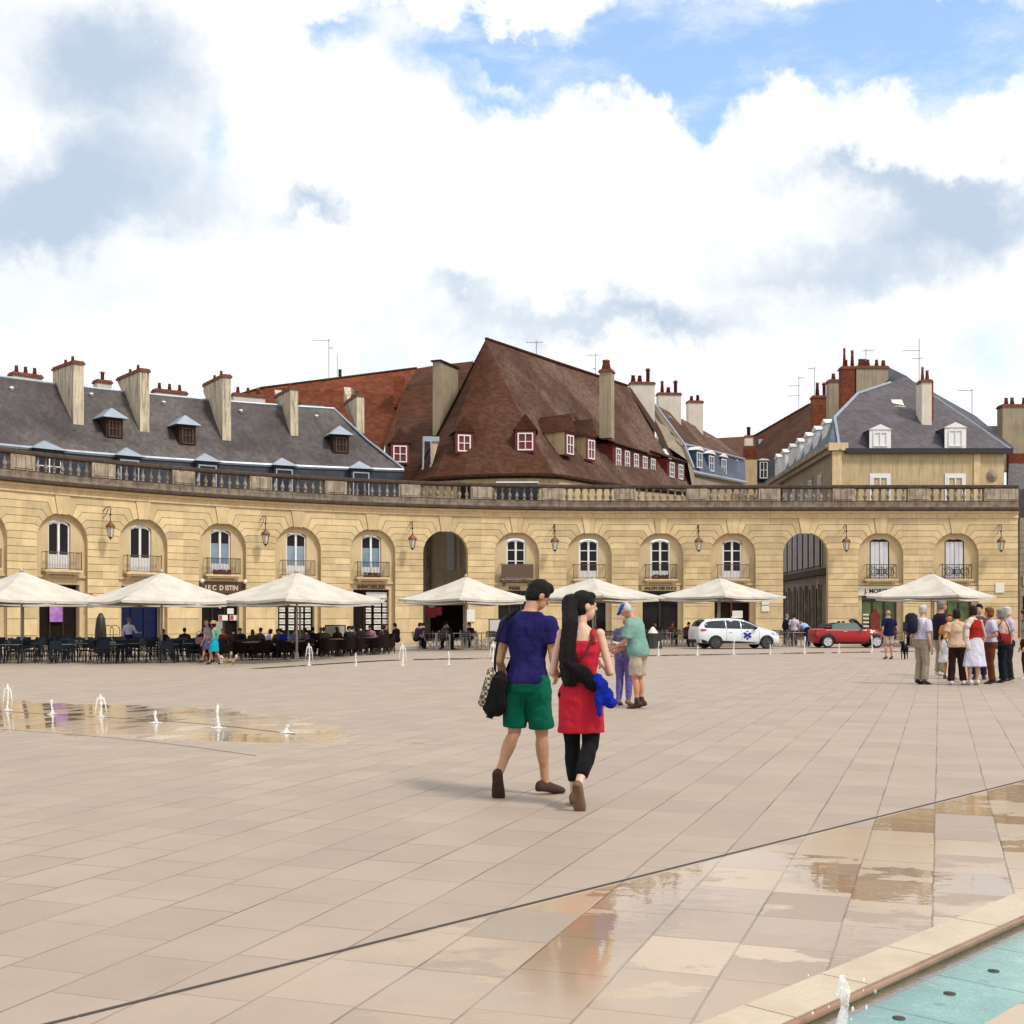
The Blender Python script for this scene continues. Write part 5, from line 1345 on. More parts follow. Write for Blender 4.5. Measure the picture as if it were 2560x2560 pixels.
for ri, Y in enumerate((47.9, 50.2, 52.6, 55.2, 58.0)):
    x0, x1 = (-35 - 1280) * Y / F, (470 - 1280) * Y / F; n = 4
    for k in range(n):
        x = x0 + (x1 - x0) * (k + .5 + .3 * (ri % 2)) / n + r.uniform(-.2, .2)
        y = Y + (0 if ri else (-.15 * (x + 16) * .0)) + r.uniform(-.2, .2)
        if ri == 0: y += (k) * .35
        table_set('navy', x, y, R(r.uniform(-12, 12)), 4 if ri else 3, f'grey topped square table in the {ROWN[ri]} of the navy terrace', f'navy metal chair at a table in the {ROWN[ri]} of the left terrace', f'navy tables {ROWN[ri]}', f'navy chairs {ROWN[ri]}', r)
for ri, Y in enumerate((52.0, 54.3, 56.8, 59.4)):
    x0, x1 = (478 - 1280) * Y / F, (985 - 1280) * Y / F; n = 5
    for k in range(n):
        x = x0 + (x1 - x0) * (k + .5) / n + r.uniform(-.15, .15); y = Y + r.uniform(-.15, .15) + .25 * k
        table_set('wicker', x, y, R(45 + r.uniform(-15, 15)), 4, f'dark pedestal table in the {ROWN[ri]} of the wicker terrace', f'dark wicker tub chair in the {ROWN[ri]} of the middle terrace', f'dark tables {ROWN[ri]}', f'wicker chairs {ROWN[ri]}', r)
for ri, (Y, a, b, n, nm) in enumerate(((58.3, 1075, 1270, 3, 'before the left archway'), (61.5, 1040, 1250, 3, 'deeper before the left archway'), (64.0, 1470, 1560, 1, 'behind the couple with the map'), (64.5, 1640, 1735, 2, 'between the man in the cap and the white car'), (68.0, 1620, 1930, 4, 'behind the white car'), (64.8, 1935, 2010, 2, 'between the two cars'), (67.5, 2180, 2330, 3, 'behind the red convertible'))):
    for k in range(n):
        px = a + (b - a) * (k + .5) / n; x = (px - 1280) * Y / F
        table_set('alu', x, Y + r.uniform(-.2, .2), R(r.uniform(-20, 20)), 3, f'metal topped table {nm}', f'aluminium slatted chair {nm}', f'metal tables {nm}', f'slatted chairs {nm}', r)

# small things on the terraces
def planter_board(px, py, Y, w, h, label, m, legs=True):
    c = GD(px, Y); fr = Frame((c.x, c.y, c.z), R(-4)); t = thing('menu_board', label, 'menu board', c)
    MB().bevbox(-w / 2, w / 2, 0, .05, .75, .75 + h, .01, fr).build('board', M['slat_dark'], t)
    MB().box(-w / 2 + .05, w / 2 - .05, -.012, -.002, .8, .7 + h, fr).build('sheet', m, t)
    f = MB()
    for sx in (-1, 1): f.box(sx * w * .4 - .02, sx * w * .4 + .02, .0, .05, 0, .748, fr)
    f.build('stand', M['slat_dark'], t)
planter_board(838, 1560, 58.5, 1.0, .62, 'open menu board with pale pages at the back of the wicker terrace', M['paper'])
planter_board(1240, 1560, 63, .75, .7, 'white menu board beside the open archway', M['paper'])
planter_board(545, 1570, 61, .55, .9, 'pale upright board behind the woman in turquoise', mat('pale_green_board', (.42, .47, .42), .6, .1, 5))
t = thing('folded_parasol', 'dark folded cover standing by the pier left of the navy shop', 'cover', GD(252, 60)); c = GD(252, 60)
MB().lathe([(0, .05), (.26, .05), (.30, .3), (.27, 1.2), (.20, 1.75), (.08, 2.0), (0, 2.02)], 9, c=c).build('cloth', M['iron'], t, True)
for k in range(2):
    c = GD(268 + 16 * k, 59.5); t = thing('spare_chair', 'round backed dark chair in the stack beside the folded cover', 'chair', c, 'stacked spare chairs')
    for q in range(4): MB().bevbox(-.22, .22, -.2, .2, .45 + .12 * q, .5 + .12 * q, .015, Frame(c)).build('seat', M['wicker'], t)
    MB().tube([(c.x + .24 * math.cos(R(a)), c.y + .2, c.z + 1.15 + .27 * math.sin(R(a))) for a in range(-20, 201, 20)], .02, 5).build('backrest', M['iron_brown'], t)
    for sx in (-.2, .2): MB().tube([(c.x + sx, c.y - .18, c.z), (c.x + sx, c.y - .18, c.z + .45)], .016, 5).build('leg', M['iron_brown'], t); MB().tube([(c.x + sx * 1.2, c.y + .2, c.z), (c.x + sx * 1.15, c.y + .2, c.z + 1.1)], .016, 5).build('leg', M['iron_brown'], t)
c = GD(1632, 60.5); t = thing('covered_table', 'table with a black cloth to the ground and a white napkin', 'table', c)
MB().lathe([(0, .001), (.46, .001), (.42, .4), (.40, .74), (0, .75)], 12, c=c).build('tablecloth', M['iron'], t); MB().lathe([(0, .752), (.26, .752), (.14, .95), (.05, 1.05), (0, 1.06)], 7, c=c).build('napkin', M['paper'], t)

# ------------------------------------------------------------------ cars
M['car_white'] = mat('white_car_paint', (.62, .66, .72), .25, .04, 2, spec=.5, coat=.6)
M['car_red'] = mat('red_car_paint', (.30, .007, .007), .28, .05, 2, spec=.3, coat=.3)
M['car_glass'] = mat('car_glass', (.010, .014, .022), .03, .2, 1.2, spec=.7)
M['car_glass_l'] = mat('green_car_glass', (.10, .16, .14), .04, .2, 1.2, spec=.6)
M['plastic'] = mat('black_plastic', (.014, .014, .016), .6, .2, 9)
M['tyre'] = mat('tyre', (.018, .018, .018), .85, .2, 20)
M['rim_d'] = mat('dark_alloy', (.09, .09, .10), .35, .2, 9, metal=.6)
M['rim_l'] = mat('silver_alloy', (.60, .60, .62), .3, .1, 9, metal=.5)
M['tail'] = mat('tail_lamp', (.42, .02, .04), .15, .2, 9, spec=.6)
M['lampc'] = mat('clear_lamp', (.35, .37, .40), .1, .2, 9, spec=.7)
M['star'] = mat('blue_star', (.015, .02, .22), .4, .1, 9)
M['plate'] = mat('number_plate', (.55, .55, .52), .5, .1, 9)
class Car:
    def __init__(s, st): s.st = st
    def par(s, x):
        st = s.st
        if x <= st[0][0]: return st[0]
        for a, b in zip(st[:-1], st[1:]):
            if x <= b[0]: f = (x - a[0]) / (b[0] - a[0]); return tuple(p + (q - p) * f for p, q in zip(a, b))
        return st[-1]
    def half(s, p):
        x, zs, zm, zb, zr, ws, wm, wb, wr = p
        return [(0, zs), (ws * .9, zs), (ws, zs + .06), ((ws + wm) / 2 + .015, (zs + zm) / 2), (wm, zm), ((wm + wb) / 2 + .012, (zm + zb) / 2 + .02), (wb, zb), (wb + (wr - wb) * .35, zb + (zr - zb) * .5), (wr + .03, zr - (zr - zb) * .16), (wr * .82, zr - (zr - zb) * .02), (wr * .4, zr + .012), (0, zr + .018)]
    def ring(s, p):
        h = s.half(p); return [Vector((p[0], -y, z)) for y, z in h] + [Vector((p[0], y, z)) for y, z in h[-2:0:-1]]
    def ys(s, x, z):
        h = s.half(s.par(x))
        for (y0, z0), (y1, z1) in zip(h[1:-2], h[2:-1]):
            if z0 <= z <= z1 and z1 > z0: return y0 + (y1 - y0) * (z - z0) / (z1 - z0)
        return h[1][0]
    def body(s, m, parent, arches, ra):
        mb = MB(); xs = []
        for a, b in zip(s.st[:-1], s.st[1:]):
            k = max(1, int((b[0] - a[0]) / .14)); xs += [a[0] + (b[0] - a[0]) * i / k for i in range(k)]
        xs.append(s.st[-1][0]); mb.loft([s.ring(s.par(x)) for x in xs])
        o = mb.build('body', m, None, True)
        cut = MB()
        for x in arches: cut.loft([[Vector((x + ra * math.cos(2 * math.pi * j / 28), y, .30 + ra * math.sin(2 * math.pi * j / 28))) for j in range(28)] for y in (-1.2, 1.2)])
        c = cut.build('cutter', m); md = o.modifiers.new('b', 'BOOLEAN'); md.object = c; md.operation = 'DIFFERENCE'; md.solver = 'EXACT'
        me = bpy.data.meshes.new_from_object(o.evaluated_get(bpy.context.evaluated_depsgraph_get())); o.modifiers.clear(); o.data = me
        bpy.data.objects.remove(c); o.parent = parent
        try: me.set_sharp_from_angle(angle=R(38))
        except Exception: pass
        return o
    def side(s, prof, off, m, name, parent, sides=(-1, 1), nz=5):
        """panel hugging the flank: prof = [(x, z_low, z_high)]"""
        for sd in sides:
            mb = MB(); g = [[Vector((x, sd * (s.ys(x, a + (b - a) * k / nz) + off), a + (b - a) * k / nz)) for k in range(nz + 1)] for x, a, b in prof]
            gi = [[Vector((p.x, p.y - sd * .02, p.z)) for p in c] for c in g]
            for i in range(len(g) - 1):
                for k in range(nz): mb.add([g[i][k], g[i + 1][k], g[i + 1][k + 1], g[i][k + 1]], [(0, 1, 2, 3)])
            mb.build(name, m, parent, True)
    def crown(s, x0, x1, k0, k1, off, m, name, parent, n=8):
        """glass lying on the upper skin between two stations, across the car"""
        mb = MB(); g = []
        for i in range(n + 1):
            x = x0 + (x1 - x0) * i / n; p = s.par(x); h = s.half(p); row = []
            f = k0 + (k1 - k0) * i / n
            for j in range(9):
                y = -f * p[8] + 2 * f * p[8] * j / 8; row.append(Vector((x, y, p[4] + .018 - .03 * abs(y / max(.1, p[8])) ** 2.5 + off)))
            g.append(row)
        for i in range(n):
            for j in range(8): mb.add([g[i][j], g[i + 1][j], g[i + 1][j + 1], g[i][j + 1]], [(0, 1, 2, 3)])
        mb.build(name, m, parent, True)
def wheel(parent, x, w, r, mrim, ns, fat=.2):
    for sd in (-1, 1):
        fr = lambda a, b, c, sd=sd: Vector((x + a, sd * (w - fat / 2) + sd * c, r + b))
        o = MB().lathe([(r * .60, -fat / 2), (r * .95, -fat / 2), (r, -fat * .3), (r, fat * .3), (r * .95, fat / 2), (r * .68, fat / 2), (r * .66, fat * .35), (r * .60, fat * .3)], 24, fr).build('wheel', M['tyre'], parent, True)
        mb = MB(); mb.lathe([(r * .69, fat * .36), (r * .69, fat * .5), (r * .60, fat * .5), (r * .58, fat * .2), (r * .1, fat * .2), (0, fat * .2)], 24, fr)
        mb.lathe([(0, fat * .2), (r * .14, fat * .2), (r * .12, fat * .46), (0, fat * .46)], 10, fr)
        for k in range(ns):
            a = 2 * math.pi * k / ns + .2
            mb.tube([fr(math.cos(a) * r * .08, math.sin(a) * r * .08, fat * .40), fr(math.cos(a) * r * .62, math.sin(a) * r * .62, fat * .46)], [r * .09, r * .13 if ns < 7 else r * .06], 5)
        mb.build('rim', mrim, o)
        MB().lathe([(0, fat * .05), (r * .62, fat * .05), (r * .62, fat * .12), (0, fat * .12)], 16, fr).build('brake', M['plastic'], o)
def bent(pts, car, off):
    return [Vector((x, -(car.ys(x, z) + off), z)) for x, z in pts]

# white estate car
wc = thing('white_estate_car', 'white estate car with a blue star of life on its door', 'car', (0, 0, 0), world=False)
st = [(-2.13, .46, .62, .74, .80, .52, .60, .56, .50), (-2.10, .34, .62, .86, .98, .66, .74, .70, .60), (-2.02, .30, .64, .95, 1.08, .74, .80, .77, .62), (-1.86, .28, .64, .98, 1.30, .78, .84, .80, .60), (-1.66, .26, .64, .98, 1.41, .80, .86, .82, .58),
      (-1.1, .24, .62, .97, 1.455, .81, .87, .82, .58), (-.4, .22, .60, .95, 1.465, .81, .86, .81, .58), (.2, .22, .60, .93, 1.42, .81, .86, .81, .56), (.55, .22, .60, .92, 1.31, .81, .86, .81, .57), (.95, .22, .60, .915, 1.10, .81, .86, .81, .62), (1.18, .22, .60, .90, .99, .81, .86, .81, .66),
      (1.5, .22, .58, .86, .935, .80, .85, .78, .60), (1.8, .22, .55, .79, .86, .76, .81, .72, .52), (2.0, .22, .50, .68, .76, .68, .72, .62, .44), (2.10, .26, .46, .58, .66, .52, .56, .48, .34), (2.13, .34, .45, .52, .58, .38, .40, .36, .24)]
car = Car(st); car.body(M['car_white'], wc, (-1.26, 1.33), .37)
car.side([(-1.80, 1.02, 1.18), (-1.65, 1.01, 1.30), (-1.4, 1.00, 1.345), (-1.0, .99, 1.365), (-.74, .985, 1.375)], .006, M['car_glass'], 'rear_quarter_window', wc)
car.side([(-.70, .985, 1.375), (-.3, .975, 1.38), (.02, .965, 1.36)], .006, M['car_glass'], 'rear_door_window', wc)
car.side([(.06, .965, 1.355), (.3, .955, 1.31), (.55, .95, 1.22), (.78, .945, 1.12), (.95, .94, 1.02)], .006, M['car_glass'], 'front_door_window', wc)
car.crown(.32, 1.10, .93, 1.0, .012, M['car_glass'], 'windscreen', wc); car.crown(-2.03, -1.70, .92, .95, .012, M['car_glass'], 'rear_window', wc)
car.side([(-1.06, .27, .32), (-.9, .27, .40), (-.1, .27, .37), (.75, .28, .31)], .012, M['plastic'], 'door_trim', wc)
car.side([(-2.08, .36, .50), (-1.9, .29, .46), (-1.66, .27, .36)], .012, M['plastic'], 'rear_bumper_skirt', wc)
car.side([(-2.06, .88, .95), (-1.98, .84, .97), (-1.84, .85, .96), (-1.70, .90, .94)], .010, M['tail'], 'tail_light', wc)
car.side([(1.55, .72, .80), (1.75, .66, .79), (1.92, .62, .72)], .010, M['lampc'], 'headlight', wc)
for dx in (-.72, .045, .93): car.side([(dx, .30, .97 if dx < .5 else .86), (dx + .012, .30, .97 if dx < .5 else .86)], .004, M['plastic'], 'door_gap', wc)
MB().box(-2.16, -2.125, -.50, .50, .30, .46).build('rear_bumper', M['plastic'], wc); MB().box(-2.15, -2.12, -.26, .26, .64, .75).build('number_plate', M['plate'], wc)
wheel(wc, -1.26, .87, .315, M['rim_d'], 8); wheel(wc, 1.33, .86, .315, M['rim_d'], 8)
for sd in (-1, 1):
    mb = MB(); mb.ell((.72, sd * .93, 1.0), .10, .10, .07, 10, 7); mb.tube([(.76, sd * .80, .96), (.74, sd * .9, .98)], .02, 5); mb.build('wing_mirror', M['plastic'], wc, True)
    mb = MB(); mb.bevbox(-.58, -.42, sd * .868 - .012, sd * .868 + .012, .80, .83, .005); mb.bevbox(.12, .28, sd * .866 - .012, sd * .866 + .012, .79, .82, .005); mb.build('door_handle', M['car_white'], wc)
# star of life: six bars on the front door
mb = MB()
for k in range(3):
    a = math.pi / 2 + k * math.pi / 3; ca, sa = math.cos(a), math.sin(a); L, w = .21, .058
    q = [(.33 + ca * L * i - sa * w * j, .66 + sa * L * i + ca * w * j) for i, j in ((-1, -1), (1, -1), (1, 1), (-1, 1))]
    mb.add(bent(q, car, .012 + .001 * k), [(0, 1, 2, 3)])
mb.build('star_of_life', M['star'], wc)
mb = MB(); mb.bevbox(-.14, .14, -.12, .12, 1.475, 1.56, .02); mb.build('roof_light', M['plate'], wc)
MB().tube([(-.45, 0, 1.47), (-.62, 0, 1.60)], .008, 4).build('aerial', M['plastic'], wc)
wc.location = GD(1836, 60.3) + Vector((0, 0, .002)); wc.rotation_euler[2] = R(11)
# red convertible
rc = thing('red_convertible', 'small red convertible with its roof folded down', 'car', (0, 0, 0), world=False)
st = [(-1.82, .42, .58, .70, .74, .50, .56, .52, .44), (-1.79, .30, .60, .82, .88, .62, .70, .66, .54), (-1.70, .24, .60, .90, .95, .72, .78, .74, .60), (-1.4, .20, .60, .93, .965, .78, .83, .77, .62), (-.6, .19, .58, .925, .95, .79, .84, .78, .64), (.3, .19, .58, .92, .945, .79, .84, .78, .64), (.62, .19, .58, .92, .955, .79, .84, .77, .63),
      (.9, .20, .58, .90, .95, .78, .83, .75, .58), (1.3, .20, .57, .85, .91, .77, .82, .70, .52), (1.6, .20, .55, .77, .84, .72, .77, .62, .44), (1.75, .22, .50, .66, .73, .60, .64, .52, .36), (1.82, .30, .46, .54, .60, .42, .45, .38, .26)]
car = Car(st); car.body(M['car_red'], rc, (-1.22, 1.25), .36)
car.side([(-1.62, .24, .31), (-1.6, .2, .31), (-1.58, .2, .30)], .01, M['plastic'], 'rear_trim', rc)
car.side([(-.88, .20, .31), (0, .2, .30), (.9, .21, .31)], .012, M['plastic'], 'sill', rc)
for x in (-1.22, 1.25):
    for sd in (-1, 1):
        mb = MB(); rings = []
        for k in range(17):
            a = R(-8 + 196 * k / 16); rings.append([Vector((x + q * math.cos(a), sd * (car.ys(x + q * math.cos(a), max(.26, .30 + q * math.sin(a))) + e), .30 + q * math.sin(a))) for q, e in ((.36, -.03), (.36, .02), (.43, .012), (.43, -.03))])
        mb.loft(rings); mb.build('wheel_arch', M['plastic'], rc)
wheel(rc, -1.22, .845, .305, M['rim_l'], 5); wheel(rc, 1.25, .845, .305, M['rim_l'], 5)
# windscreen with dark frame
fr_ = MB(); fr_.tube([(.72, -.66, .95), (.30, -.55, 1.37), (.27, -.2, 1.405), (.27, .2, 1.405), (.30, .55, 1.37), (.72, .66, .95)], .032, 6); wo = fr_.build('windscreen_frame', M['plastic'], rc, True)
MB().add([(.72, -.64, .95), (.74, 0, .96), (.72, .64, .95), (.31, .54, 1.36), (.28, 0, 1.395), (.31, -.54, 1.36)], [(0, 1, 4, 5), (1, 2, 3, 4)]).build('windscreen', M['car_glass'], wo)
for sd in (-1, 1):
    MB().prism([(.55, sd * .72, .93), (.24, sd * .66, 1.24), (-.55, sd * .66, 1.26), (-.95, sd * .70, 1.16), (-1.0, sd * .72, .93)], (0, sd * .01, 0)).build('side_window', M['car_glass_l'], rc)
    mb = MB(); mb.ell((.50, sd * .90, .99), .08, .09, .06, 10, 7); mb.tube([(.5, sd * .78, .95), (.5, sd * .88, .98)], .018, 5); mb.build('wing_mirror', M['plastic'], rc, True)
    mb = MB(); mb.bevbox(-.42, -.26, sd * .842 - .012, sd * .842 + .012, .80, .83, .005); mb.build('door_handle', M['rim_l'], rc)
    mb = MB(); mb.bevbox(-.45, -.05, sd * .36 - .23, sd * .36 + .23, .85, 1.20, .06); mb.bevbox(-.36, -.24, sd * .36 - .12, sd * .36 + .12, 1.17, 1.34, .04); mb.build('seat', M['plastic'], rc)
mb = MB(); mb.bevbox(-1.32, -.80, -.62, .62, .93, 1.12, .07); mb.bevbox(-1.25, -.9, -.58, .58, 1.10, 1.2, .05); mb.build('folded_roof', M['iron'], rc)
car.side([(-1.79, .66, .80), (-1.72, .64, .84), (-1.64, .66, .82)], .012, M['tail'], 'tail_light', rc)
car.side([(1.52, .62, .74), (1.64, .60, .72), (1.72, .58, .66)], .012, M['lampc'], 'headlight', rc)
car.side([(-1.80, .62, .66), (-1.3, .885, .905), (0, .885, .90), (.6, .885, .90), (1.2, .84, .855)], .006, M['rim_l'], 'chrome_strip', rc)
car.side([(.92, .74, .78), (1.05, .72, .77)], .012, M['rim_l'], 'side_repeater', rc)
rc.location = GD(2117, 62.4) + Vector((0, 0, .002)); rc.rotation_euler[2] = R(3)
# ------------------------------------------------------------------ people
def V(*a): return Vector(a)
def skinmat(name, c):
    m, t, b = newmat(name); tc = t.n('ShaderNodeTexCoord').outputs['Object']
    t.put(b.inputs['Base Color'], t.mix(t.noise(tc, 9, 3, .6), tuple(x * .86 for x in c), tuple(min(1, x * 1.12) for x in c)))
    b.inputs['Roughness'].default_value = .5; b.inputs['Subsurface Weight'].default_value = .08; b.inputs['Subsurface Radius'].default_value = (.02, .008, .004)
    return m
def fabric(name, c, var=.22, c2=None, scale=5):
    m, t, b = newmat(name); tc = t.n('ShaderNodeTexCoord').outputs['Object']
    n = t.noise(tc, scale, 4, .6); f2 = t.noise(tc, 160, 2)
    col = t.mix(t.step(n, .35, .66), c, c2 or tuple(x * (1 - var) for x in c))
    t.put(b.inputs['Base Color'], col); b.inputs['Roughness'].default_value = .9; b.inputs['Specular IOR Level'].default_value = .06
    b.inputs['Sheen Weight'].default_value = .02
    folds = t.noise(t.vm('MULTIPLY', tc, (1, 1, .5)), 11, 3, .5)
    t.put(b.inputs['Normal'], t.bump(t.m('ADD', folds, t.m('MULTIPLY', f2, .06)), .8, .05))
    return m
SK = {'tan': skinmat('tan_skin', (.42, .22, .125)), 'fair': skinmat('fair_skin', (.52, .31, .215)), 'pink': skinmat('sunburnt_skin', (.47, .21, .13)), 'light': skinmat('light_skin', (.56, .35, .25))}
M['eye'] = mat('dark_eye', (.03, .02, .018), .2, .1, 9); M['lips'] = mat('lips', (.36, .11, .09), .5, .1, 9)
HAIR = {k: mat(k + '_hair', c, .6, .5, 30, bump=.7, bscale=110, spec=.15) for k, c in {'black': (.010, .008, .008), 'dark': (.022, .012, .009), 'brown': (.075, .032, .017), 'red': (.17, .062, .025), 'blond': (.34, .20, .08), 'grey': (.24, .22, .20), 'white': (.58, .55, .50)}.items()}
FAB = {}
def fab(c, **k):
    key = (tuple(round(x, 3) for x in c), tuple(sorted(k)))
    if key not in FAB: FAB[key] = fabric('cloth', c, **k)
    return FAB[key]

def person(label, loc, rz, H, sex='m', skin='fair', pose=None, clothes=(), hair=None, vox=.014, head=(0, 0), lean=0.0, girth=1.0, sit=False, group=None, extras=None):
    """one figure: body mesh at top level (origin on the ground), clothes and hair as children. local +y is the way it faces, +x its right side"""
    pose = pose or {}
    fem = sex == 'f'
    sw = pose.get('sw', .096 if fem else .108) * H; hw = (.050 if fem else .049) * H
    hz = .525 * H if not sit else .27 * H
    if sit: hz = .50 + .02
    J = {}
    leanM = Matrix.Rotation(-lean, 3, 'X')
    piv = V(0, pose.get('hipy', 0) * H, hz)
    def up(x, y, z):          # a point of the upper body given in upright fractions above the pelvis
        return piv + leanM @ V(x, y, z)
    torso0 = .0
    Z = lambda f: (f - .525) * H
    g = girth
    TM = [(.462, .080, .066), (.50, .094, .074), (.535, .098, .072), (.58, .086, .064), (.63, .080, .060), (.68, .088, .063), (.73, .100, .067), (.765, .105, .064), (.788, .099, .058), (.806, .084, .052), (.824, .062, .045), (.842, .042, .038)]
    TF = [(.462, .084, .068), (.50, .100, .078), (.535, .098, .075), (.58, .080, .061), (.625, .069, .054), (.68, .076, .058), (.72, .085, .070), (.765, .086, .060), (.80, .080, .050), (.826, .056, .042), (.845, .034, .034)]
    T = TF if fem else TM
    def belly(f): return 1 + (g - 1) * math.exp(-((f - .59) / .07) ** 2) * 1.6 + (g - 1) * .5
    def torso_rings(z0, z1, inf, T=T, n=18, zz=None):
        rs = []
        fs = [f for f, _, _ in T if z0 < f < z1]; fs = [z0] + fs + [z1]
        def rad(f):
            if f <= T[0][0]: return T[0][1:]
            for a, b in zip(T[:-1], T[1:]):
                if f <= b[0]: k = (f - a[0]) / (b[0] - a[0]); return (a[1] + (b[1] - a[1]) * k, a[2] + (b[2] - a[2]) * k)
            return T[-1][1:]
        for f in fs:
            rx, ry = rad(f); k = belly(f); rx, ry = rx * H * (1 + (k - 1) * .6) + inf, ry * H * k + inf
            rs.append([up(rx * math.cos(2 * math.pi * j / n), ry * math.sin(2 * math.pi * j / n) + (.012 * H if f < .54 and False else 0), Z(f)) for j in range(n)])
        return rs
    # joints
    for sd, nm in ((-1, 'L'), (1, 'R')):
        J['hip' + nm] = piv + V(sd * hw, 0, -.005 * H)
        kn = pose.get('knee' + nm); an = pose.get('ankle' + nm)
        if sit:
            J['knee' + nm] = piv + V(sd * .075 * H, .245 * H, -.01); J['ankle' + nm] = V(sd * .07 * H, J['knee' + nm].y + .01 * H, .05 * H)
            J['knee' + nm].z = hz + .005
        else:
            J['knee' + nm] = V(kn[0] * H, kn[1] * H, kn[2] * H) if kn else V(sd * .052 * H, .012 * H, .285 * H)
            J['ankle' + nm] = V(an[0] * H, an[1] * H, an[2] * H) if an else V(sd * .055 * H, -.012 * H, .045 * H)
        J['sh' + nm] = up(sd * sw, -.004 * H, Z(.800 if fem else .790))
        el = pose.get('elbow' + nm, (sd * .035, -.02, -.185)); wr = pose.get('wrist' + nm, (sd * .03, .05, -.335))
        J['el' + nm] = J['sh' + nm] + leanM @ (V(*el) * H) if not pose.get('arm_world') else J['sh' + nm] + V(*el) * H
        J['wr' + nm] = J['sh' + nm] + leanM @ (V(*wr) * H) if not pose.get('arm_world') else J['sh' + nm] + V(*wr) * H
    yaw, pitch = head[:2]
    HM = leanM @ Matrix.Rotation(head[2] if len(head) > 2 else 0, 3, 'Y') @ Matrix.Rotation(-yaw, 3, 'Z') @ Matrix.Rotation(pitch, 3, 'X')
    neck0 = up(0, 0, Z(.835)); neck1 = up(0, .010 * H, Z(.872)); 
    hc = neck1 + HM @ V(0, .018 * H, .062 * H)
    hh = .066 * H
    def hp(x, y, z): return hc + HM @ (V(x, y, z) * hh)
    # ---- body
    b = MB()
    b.loft(torso_rings(.485, .845, -.007))
    b.cap(neck0 - V(0, 0, .01 * H), hc + HM @ V(0, -.014 * H, -.03 * H), .034 * H * (.86 if fem else 1), .030 * H * (.86 if fem else 1))
    b.ell(hc + HM @ V(0, -.004 * H, .008 * H), .0435 * H, .054 * H, .058 * H, 14, 10, HM)
    b.ell(hc + HM @ V(0, .016 * H, -.030 * H), .034 * H, .036 * H, .040 * H, 12, 8, HM)
    b.cap(hp(0, .74, .08), hp(0, .90, -.20), .006 * H, .0085 * H, 8)
    for sd in (-1, 1):
        b.ell(hp(sd * .66, -.10, -.12), .007 * H, .014 * H, .020 * H, 8, 6, HM)
        b.ell(hp(sd * .26, .70, .10), .010 * H, .008 * H, .008 * H, 6, 5, HM)
    for nm, sd in (('L', -1), ('R', 1)):
        hp_, kn, an = J['hip' + nm], J['knee' + nm], J['ankle' + nm]
        b.cap(hp_, kn, .050 * H, .031 * H); b.cap(hp_ + (kn - hp_) * .15, hp_ + (kn - hp_) * .55, .053 * H, .044 * H)
        b.cap(kn, an, .030 * H, .019 * H); mid = kn + (an - kn) * .32
        J['calf' + nm] = (mid + V(0, -.006 * H, 0), (an - kn).normalized()); b.tube([J['calf' + nm][0] + J['calf' + nm][1] * H * q for q in (-.075, -.045, -.015, .02, .06, .085)], [q * H for q in (.020, .0285, .0315, .030, .0235, .016)], 10)
        fd = pose.get('foot' + nm, (sd * .12, 1, -.24)); fd = V(*fd).normalized()
        heel, toe = an + V(0, 0, -.018 * H) - fd * .030 * H, an + V(0, 0, -.026 * H) + fd * .105 * H
        J['fd' + nm], J['heel' + nm], J['toe' + nm] = fd, heel, toe
        b.cap(heel, toe, .014 * H, .010 * H); b.cap(an, an + fd * .04 * H + V(0, 0, -.012 * H), .017 * H, .012 * H)
        s, e, w = J['sh' + nm], J['el' + nm], J['wr' + nm]
        k = .86 if fem else 1
        b.cap(s, e, .0275 * H * k, .0205 * H * k); b.cap(e, w, .0205 * H * k, .0135 * H * k); b.ell(e + (w - e) * .25, .022 * H * k, .022 * H * k, .03 * H, 8, 6)
        b.ell(s, .030 * H * k, .030 * H * k, .030 * H * k, 10, 8)
        d = (w - e).normalized()
        inn = V(-sd, .35, 0); inn = (inn - d * inn.dot(d)).normalized(); side = d.cross(inn).normalized()
        pc = w + d * .030 * H
        RM = Matrix((side, inn, d)).transposed()
        b.ell(pc, .0215 * H, .0105 * H, .034 * H, 10, 7, RM)
        for q, (off, ln) in enumerate(((-.015, .92), (-.005, 1.05), (.005, 1.0), (.015, .80))):
            r0 = pc + d * .026 * H + side * off * H; a1 = r0 + d * .022 * H * ln + inn * .006 * H; a2 = a1 + d * .016 * H * ln + inn * .013 * H; 
            b.cap(r0, a1, .0052 * H, .0050 * H, 6); b.cap(a1, a2, .0050 * H, .0042 * H, 6)
        th = w + d * .014 * H + side * .014 * H * (1 if side.y > 0 or abs(side.y) < .01 else -1); t2 = th + d * .022 * H + side * .016 * H * (1 if side.y > 0 or abs(side.y) < .01 else -1) + inn * .008 * H
        b.cap(th, t2, .0062 * H, .0052 * H, 6)
    ey = [hp(sd * .27, .80, .06) for sd in (-1, 1)]; mo = hp(0, .86, -.47)
    def mf(c):
        for e in ey:
            if (c - e).length < .0085 * H: return 1
        q = HM.transposed() @ (c - mo)
        if abs(q.x) < .013 * H and abs(q.z) < .0045 * H and q.y > -.02 * H: return 2
        return 0
    root = voxel(b, 'person', [SK[skin], M['eye'], M['lips']], None, vox, 4, mf)
    root.location = loc; root.rotation_euler[2] = rz
    tag(root, label, 'person', group)
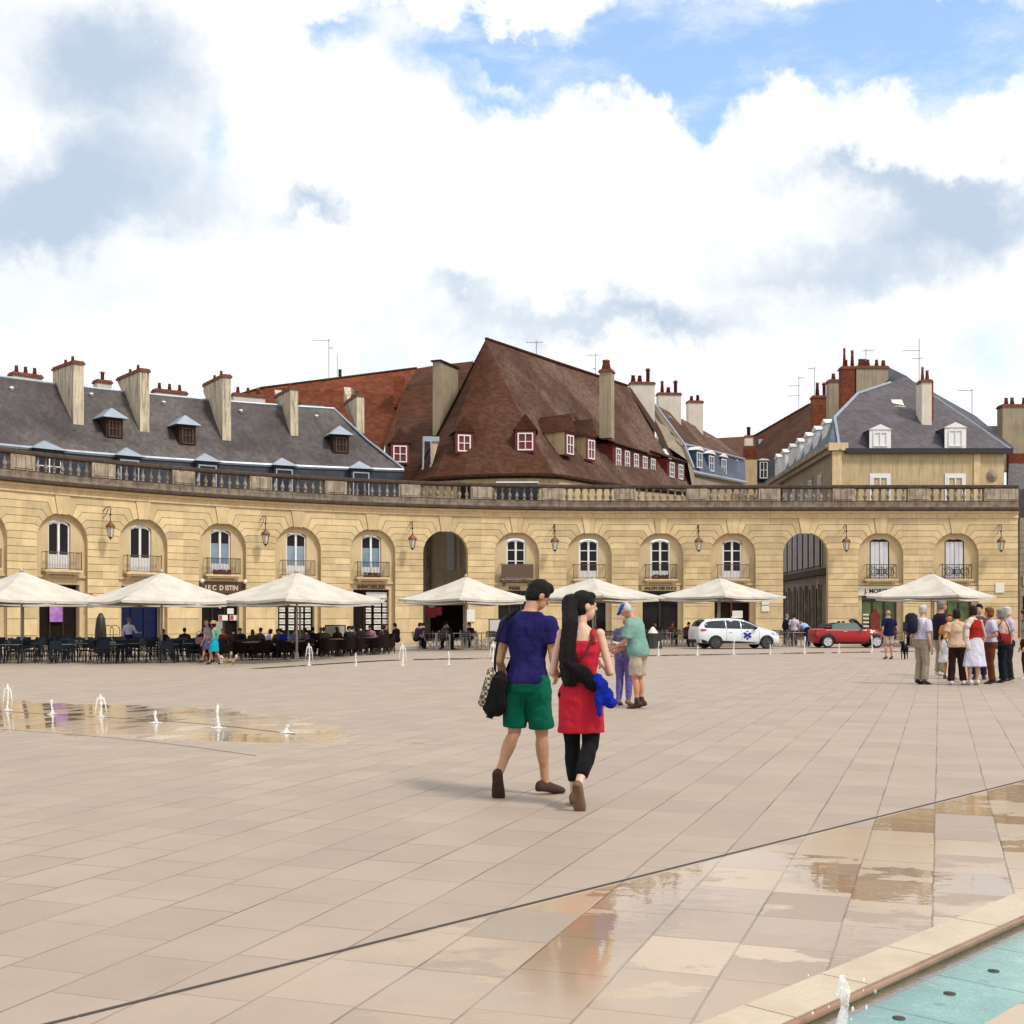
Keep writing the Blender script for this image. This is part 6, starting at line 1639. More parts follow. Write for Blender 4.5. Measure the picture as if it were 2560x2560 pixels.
    # ---- clothes
    def limb(mb, nm, kind, f0, f1, r0, r1, drape=0):
        if kind == 'leg': a, m_, e = J['hip' + nm], J['knee' + nm], J['ankle' + nm]
        else: a, m_, e = J['sh' + nm], J['el' + nm], J['wr' + nm]
        def at(f): return a + (m_ - a) * (f * 2) if f <= .5 else m_ + (e - m_) * (f * 2 - 1)
        n = max(2, int((f1 - f0) * 10)); fs = [f0 + (f1 - f0) * i / n for i in range(n + 1)]
        if f0 < .5 < f1: fs = sorted(set(fs + [.5]))
        pts = [at(f) for f in fs]; rs = [r0 + (r1 - r0) * (f - f0) / (f1 - f0) for f in fs]
        if kind == 'leg':
            rs = [q * (1 + .06 * math.sin(17 * f + (3 if nm == 'L' else 0))) for q, f in zip(rs, fs)]
        mb.tube(pts, rs, 12)
        mb.ell(pts[0], rs[0] * .98, rs[0] * .98, rs[0] * .98, 10, 8)
        for p, q in list(zip(pts, rs))[1:-1]: mb.ell(p, q * .99, q * .99, q * .99, 10, 8)
    for cl in clothes:
        k, m = cl[0], cl[1]; o = cl[2] if len(cl) > 2 else {}
        mb = MB(); pad = o.get('pad', .012)
        if k in ('shirt', 'vest', 'dress'):
            z0 = o.get('hem', .47); mb.loft(torso_rings(max(.47, z0), .838 if k == 'shirt' else o.get('top', .80), pad))
            if k != 'vest' and not o.get('bare'):
                sl = o.get('sleeve', .30); kk = .88 if fem else 1
                for nm in 'LR':
                    limb(mb, nm, 'arm', .02, sl, (.0275 * kk) * H + pad, ((.029 if sl < .6 else .021) * kk) * H + pad * (1.4 if sl < .5 else .6))
                    mb.cap(up(0, -.004 * H, Z(.805)), J['sh' + nm] - V(0, 0, .006 * H), .036 * H * kk, .026 * H * kk + pad * .7)
            elif k == 'dress' or o.get('bare'):
                for sd in (-1, 1): mb.tube([up(x * sd * H, y * H, Z(f)) for x, y, f in ((.060, -.057, .755), (.059, -.052, .785), (.058, -.030, .812), (.057, .008, .816), (.055, .044, .785), (.05, .052, .75))], .0125 * H, 8)
        if k in ('dress', 'skirt'):
            zt, zb, flare = o.get('waist', .60), o.get('bottom', .36), o.get('flare', .03)
            rings = []; n = 24
            for i in range(7):
                f = zt + (zb - zt) * i / 6; q = i / 6
                rx = (.098 if fem else .1) * H * (1 if f < .55 else .92 - (f - .55) * 1.1) * (g * .5 + .5) + pad + flare * H * q; ry = .077 * H * g + pad + flare * H * q * .8
                if f > .56: rx *= .90; ry *= .9
                wob = o.get('folds', .03)
                cy = (J['kneeL'].y + J['kneeR'].y) / 2 * .5 * q
                rings.append([piv + V(rx * (1 + wob * q * math.sin(7 * a + 1)) * math.cos(a), cy + ry * (1 + wob * q * math.sin(7 * a + 1)) * math.sin(a), (f - .525) * H) for a in [2 * math.pi * j / n for j in range(n)]])
            mb.loft(rings)
        if k in ('trousers', 'leggings'):
            for nm in 'LR':
                c0, dd = J['calf' + nm]; mb.tube([c0 + dd * H * q for q in (-.08, -.045, -.015, .02, .06, .09)], [q * H + pad * (.8 if k == 'leggings' else 1.2) for q in (.026, .0295, .0325, .031, .0265, .021)], 12)
        if k in ('trousers', 'shorts', 'leggings'):
            mb.loft(torso_rings(.465, o.get('waist', .60), pad * (.7 if k == 'leggings' else 1)))
            end = {'trousers': .97, 'shorts': .44, 'leggings': .86}[k]; end = o.get('end', end)
            for nm in 'LR':
                if k == 'shorts': limb(mb, nm, 'leg', .0, end, .052 * H + pad, .044 * H + pad * 1.7)
                elif k == 'leggings': limb(mb, nm, 'leg', 0, .5, .054 * H + pad * .4, .033 * H + pad * .5); limb(mb, nm, 'leg', .5, end, .034 * H + pad * .5, .026 * H + pad * .3)
                else:
                    wide = o.get('wide', .033); limb(mb, nm, 'leg', 0, .5, .055 * H + pad, .037 * H + pad); limb(mb, nm, 'leg', .5, end, .038 * H + pad, wide * H + pad)
            mb.ell(piv + V(0, 0, -.035 * H), .086 * H, .066 * H, .055 * H, 12, 8)
        if k == 'shoes':
            for nm in 'LR':
                mb = MB()
                fd, heel, toe, an = J['fd' + nm], J['heel' + nm], J['toe' + nm], J['ankle' + nm]
                upv = V(0, 0, 1); upv = (upv - fd * upv.dot(fd)).normalized() if abs(fd.z) < .97 else V(0, 1, 0)
                sdv = fd.cross(upv).normalized(); RM = Matrix((sdv, fd, upv)).transposed()
                rg = [[heel + fd * H * f + sdv * H * (1.2 * w * math.cos(a)) + upv * H * (max(-.021, 1.2 * hgt * math.sin(a)) + off) for a in [2 * math.pi * j / 14 for j in range(14)]] for f, w, hgt, off in ((-.024, .006, .012, .004), (-.016, .016, .021, .006), (.0, .0205, .026, .008), (.035, .021, .026, .006), (.075, .025, .021, .0), (.105, .0265, .017, -.003), (.128, .022, .013, -.005), (.142, .011, .008, -.007))]
                mb.loft(rg)
                if o.get('boot'): mb.cap(an, an + V(0, 0, .03 * H), .026 * H, .027 * H)
                voxel(mb, 'shoe', m, root, o.get('vox', max(vox, .010)), 3)
            continue
        if k == 'socks':
            for nm in 'LR': limb(mb, nm, 'leg', .9, 1.0, .024 * H, .025 * H)
        if k == 'scarf_cardigan':
            for (x0, z0, x1, z1, r_) in ((-.06, .82, -.115, .74, .036), (-.115, .74, -.13, .62, .034), (-.13, .62, -.10, .47, .034), (-.10, .47, -.075, .38, .026)):
                mb.cap(up(x0 * H, -.045 * H, Z(z0)), up(x1 * H, -.06 * H, Z(z1)), r_ * H, r_ * H)
            mb.cap(up(-.06 * H, -.045 * H, Z(.82)), up(-.09 * H, .04 * H, Z(.77)), .03 * H, .03 * H)
        if k == 'collar':
            mb.lathe([(.045 * H, 0), (.05 * H, .015 * H), (.04 * H, .03 * H)], 12, c=up(0, 0, Z(.835)))
        if k == 'belt':
            mb.loft(torso_rings(.585, .605, .02))
        nm_ = {'vest': 'vest', 'scarf_cardigan': 'draped_cardigan'}.get(k, k)
        ob = voxel(mb, o.get('name', nm_), m, root, o.get('vox', max(vox, .010)), 3, None, 0 if k in ('shoes', 'socks', 'belt') else .0075 if k != 'leggings' else .003, .003)
        if 'label' in o: ob['label'] = o['label']
    # ---- hair and headgear
    if hair:
        style, col = hair[0], hair[1]; mb = MB()
        if style != 'bald':
            mb.ell(hc + HM @ V(0, -.010 * H, .020 * H), .050 * H, .058 * H, .054 * H, 14, 10, HM)
            mb.ell(hc + HM @ V(0, -.024 * H, -.006 * H), .046 * H, .042 * H, .050 * H, 12, 9, HM)
            if style in ('short', 'crop'): mb.ell(hc + HM @ V(0, .02 * H, .048 * H), .040 * H, .036 * H, .026 * H, 10, 7, HM)
            if style == 'bob': mb.ell(hc + HM @ V(0, -.016 * H, -.022 * H), .055 * H, .048 * H, .05 * H, 12, 9, HM); mb.ell(hc + HM @ V(0, .012 * H, .045 * H), .045 * H, .045 * H, .03 * H, 10, 7, HM)
            if style == 'long': 
                mb.ell(hc + HM @ V(0, .012 * H, .046 * H), .042 * H, .042 * H, .026 * H, 10, 7, HM)
                for x in (-.03, 0, .03): mb.cap(hc + HM @ V(x * H, -.04 * H, -.01 * H), up(x * 1.2 * H, -.062 * H, Z(.72)), .026 * H, .018 * H)
            if style == 'ponytail':
                mb.ell(hc + HM @ V(0, .014 * H, .044 * H), .041 * H, .040 * H, .026 * H, 10, 7, HM)
                a = hc + HM @ V(-.012 * H, -.058 * H, .034 * H); pts = [a, a + V(-.016 * H, -.022 * H, -.014 * H), up(-.048 * H, -.080 * H, Z(.85)), up(-.056 * H, -.084 * H, Z(.78)), up(-.060 * H, -.086 * H, Z(.70)), up(-.058 * H, -.084 * H, Z(.64)), up(-.052 * H, -.082 * H, Z(.59)), up(-.046 * H, -.080 * H, Z(.555))]
                mb.tube(pts, [.024 * H, .027 * H, .028 * H, .028 * H, .027 * H, .024 * H, .018 * H, .006 * H], 12)
                for q in range(7): mb.tube([p + V((q - 3) * .0085 * H, -.012 * H * math.cos(q), 0) for p in pts[1:]], [.012 * H] * 6 + [.003 * H], 6); mb.ell(pts[1], .030 * H, .030 * H, .030 * H, 10, 8)
            if style == 'bald': pass
        if style != 'bald':
            voxel(mb, 'hair', HAIR[col], root, max(.007, vox * .8), 2, None, .0065, .001)
        else:
            mb.ell(hc + HM @ V(0, -.026 * H, -.006 * H), .047 * H, .038 * H, .030 * H, 12, 8, HM); voxel(mb, 'hair', HAIR[col], root, max(.008, vox * .8), 3)
        if len(hair) > 2 and hair[2]:
            kind, hm = hair[2]; c = MB()
            if kind == 'cap':
                c.ell(hc + HM @ V(0, -.004 * H, .030 * H), .052 * H, .060 * H, .044 * H, 14, 9, HM); c.cap(hp(-.4, .85, .42), hp(.4, .85, .42), .010 * H, .010 * H, 8); c.cap(hp(-.35, 1.25, .26), hp(.35, 1.25, .26), .007 * H, .007 * H, 8); c.ell(hp(0, 1.02, .36), .040 * H, .032 * H, .009 * H, 12, 6, HM)
            else:
                c.lathe([(0, .035 * H), (.098 * H, .022 * H), (.10 * H, .028 * H), (.058 * H, .040 * H), (.054 * H, .085 * H), (.03 * H, .098 * H), (0, .099 * H)], 18, lambda x, y, z: hc + HM @ V(x, y, z))
            voxel(c, 'cap' if kind == 'cap' else 'sun_hat', hm, root, .012 if vox < .02 else .016, 2)
    root['_H'] = H
    del root['_H']
    return root, J, up, Z, hp, H

NAVY, GREEN, RED, BLACK = fab((.011, .010, .066), c2=(.022, .018, .105)), fab((.004, .115, .065)), fab((.46, .022, .024), c2=(.40, .016, .05)), fab((.010, .010, .012))
KHAKI, STONE, WHITE, LILAC, BROWN = fab((.30, .255, .19)), fab((.42, .345, .27)), fab((.66, .64, .66)), fab((.44, .40, .60)), fab((.055, .022, .015))
SHOE = mat('brown_suede', (.045, .016, .012), .8, .3, 20); SHOE_D = mat('black_shoe', (.015, .012, .012), .6, .2, 20); SHOE_W = mat('white_shoe', (.6, .58, .55), .6, .1, 20); SHOE_T = mat('tan_shoe', (.16, .09, .05), .7, .3, 20)

# ---- the couple walking away
pm = G(1318, 1988); Hm = 1.80
man, Jm, upm, Zm, hpm, _ = person('man in navy t-shirt and green shorts walking away with a shoulder bag', (pm.x, pm.y, pm.z), R(-20), Hm, 'm', 'tan',
    dict(kneeL=(-.060, -.005, .288), ankleL=(-.088, -.150, .098), footL=(-.10, .45, -1), kneeR=(.058, .035, .285), ankleR=(.072, .045, .046), footR=(.55, .85, -.10),
         sw=.098, elbowL=(-.034, -.01, -.180), wristL=(-.028, .09, -.30), elbowR=(.034, -.01, -.185), wristR=(.0, .130, -.235)),
    [('shirt', NAVY, dict(hem=.508, sleeve=.27, pad=.020, vox=.009)), ('shorts', GREEN, dict(end=.45, pad=.012, vox=.009, waist=.53)), ('shoes', SHOE, dict(vox=.007))],
    ('short', 'black'), .0065, (R(42), R(-20), R(8)), R(5), .90)
pw = G(1452, 2016); Hw = 1.665
wom, Jw, upw, Zw, hpw, _ = person('woman in red dress and black leggings walking away with a long dark ponytail', (pw.x, pw.y, pw.z), R(-4), Hw, 'f', 'light',
    dict(kneeL=(-.040, .045, .285), ankleL=(-.030, .030, .046), footL=(.05, 1, -.12), kneeR=(.045, -.005, .290), ankleR=(-.012, -.165, .105), footR=(.12, .40, -.9),
         sw=.088, elbowL=(-.045, -.030, -.180), wristL=(.015, .105, -.195), elbowR=(.050, -.015, -.178), wristR=(.01, .13, -.14)),
    [('dress', RED, dict(hem=.47, top=.765, bottom=.345, waist=.58, flare=.004, pad=.014, bare=1, folds=.022, vox=.009)), ('leggings', BLACK, dict(vox=.008)), ('shoes', SHOE_T, dict(vox=.007))],
    ('ponytail', 'black'), .0065, (R(62), R(-2)), R(2), .92)
def at_local(root, p): return Matrix.Translation(root.location) @ Matrix.Rotation(root.rotation_euler[2], 4, 'Z') @ p
LM = lambda x, f, y: at_local(man, upm(x * Hm, y * Hm, Zm(f)))
LW = lambda x, f, y: at_local(wom, upw(x * Hw, y * Hw, Zw(f)))
def pattern_mat():
    m, t, b = newmat('woven_flap'); tc = t.n('ShaderNodeTexCoord').outputs['Object']
    ck = t.n('ShaderNodeTexChecker'); t.put(ck.inputs['Vector'], tc); ck.inputs['Scale'].default_value = 42; ck.inputs[1].default_value = (.50, .42, .30, 1); ck.inputs[2].default_value = (.05, .045, .045, 1)
    t.put(b.inputs['Base Color'], t.mix(t.step(t.noise(tc, 30, 3), .5, .6), ck.outputs[0], (.09, .075, .06))); b.inputs['Roughness'].default_value = .9
    return m
bag = thing('messenger_bag', 'black messenger bag with a checked flap hanging at the left hip of the man', 'bag', LM(-.17, .46, -.02))
b0 = MB(); b0.bevbox(-.075, .075, -.17, .17, -.235, .16, .06, lambda x, y, z: LM(-.134, .478, -.035) + Matrix.Rotation(R(14), 3, 'Y') @ V(x, y, z)); b0.ell(LM(-.128, .42, -.035), .085, .16, .12, 12, 8)
voxel(b0, 'body', BLACK, None, .009, 3, None, .007); bo = bpy.context.scene.objects[-1] if False else [o for o in COL.objects if o.name.startswith('body')][-1]
bo.parent = bag
for v in bo.data.vertices: v.co -= Vector(bag.location)
ORG[bo.name] = Vector(bag.location)
fl = MB(); fl.bevbox(-.035, .035, -.16, .16, -.16, .16, .02, lambda x, y, z: LM(-.182, .490, -.035) + Matrix.Rotation(R(16), 3, 'Y') @ V(x, y, z)); fl.build('flap', pattern_mat(), bag, True)
st_ = MB(); pts = [LM(-.130, .54, -.075), LM(-.128, .62, -.085), LM(-.112, .72, -.088), LM(-.088, .80, -.070), LM(-.062, .838, -.015), LM(-.052, .825, .05), LM(-.06, .76, .082), LM(-.10, .64, .085), LM(-.135, .53, .06)]
rings = []
st_.tube(pts, .031, 8, None, .35); st_.build('strap', BLACK, bag, True)
sb = thing('sling_bag', 'black sling bag slung diagonally across the back of the woman in red', 'bag', LW(.0, .60, -.08))
s0 = MB(); 
RY = Matrix.Rotation(R(34), 3, 'Y')
for (x, f, y, a, b_, c) in ((-.045, .650, -.092, .09, .038, .042), (.010, .615, -.095, .13, .045, .064), (.060, .575, -.092, .11, .045, .066)): s0.ell(LW(x, f, y), a, b_, c, 14, 10, RY)
voxel(s0, 'body', BLACK, None, .008, 3, None, .009); bo = [o for o in COL.objects if o.name.startswith('body')][-1]; bo.parent = sb
for v in bo.data.vertices: v.co -= Vector(sb.location)
st_ = MB(); st_.tube([LW(-.045, .665, -.09), LW(.02, .70, -.088), LW(.055, .775, -.075), LW(.068, .835, -.015), LW(.05, .80, .06), LW(.0, .70, .09), LW(-.06, .62, .09), LW(-.10, .60, .02), LW(-.085, .63, -.07)], .012, 6, None, .6); st_.build('strap', SHOE, sb, True)
BLUE = fab((.008, .022, .30))
jk = MB()
for (x, f, y, a, b_, c) in ((.085, .595, -.12, .055, .04, .06), (.105, .56, -.12, .06, .05, .085), (.125, .515, -.11, .062, .05, .085), (.085, .505, -.125, .035, .03, .10), (.145, .485, -.10, .055, .045, .05), (.09, .455, -.12, .025, .02, .06)): jk.ell(LW(x * .95, f, y * .95), a * .84, b_ * .84, c * .88, 12, 8)
jo = voxel(jk, 'blue_jacket', BLUE, None, .007, 2, None, .016); tag(jo, 'bright blue jacket bundled over the sling bag of the woman in red', 'jacket')

# ---- the older couple reading a map
p = G(1560, 1764)
person('woman in lilac jeans bending her head over a map', (p.x, p.y, p.z), R(-28), 1.58, 'f', 'fair', dict(elbowL=(-.045, .03, -.17), wristL=(.02, .14, -.20), elbowR=(.05, .03, -.17), wristR=(-.01, .15, -.20)),
    [('shirt', fab((.20, .17, .30), c2=(.06, .05, .07), scale=16), dict(hem=.50, sleeve=.32)), ('trousers', fab((.135, .105, .33)), dict(wide=.024, pad=.006, name='jeans')), ('shoes', SHOE_T)], ('bob', 'blond'), .011, (R(0), R(-40)), R(10))
p = G(1596, 1771)
person('older man in a mint shirt, khaki shorts and blue cap facing left', (p.x, p.y, p.z), R(62), 1.76, 'm', 'pink', dict(elbowL=(-.03, .06, -.165), wristL=(.03, .21, -.20), elbowR=(.03, .06, -.17), wristR=(-.03, .21, -.215)),
    [('shirt', fab((.19, .345, .30), c2=(.15, .28, .255)), dict(hem=.455, sleeve=.40, pad=.028, vox=.014)), ('shorts', STONE, dict(end=.46, pad=.016, vox=.013)), ('socks', SHOE_D, {}), ('shoes', SHOE, dict(boot=1))], ('short', 'white', ('cap', fab((.035, .075, .32)))), .011, (R(0), R(-30)), R(10), 1.10)
q = G(1545, 1766); m_ = Frame((q.x + .16, q.y - .12, q.z + 1.02), R(20)); mb = MB(); mb.prism([m_(-.22, -.10, 0), m_(.0, -.10, -.04), (m_(.22, -.10, .0)), m_(.22, .16, .05), m_(0, .16, .01), m_(-.22, .16, .05)], (0, 0, .006)); tag(mb.build('folded_map', M['paper']), 'open paper map held between the couple in mint and lilac', 'map')

# ---- left: woman in turquoise with her companion and the small dog
p = G(536, 1661); H_ = 1.70
person('woman in a turquoise skirt and straw hat walking beside the terrace', (p.x, p.y, p.z), R(78), 1.62, 'f', 'pink', dict(kneeL=(-.045, .06, .285), ankleL=(-.05, .10, .045), kneeR=(.05, -.03, .285), ankleR=(.05, -.15, .075), footR=(0, .8, -.6), elbowL=(-.04, -.05, -.17), wristL=(-.02, .06, -.26)),
    [('vest', fab((.02, .42, .27)), dict(hem=.56, top=.81, bare=1)), ('skirt', fab((.006, .36, .42), c2=(.006, .27, .46)), dict(waist=.62, bottom=.30, flare=.028, vox=.014)), ('shoes', SHOE_D)], ('bob', 'dark', ('hat', fab((.50, .33, .12)))), .014)
p = G(512, 1658)
person('sunburnt bald man in grey walking behind the woman in turquoise', (p.x, p.y + .35, p.z), R(72), 1.70, 'm', 'pink', dict(kneeL=(-.045, .05, .285), ankleL=(-.05, .10, .045), kneeR=(.05, -.03, .285), ankleR=(.05, -.13, .06)), [('shirt', fab((.20, .17, .22)), {}), ('shorts', fab((.12, .10, .22)), {}), ('shoes', SHOE_D)], ('bald', 'white'), .016)
p = G(505, 1655)
hb = thing('handbag', 'pale patterned bag carried at the side of the woman in turquoise', 'bag', (p.x - .10, p.y - .1, p.z + .72)); MB().bevbox(-.14, .14, -.05, .05, 0, .30, .03, Frame(hb.location)).build('body', fab((.42, .30, .36), c2=(.2, .12, .18), scale=20), hb, True); MB().tube([Vector(hb.location) + V(x, 0, z) for x, z in ((-.1, .29), (-.08, .45), (0, .52), (.08, .45), (.1, .29))], .012, 5).build('handle', SHOE, hb)

def dog(label, px, py, rz, L, m_body, m_head, tail_up, fluffy=0.0, dy=0, tuck=True):
    p = G(px, py); b = MB(); s = L
    leg = .52 if tuck else .34; z0 = s * leg
    b.ell((0, .20 * s, z0 + .10 * s), .125 * s, .21 * s, .155 * s, 12, 9); b.ell((0, -.05 * s, z0 + .115 * s), .105 * s, .24 * s, .125 * s, 12, 9); b.ell((0, -.28 * s, z0 + .10 * s), .115 * s, .16 * s, .14 * s, 12, 9)
    b.cap((0, .33 * s, z0 + .16 * s), (0, .50 * s, z0 + .36 * s), .095 * s, .075 * s)
    hcn = V(0, .55 * s, z0 + .40 * s)
    b.ell(hcn, .085 * s, .11 * s, .09 * s, 10, 8); b.cap(hcn + V(0, .07 * s, -.03 * s), hcn + V(0, .19 * s, -.055 * s), .055 * s, .036 * s)
    for sd in (-1, 1):
        b.ell(hcn + V(sd * .085 * s, -.01 * s, -.01 * s), .022 * s, .045 * s, .075 * s, 8, 6)
        x = sd * .085 * s; k = .02 * s * (1 if sd > 0 else -1)
        b.cap((x, .26 * s + k, z0 + .05 * s), (x, .24 * s + k, z0 * .52), .055 * s, .036 * s); b.cap((x, .24 * s + k, z0 * .52), (x, .25 * s + k, .03 * s), .034 * s, .028 * s); b.cap((x, .25 * s + k, .025 * s), (x, .30 * s + k, .02 * s), .028 * s, .026 * s)
        b.cap((x, -.30 * s - k, z0 + .05 * s), (x, -.25 * s - k, z0 * .60), .085 * s, .05 * s); b.cap((x, -.25 * s - k, z0 * .60), (x, -.38 * s - k, z0 * .34), .045 * s, .030 * s); b.cap((x, -.38 * s - k, z0 * .34), (x, -.35 * s - k, .03 * s), .030 * s, .027 * s); b.cap((x, -.35 * s - k, .025 * s), (x, -.29 * s - k, .02 * s), .028 * s, .025 * s)
    t0 = V(0, -.42 * s, z0 + .16 * s)
    b.tube([t0, t0 + V(0, -.10 * s, .12 * s if tail_up else -.06 * s), t0 + V(0, -.14 * s, .26 * s if tail_up else -.20 * s), t0 + V(0, -.08 * s if tail_up else -.16 * s, .36 * s if tail_up else -.32 * s)], [.035 * s, .04 * s + fluffy, .045 * s + fluffy * 1.5, .02 * s + fluffy], 8)
    if fluffy:
        r = random.Random(5)
        for k in range(40): b.ell((r.uniform(-.1, .1) * s, r.uniform(-.38, .6) * s, z0 + r.uniform(-.06, .2) * s + (.12 * s if False else 0)), .05 * s, .06 * s, .05 * s, 6, 5)
    o = voxel(b, 'dog', [m_body, m_head], None, .014, 3, lambda c: 1 if (c.y > .40 * s or c.z < .12 * s or (tail_up and c.y < -.44 * s)) else 0)
    o.location = (p.x, p.y + dy, p.z); o.rotation_euler[2] = rz
    return tag(o, label, 'dog')
FUR = mat('sandy_fur', (.34, .22, .11), .95, .35, 12, bump=.9, bscale=60); FURW = mat('cream_fur', (.60, .50, .40), .95, .2, 12, bump=.9, bscale=60); FURB = mat('black_fur', (.007, .007, .009), .8, .3, 20, bump=.4, bscale=60, spec=.08)
dog('small fluffy sandy dog with a raised white tail by the left terrace', 572, 1667, R(88), .50, FUR, FURW, True, .02, 0, False)

# ---- man with the black dog
p = G(2222, 1648)
person('bald man in a navy t-shirt and beige shorts walking a black dog', (p.x, p.y, p.z), R(10), 1.76, 'm', 'pink', dict(kneeL=(-.055, .02, .285), ankleL=(-.06, .0, .045), elbowR=(.07, .01, -.17), wristR=(.14, .06, -.30)), [('shirt', fab((.010, .012, .055)), dict(pad=.02)), ('shorts', STONE, {}), ('shoes', SHOE_T)], ('bald', 'grey'), .014, girth=1.1)
dog('black short-haired dog standing at the side of the bald man', 2261, 1648, R(150), .66, FURB, FURB, False)

# ---- the tour group
def grp(px, py, *a, **k): p = G(px, py); return person(a[0], (p.x, p.y + k.pop('dy', 0), p.z), *a[1:], **k)
r_ = grp(2305, 1711, 'white haired man in a lilac shirt and khaki trousers, leftmost of the group', R(-62), 1.75, 'm', 'fair', dict(elbowR=(.03, -.02, -.185), wristR=(.02, .03, -.33)), [('shirt', fab((.56, .53, .66)), dict(hem=.57, sleeve=.34, pad=.024)), ('trousers', KHAKI, dict(wide=.037)), ('belt', BLACK), ('shoes', SHOE_D)], ('crop', 'white'), vox=.013, girth=1.18)
p = G(2305, 1711); bp_ = thing('backpack', 'dark backpack on the back of the white haired man', 'bag', (p.x - .26, p.y - .04, 1.12)); MB().bevbox(-.10, .12, -.15, .15, 0, .46, .06, Frame(bp_.location)).build('body', fab((.018, .02, .035)), bp_, True); MB().bevbox(-.15, -.102, -.11, .11, .05, .26, .02, Frame(bp_.location)).build('pocket', fab((.03, .035, .06)), bp_, True)
grp(2352, 1690, 'tall grey haired man in a dark shirt looking right', R(-78), 1.90, 'm', 'pink', dict(elbowR=(.03, -.02, -.18), wristR=(.01, .08, -.28)), [('shirt', fab((.022, .016, .028)), dict(hem=.48, pad=.026, sleeve=.5)), ('trousers', KHAKI, {}), ('shoes', SHOE_W)], ('crop', 'grey'), vox=.014, girth=1.1)
grp(2372, 1697, 'woman in a white skirt half hidden behind the woman in the cream blouse', R(170), 1.58, 'f', 'pink', None, [('shirt', fab((.50, .24, .05)), {}), ('skirt', WHITE, dict(bottom=.25, flare=.05)), ('shoes', SHOE_D)], ('bob', 'red'), vox=.015)
grp(2392, 1713, 'woman in a cream patterned blouse and dark brown trousers seen from behind', R(-6), 1.66, 'f', 'fair', dict(elbowL=(-.06, -.03, -.17), wristL=(-.02, .08, -.22), kneeL=(-.058, .01, .285), ankleL=(-.075, 0, .045), kneeR=(.06, .01, .285), ankleR=(.085, 0, .045)), [('shirt', fab((.50, .41, .26), c2=(.52, .30, .24), scale=9), dict(hem=.50, pad=.024)), ('trousers', fab((.030, .012, .010)), dict(wide=.038)), ('shoes', SHOE_W)], ('bob', 'dark'), vox=.013, girth=1.2)
grp(2434, 1713, 'woman in a red vest and white skirt with a white cardigan over her shoulder', R(8), 1.74, 'f', 'fair', dict(elbowR=(.05, -.01, -.18), wristR=(.03, .04, -.33), kneeR=(.052, 0, .285), ankleR=(.05, .0, .045)), [('vest', fab((.34, .022, .016)), dict(hem=.53, top=.82, bare=1, pad=.02)), ('skirt', fab((.60, .58, .70)), dict(bottom=.235, flare=.055, folds=.07, waist=.60)), ('scarf_cardigan', fab((.62, .56, .52)), {}), ('shoes', SHOE_W)], ('bob', 'dark'), vox=.012, girth=1.1)
grp(2448, 1698, 'dark haired person at the back of the group, mostly hidden', R(160), 1.80, 'm', 'fair', None, [('shirt', fab((.10, .07, .07)), {}), ('trousers', fab((.03, .02, .05)), {}), ('shoes', SHOE_D)], ('short', 'black'), vox=.016)
grp(2478, 1710, 'person with auburn hair in a lilac shirt and rust trousers, hand on hip', R(70), 1.70, 'f', 'pink', dict(elbowL=(-.05, -.06, -.16), wristL=(-.02, .08, -.20), elbowR=(.08, -.07, -.15), wristR=(.02, .04, -.24)), [('shirt', fab((.50, .47, .62)), dict(hem=.55, sleeve=.36, pad=.02)), ('trousers', fab((.115, .038, .018)), dict(wide=.036)), ('shoes', SHOE)], ('bob', 'red'), vox=.013, girth=1.1)
p = G(2478, 1710); MB_ = MB(); MB_.tube([V(p.x + x, p.y + y, z) for x, y, z in ((-.05, -.12, 1.40), (.06, -.17, 1.25), (.14, -.16, 1.08), (.17, -.10, .98))], .016, 6); sbg = thing('shoulder_bag', 'small dark bag on the strap of the auburn haired person', 'bag', (p.x + .17, p.y - .1, .8)); MB_.build('strap', BLACK, sbg); MB().bevbox(-.09, .09, -.04, .04, 0, .18, .03, Frame(sbg.location)).build('body', BLACK, sbg, True)
grp(2507, 1707, 'grey haired woman in a pink shirt and dark blue trousers facing the group', R(60), 1.66, 'f', 'pink', dict(elbowL=(-.05, .0, -.17), wristL=(.03, .12, -.21)), [('shirt', fab((.50, .33, .27), c2=(.42, .26, .22)), dict(hem=.53, sleeve=.4, pad=.024)), ('trousers', fab((.010, .012, .022)), dict(wide=.042)), ('shoes', SHOE_D)], ('bob', 'grey'), vox=.013, girth=1.25)
p = G(2498, 1709); rb_ = thing('red_bag', 'dark red shoulder bag before the grey haired woman', 'bag', (p.x, p.y - .24, .86)); MB().bevbox(-.17, .17, -.05, .06, 0, .26, .04, Frame(rb_.location)).build('body', fab((.20, .02, .02)), rb_, True); MB().tube([Vector(rb_.location) + V(x, 0.03, z) for x, z in ((-.14, .24), (-.1, .42), (.02, .58), (.12, .40), (.15, .24))], .012, 5).build('strap', BLACK, rb_)
grp(2522, 1702, 'white haired person in lilac behind the grey haired woman', R(80), 1.73, 'm', 'fair', None, [('shirt', fab((.44, .42, .60)), {}), ('trousers', fab((.02, .02, .03)), {}), ('shoes', SHOE_D)], ('bob', 'white'), vox=.015)
grp(2566, 1697, 'person with a brown bag cut off by the right edge', R(80), 1.66, 'f', 'fair', None, [('shirt', fab((.30, .26, .20)), {}), ('trousers', fab((.05, .02, .015)), {}), ('shoes', SHOE_W)], ('bob', 'brown'), vox=.015)

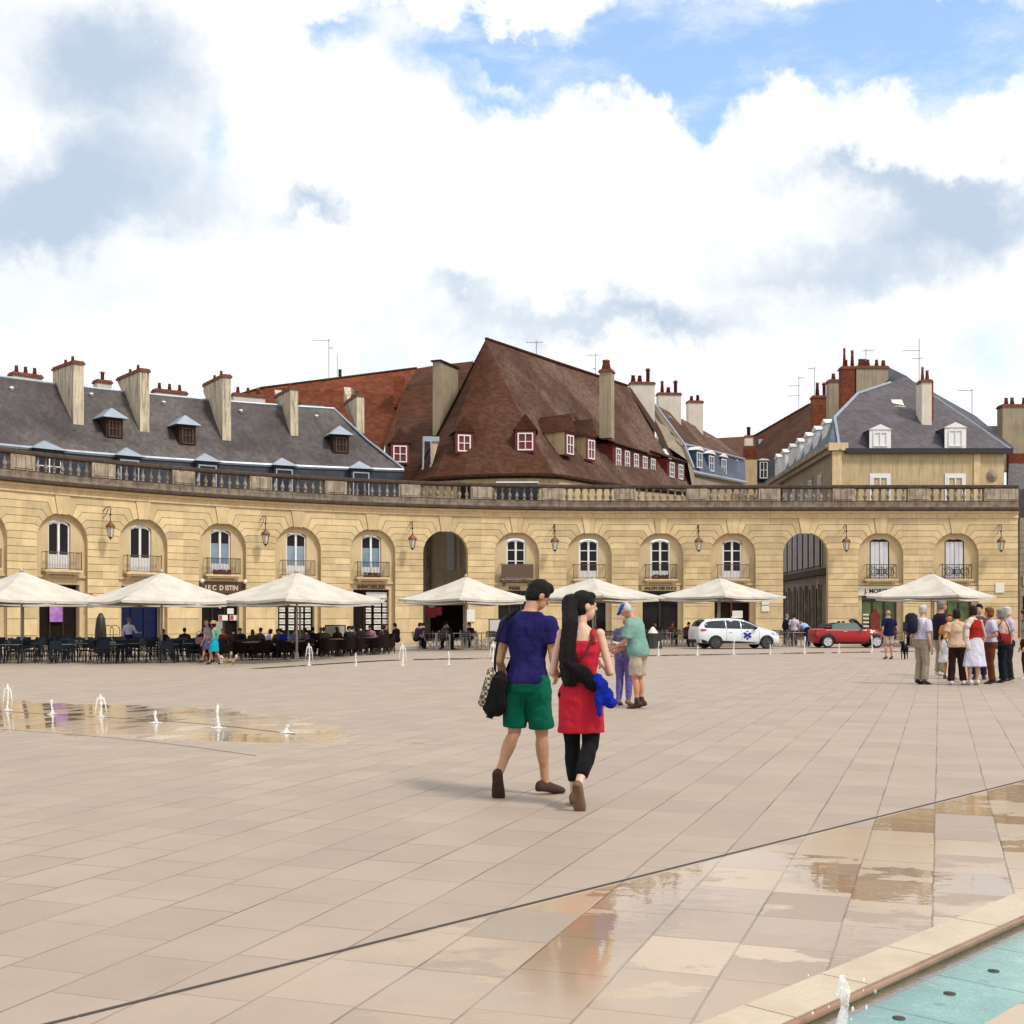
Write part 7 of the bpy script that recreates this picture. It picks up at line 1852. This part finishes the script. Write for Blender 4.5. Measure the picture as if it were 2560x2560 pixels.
# ---- waiters and people on the terraces
def spot(px, Y): c = GD(px, Y); return (c.x, c.y, c.z)
person('waiter in a white shirt standing before the navy shop', spot(322, 55.5), R(-8), 1.78, 'm', 'fair', dict(elbowR=(.07, .02, -.16), wristR=(.12, .12, -.17)), [('shirt', fab((.54, .50, .66)), dict(hem=.56, sleeve=.8)), ('trousers', fab((.012, .012, .05)), {}), ('shoes', SHOE_D)], ('crop', 'grey'), .018)
person('person in a pale pink shirt standing between the two cars', spot(1985, 66.5), R(-20), 1.70, 'm', 'fair', None, [('shirt', fab((.60, .50, .56)), dict(hem=.46, sleeve=.35, pad=.03)), ('trousers', fab((.05, .04, .06)), {}), ('shoes', SHOE_D)], ('short', 'dark'), .018)
person('person in a dark blue jacket beside the right archway', spot(1966, 68), R(-60), 1.70, 'm', 'fair', None, [('shirt', fab((.018, .024, .06)), dict(sleeve=.95)), ('trousers', fab((.02, .02, .04)), {}), ('shoes', SHOE_D)], ('crop', 'grey'), .018)
person('person in a light blue shirt bending forward behind the red convertible', spot(2018, 64.4), R(15), 1.72, 'm', 'fair', dict(arm_world=1, elbowL=(-.02, .05, -.16), wristL=(0, .08, -.28), elbowR=(.02, .05, -.16), wristR=(0, .08, -.28)), [('shirt', fab((.36, .44, .66)), dict(hem=.52, sleeve=.4, pad=.022)), ('trousers', fab((.012, .018, .08)), {}), ('shoes', SHOE_D)], ('short', 'grey'), .016, lean=R(62), girth=1.15)
person('white haired person standing behind the roof of the white car', spot(1796, 70), R(160), 1.72, 'f', 'fair', None, [('shirt', fab((.34, .30, .26)), {}), ('trousers', fab((.04, .03, .03)), {}), ('shoes', SHOE_D)], ('bob', 'white'), .02)
person('man in a blue shirt standing behind the bald man with the dog', spot(2274, 70), R(170), 1.74, 'm', 'pink', None, [('shirt', fab((.02, .02, .22)), {}), ('trousers', fab((.02, .02, .04)), {}), ('shoes', SHOE_D)], ('crop', 'brown'), .02)
SITTERS = [(585, 56.4, 30, 'm', 'dark', (.04, .02, .02), 'dark haired man in maroon seated left of the long haired woman'), (606, 58.6, 160, 'm', 'black', (.02, .02, .03), 'person in black seated left of the listings window'), (648, 57.6, -20, 'm', 'brown', (.10, .08, .07), 'person in taupe seated behind the long haired woman'), (694, 58.8, 190, 'f', 'red', (.16, .12, .10), 'auburn person in fawn seated before the listings'),
 (770, 55.4, 80, 'f', 'dark', (.05, .03, .04), 'person in plum seated near the tall forked jet'), (800, 58.8, 200, 'm', 'grey', (.06, .06, .07), 'grey haired person in charcoal left of the menu board'), (845, 58.0, 30, 'f', 'brown', (.05, .02, .02), 'long haired person in maroon right of the menu board'), (872, 55.8, -40, 'm', 'dark', (.03, .03, .035), 'man in charcoal seated at the terrace edge'),
 (905, 56.6, 40, 'm', 'black', (.025, .015, .02), 'man in black seated under the tip of the third parasol'), (948, 57.4, -60, 'f', 'dark', (.06, .04, .05), 'person in grey plum at the right end of the wicker terrace'), (968, 59.6, 120, 'm', 'brown', (.04, .03, .03), 'brown haired person before the pier left of the archway'), (1062, 61.8, 20, 'm', 'black', (.02, .015, .02), 'person in black seated left of the red café sign'), (1640, 66.5, 160, 'm', 'dark', (.04, .02, .02), 'person in dark brown seated behind the covered table'), (1680, 67.5, 190, 'f', 'red', (.20, .06, .05), 'red haired person seated before the SALON DES DUCS window'),
(412, 57.4, 170, 'f', 'dark', (.045, .02, .018), 'dark haired person in brown seated left of the parasol pole'), (462, 56.8, 20, 'm', 'dark', (.05, .018, .015), 'person in dark red seated at the edge of the navy terrace'),
           (500, 57.6, -30, 'm', 'dark', (.03, .02, .02), 'person in black seated behind the woman in turquoise'), (560, 58, 170, 'f', 'red', (.24, .07, .06), 'person in salmon seated below the brown café fascia'), (632, 55.6, 15, 'f', 'brown', (.05, .03, .02), 'long haired woman seated right of the turquoise woman'),
           (668, 54.6, -60, 'f', 'dark', (.34, .28, .46), 'person in a lilac t-shirt seated reaching over a table'), (712, 55.2, 60, 'm', 'dark', (.012, .02, .30), 'person in bright blue seated on the wicker terrace'), (732, 56.4, -120, 'm', 'dark', (.24, .20, .38), 'man in a violet shirt seated beside the person in bright blue'),
           (754, 58.4, 175, 'f', 'dark', (.30, .22, .16), 'person in beige seated before the listings window'), (782, 57.2, 10, 'm', 'black', (.02, .018, .02), 'person in black seated under the third parasol'), (815, 56.0, 30, 'm', 'brown', (.02, .025, .018), 'brown haired man in a black shirt seated at the menu board'),
           (862, 56.5, -70, 'm', 'black', (.05, .02, .025), 'person in dark red seated right of the menu board'), (886, 58.6, 120, 'f', 'blond', (.10, .07, .05), 'fair haired person seated before the IMMOBILIER door'), (928, 58, 170, 'f', 'dark', (.42, .16, .24), 'person in pink seated before the IMMOBILIER window'),
           (993, 59.0, 60, 'm', 'black', (.03, .015, .02), 'person in dark brown seated left of the open archway'), (1040, 60.2, -60, 'm', 'black', (.06, .05, .07), 'person in grey seated at the foot of the archway pier'), (1108, 58.6, -60, 'm', 'dark', (.10, .08, .14), 'person in mauve seated under the left archway'), (1128, 59.4, 100, 'm', 'black', (.015, .03, .02), 'person in dark green seated under the left archway'),
           (1176, 61.0, 160, 'f', 'dark', (.03, .015, .015), 'dark figure seated beside the fourth parasol pole'), (1262, 60, 20, 'f', 'dark', (.16, .02, .02), 'person in red seated just left of the man with the bag'), (1585, 64.6, 0, 'f', 'brown', (.14, .03, .03), 'person in dark red seated behind the couple with the map'), (1716, 64.6, 200, 'm', 'dark', (.09, .02, .02), 'person in maroon seated at the rear of the white car'),
           (2290, 67.3, 40, 'm', 'dark', (.02, .02, .18), 'person in royal blue seated behind the white haired man')]
for i, (px, Y, a, sx, hr, c, lb) in enumerate(SITTERS):
    person(lb, spot(px, Y), R(a), 1.70 if sx == 'm' else 1.62, sx, 'fair', dict(elbowL=(-.04, .05, -.165), wristL=(.03, .19, -.18), elbowR=(.04, .05, -.165), wristR=(-.02, .18, -.20)), [('shirt', fab(c), dict(hem=.49, sleeve=.4, pad=.02)), ('trousers', fab((.025, .02, .03)), {}), ('shoes', SHOE_D)], ('long' if hr == 'brown' and sx == 'f' else ('bob' if sx == 'f' else 'short'), hr), .022, (0, R(-6)), R(6 + (i * 7) % 13), 1.0, True)
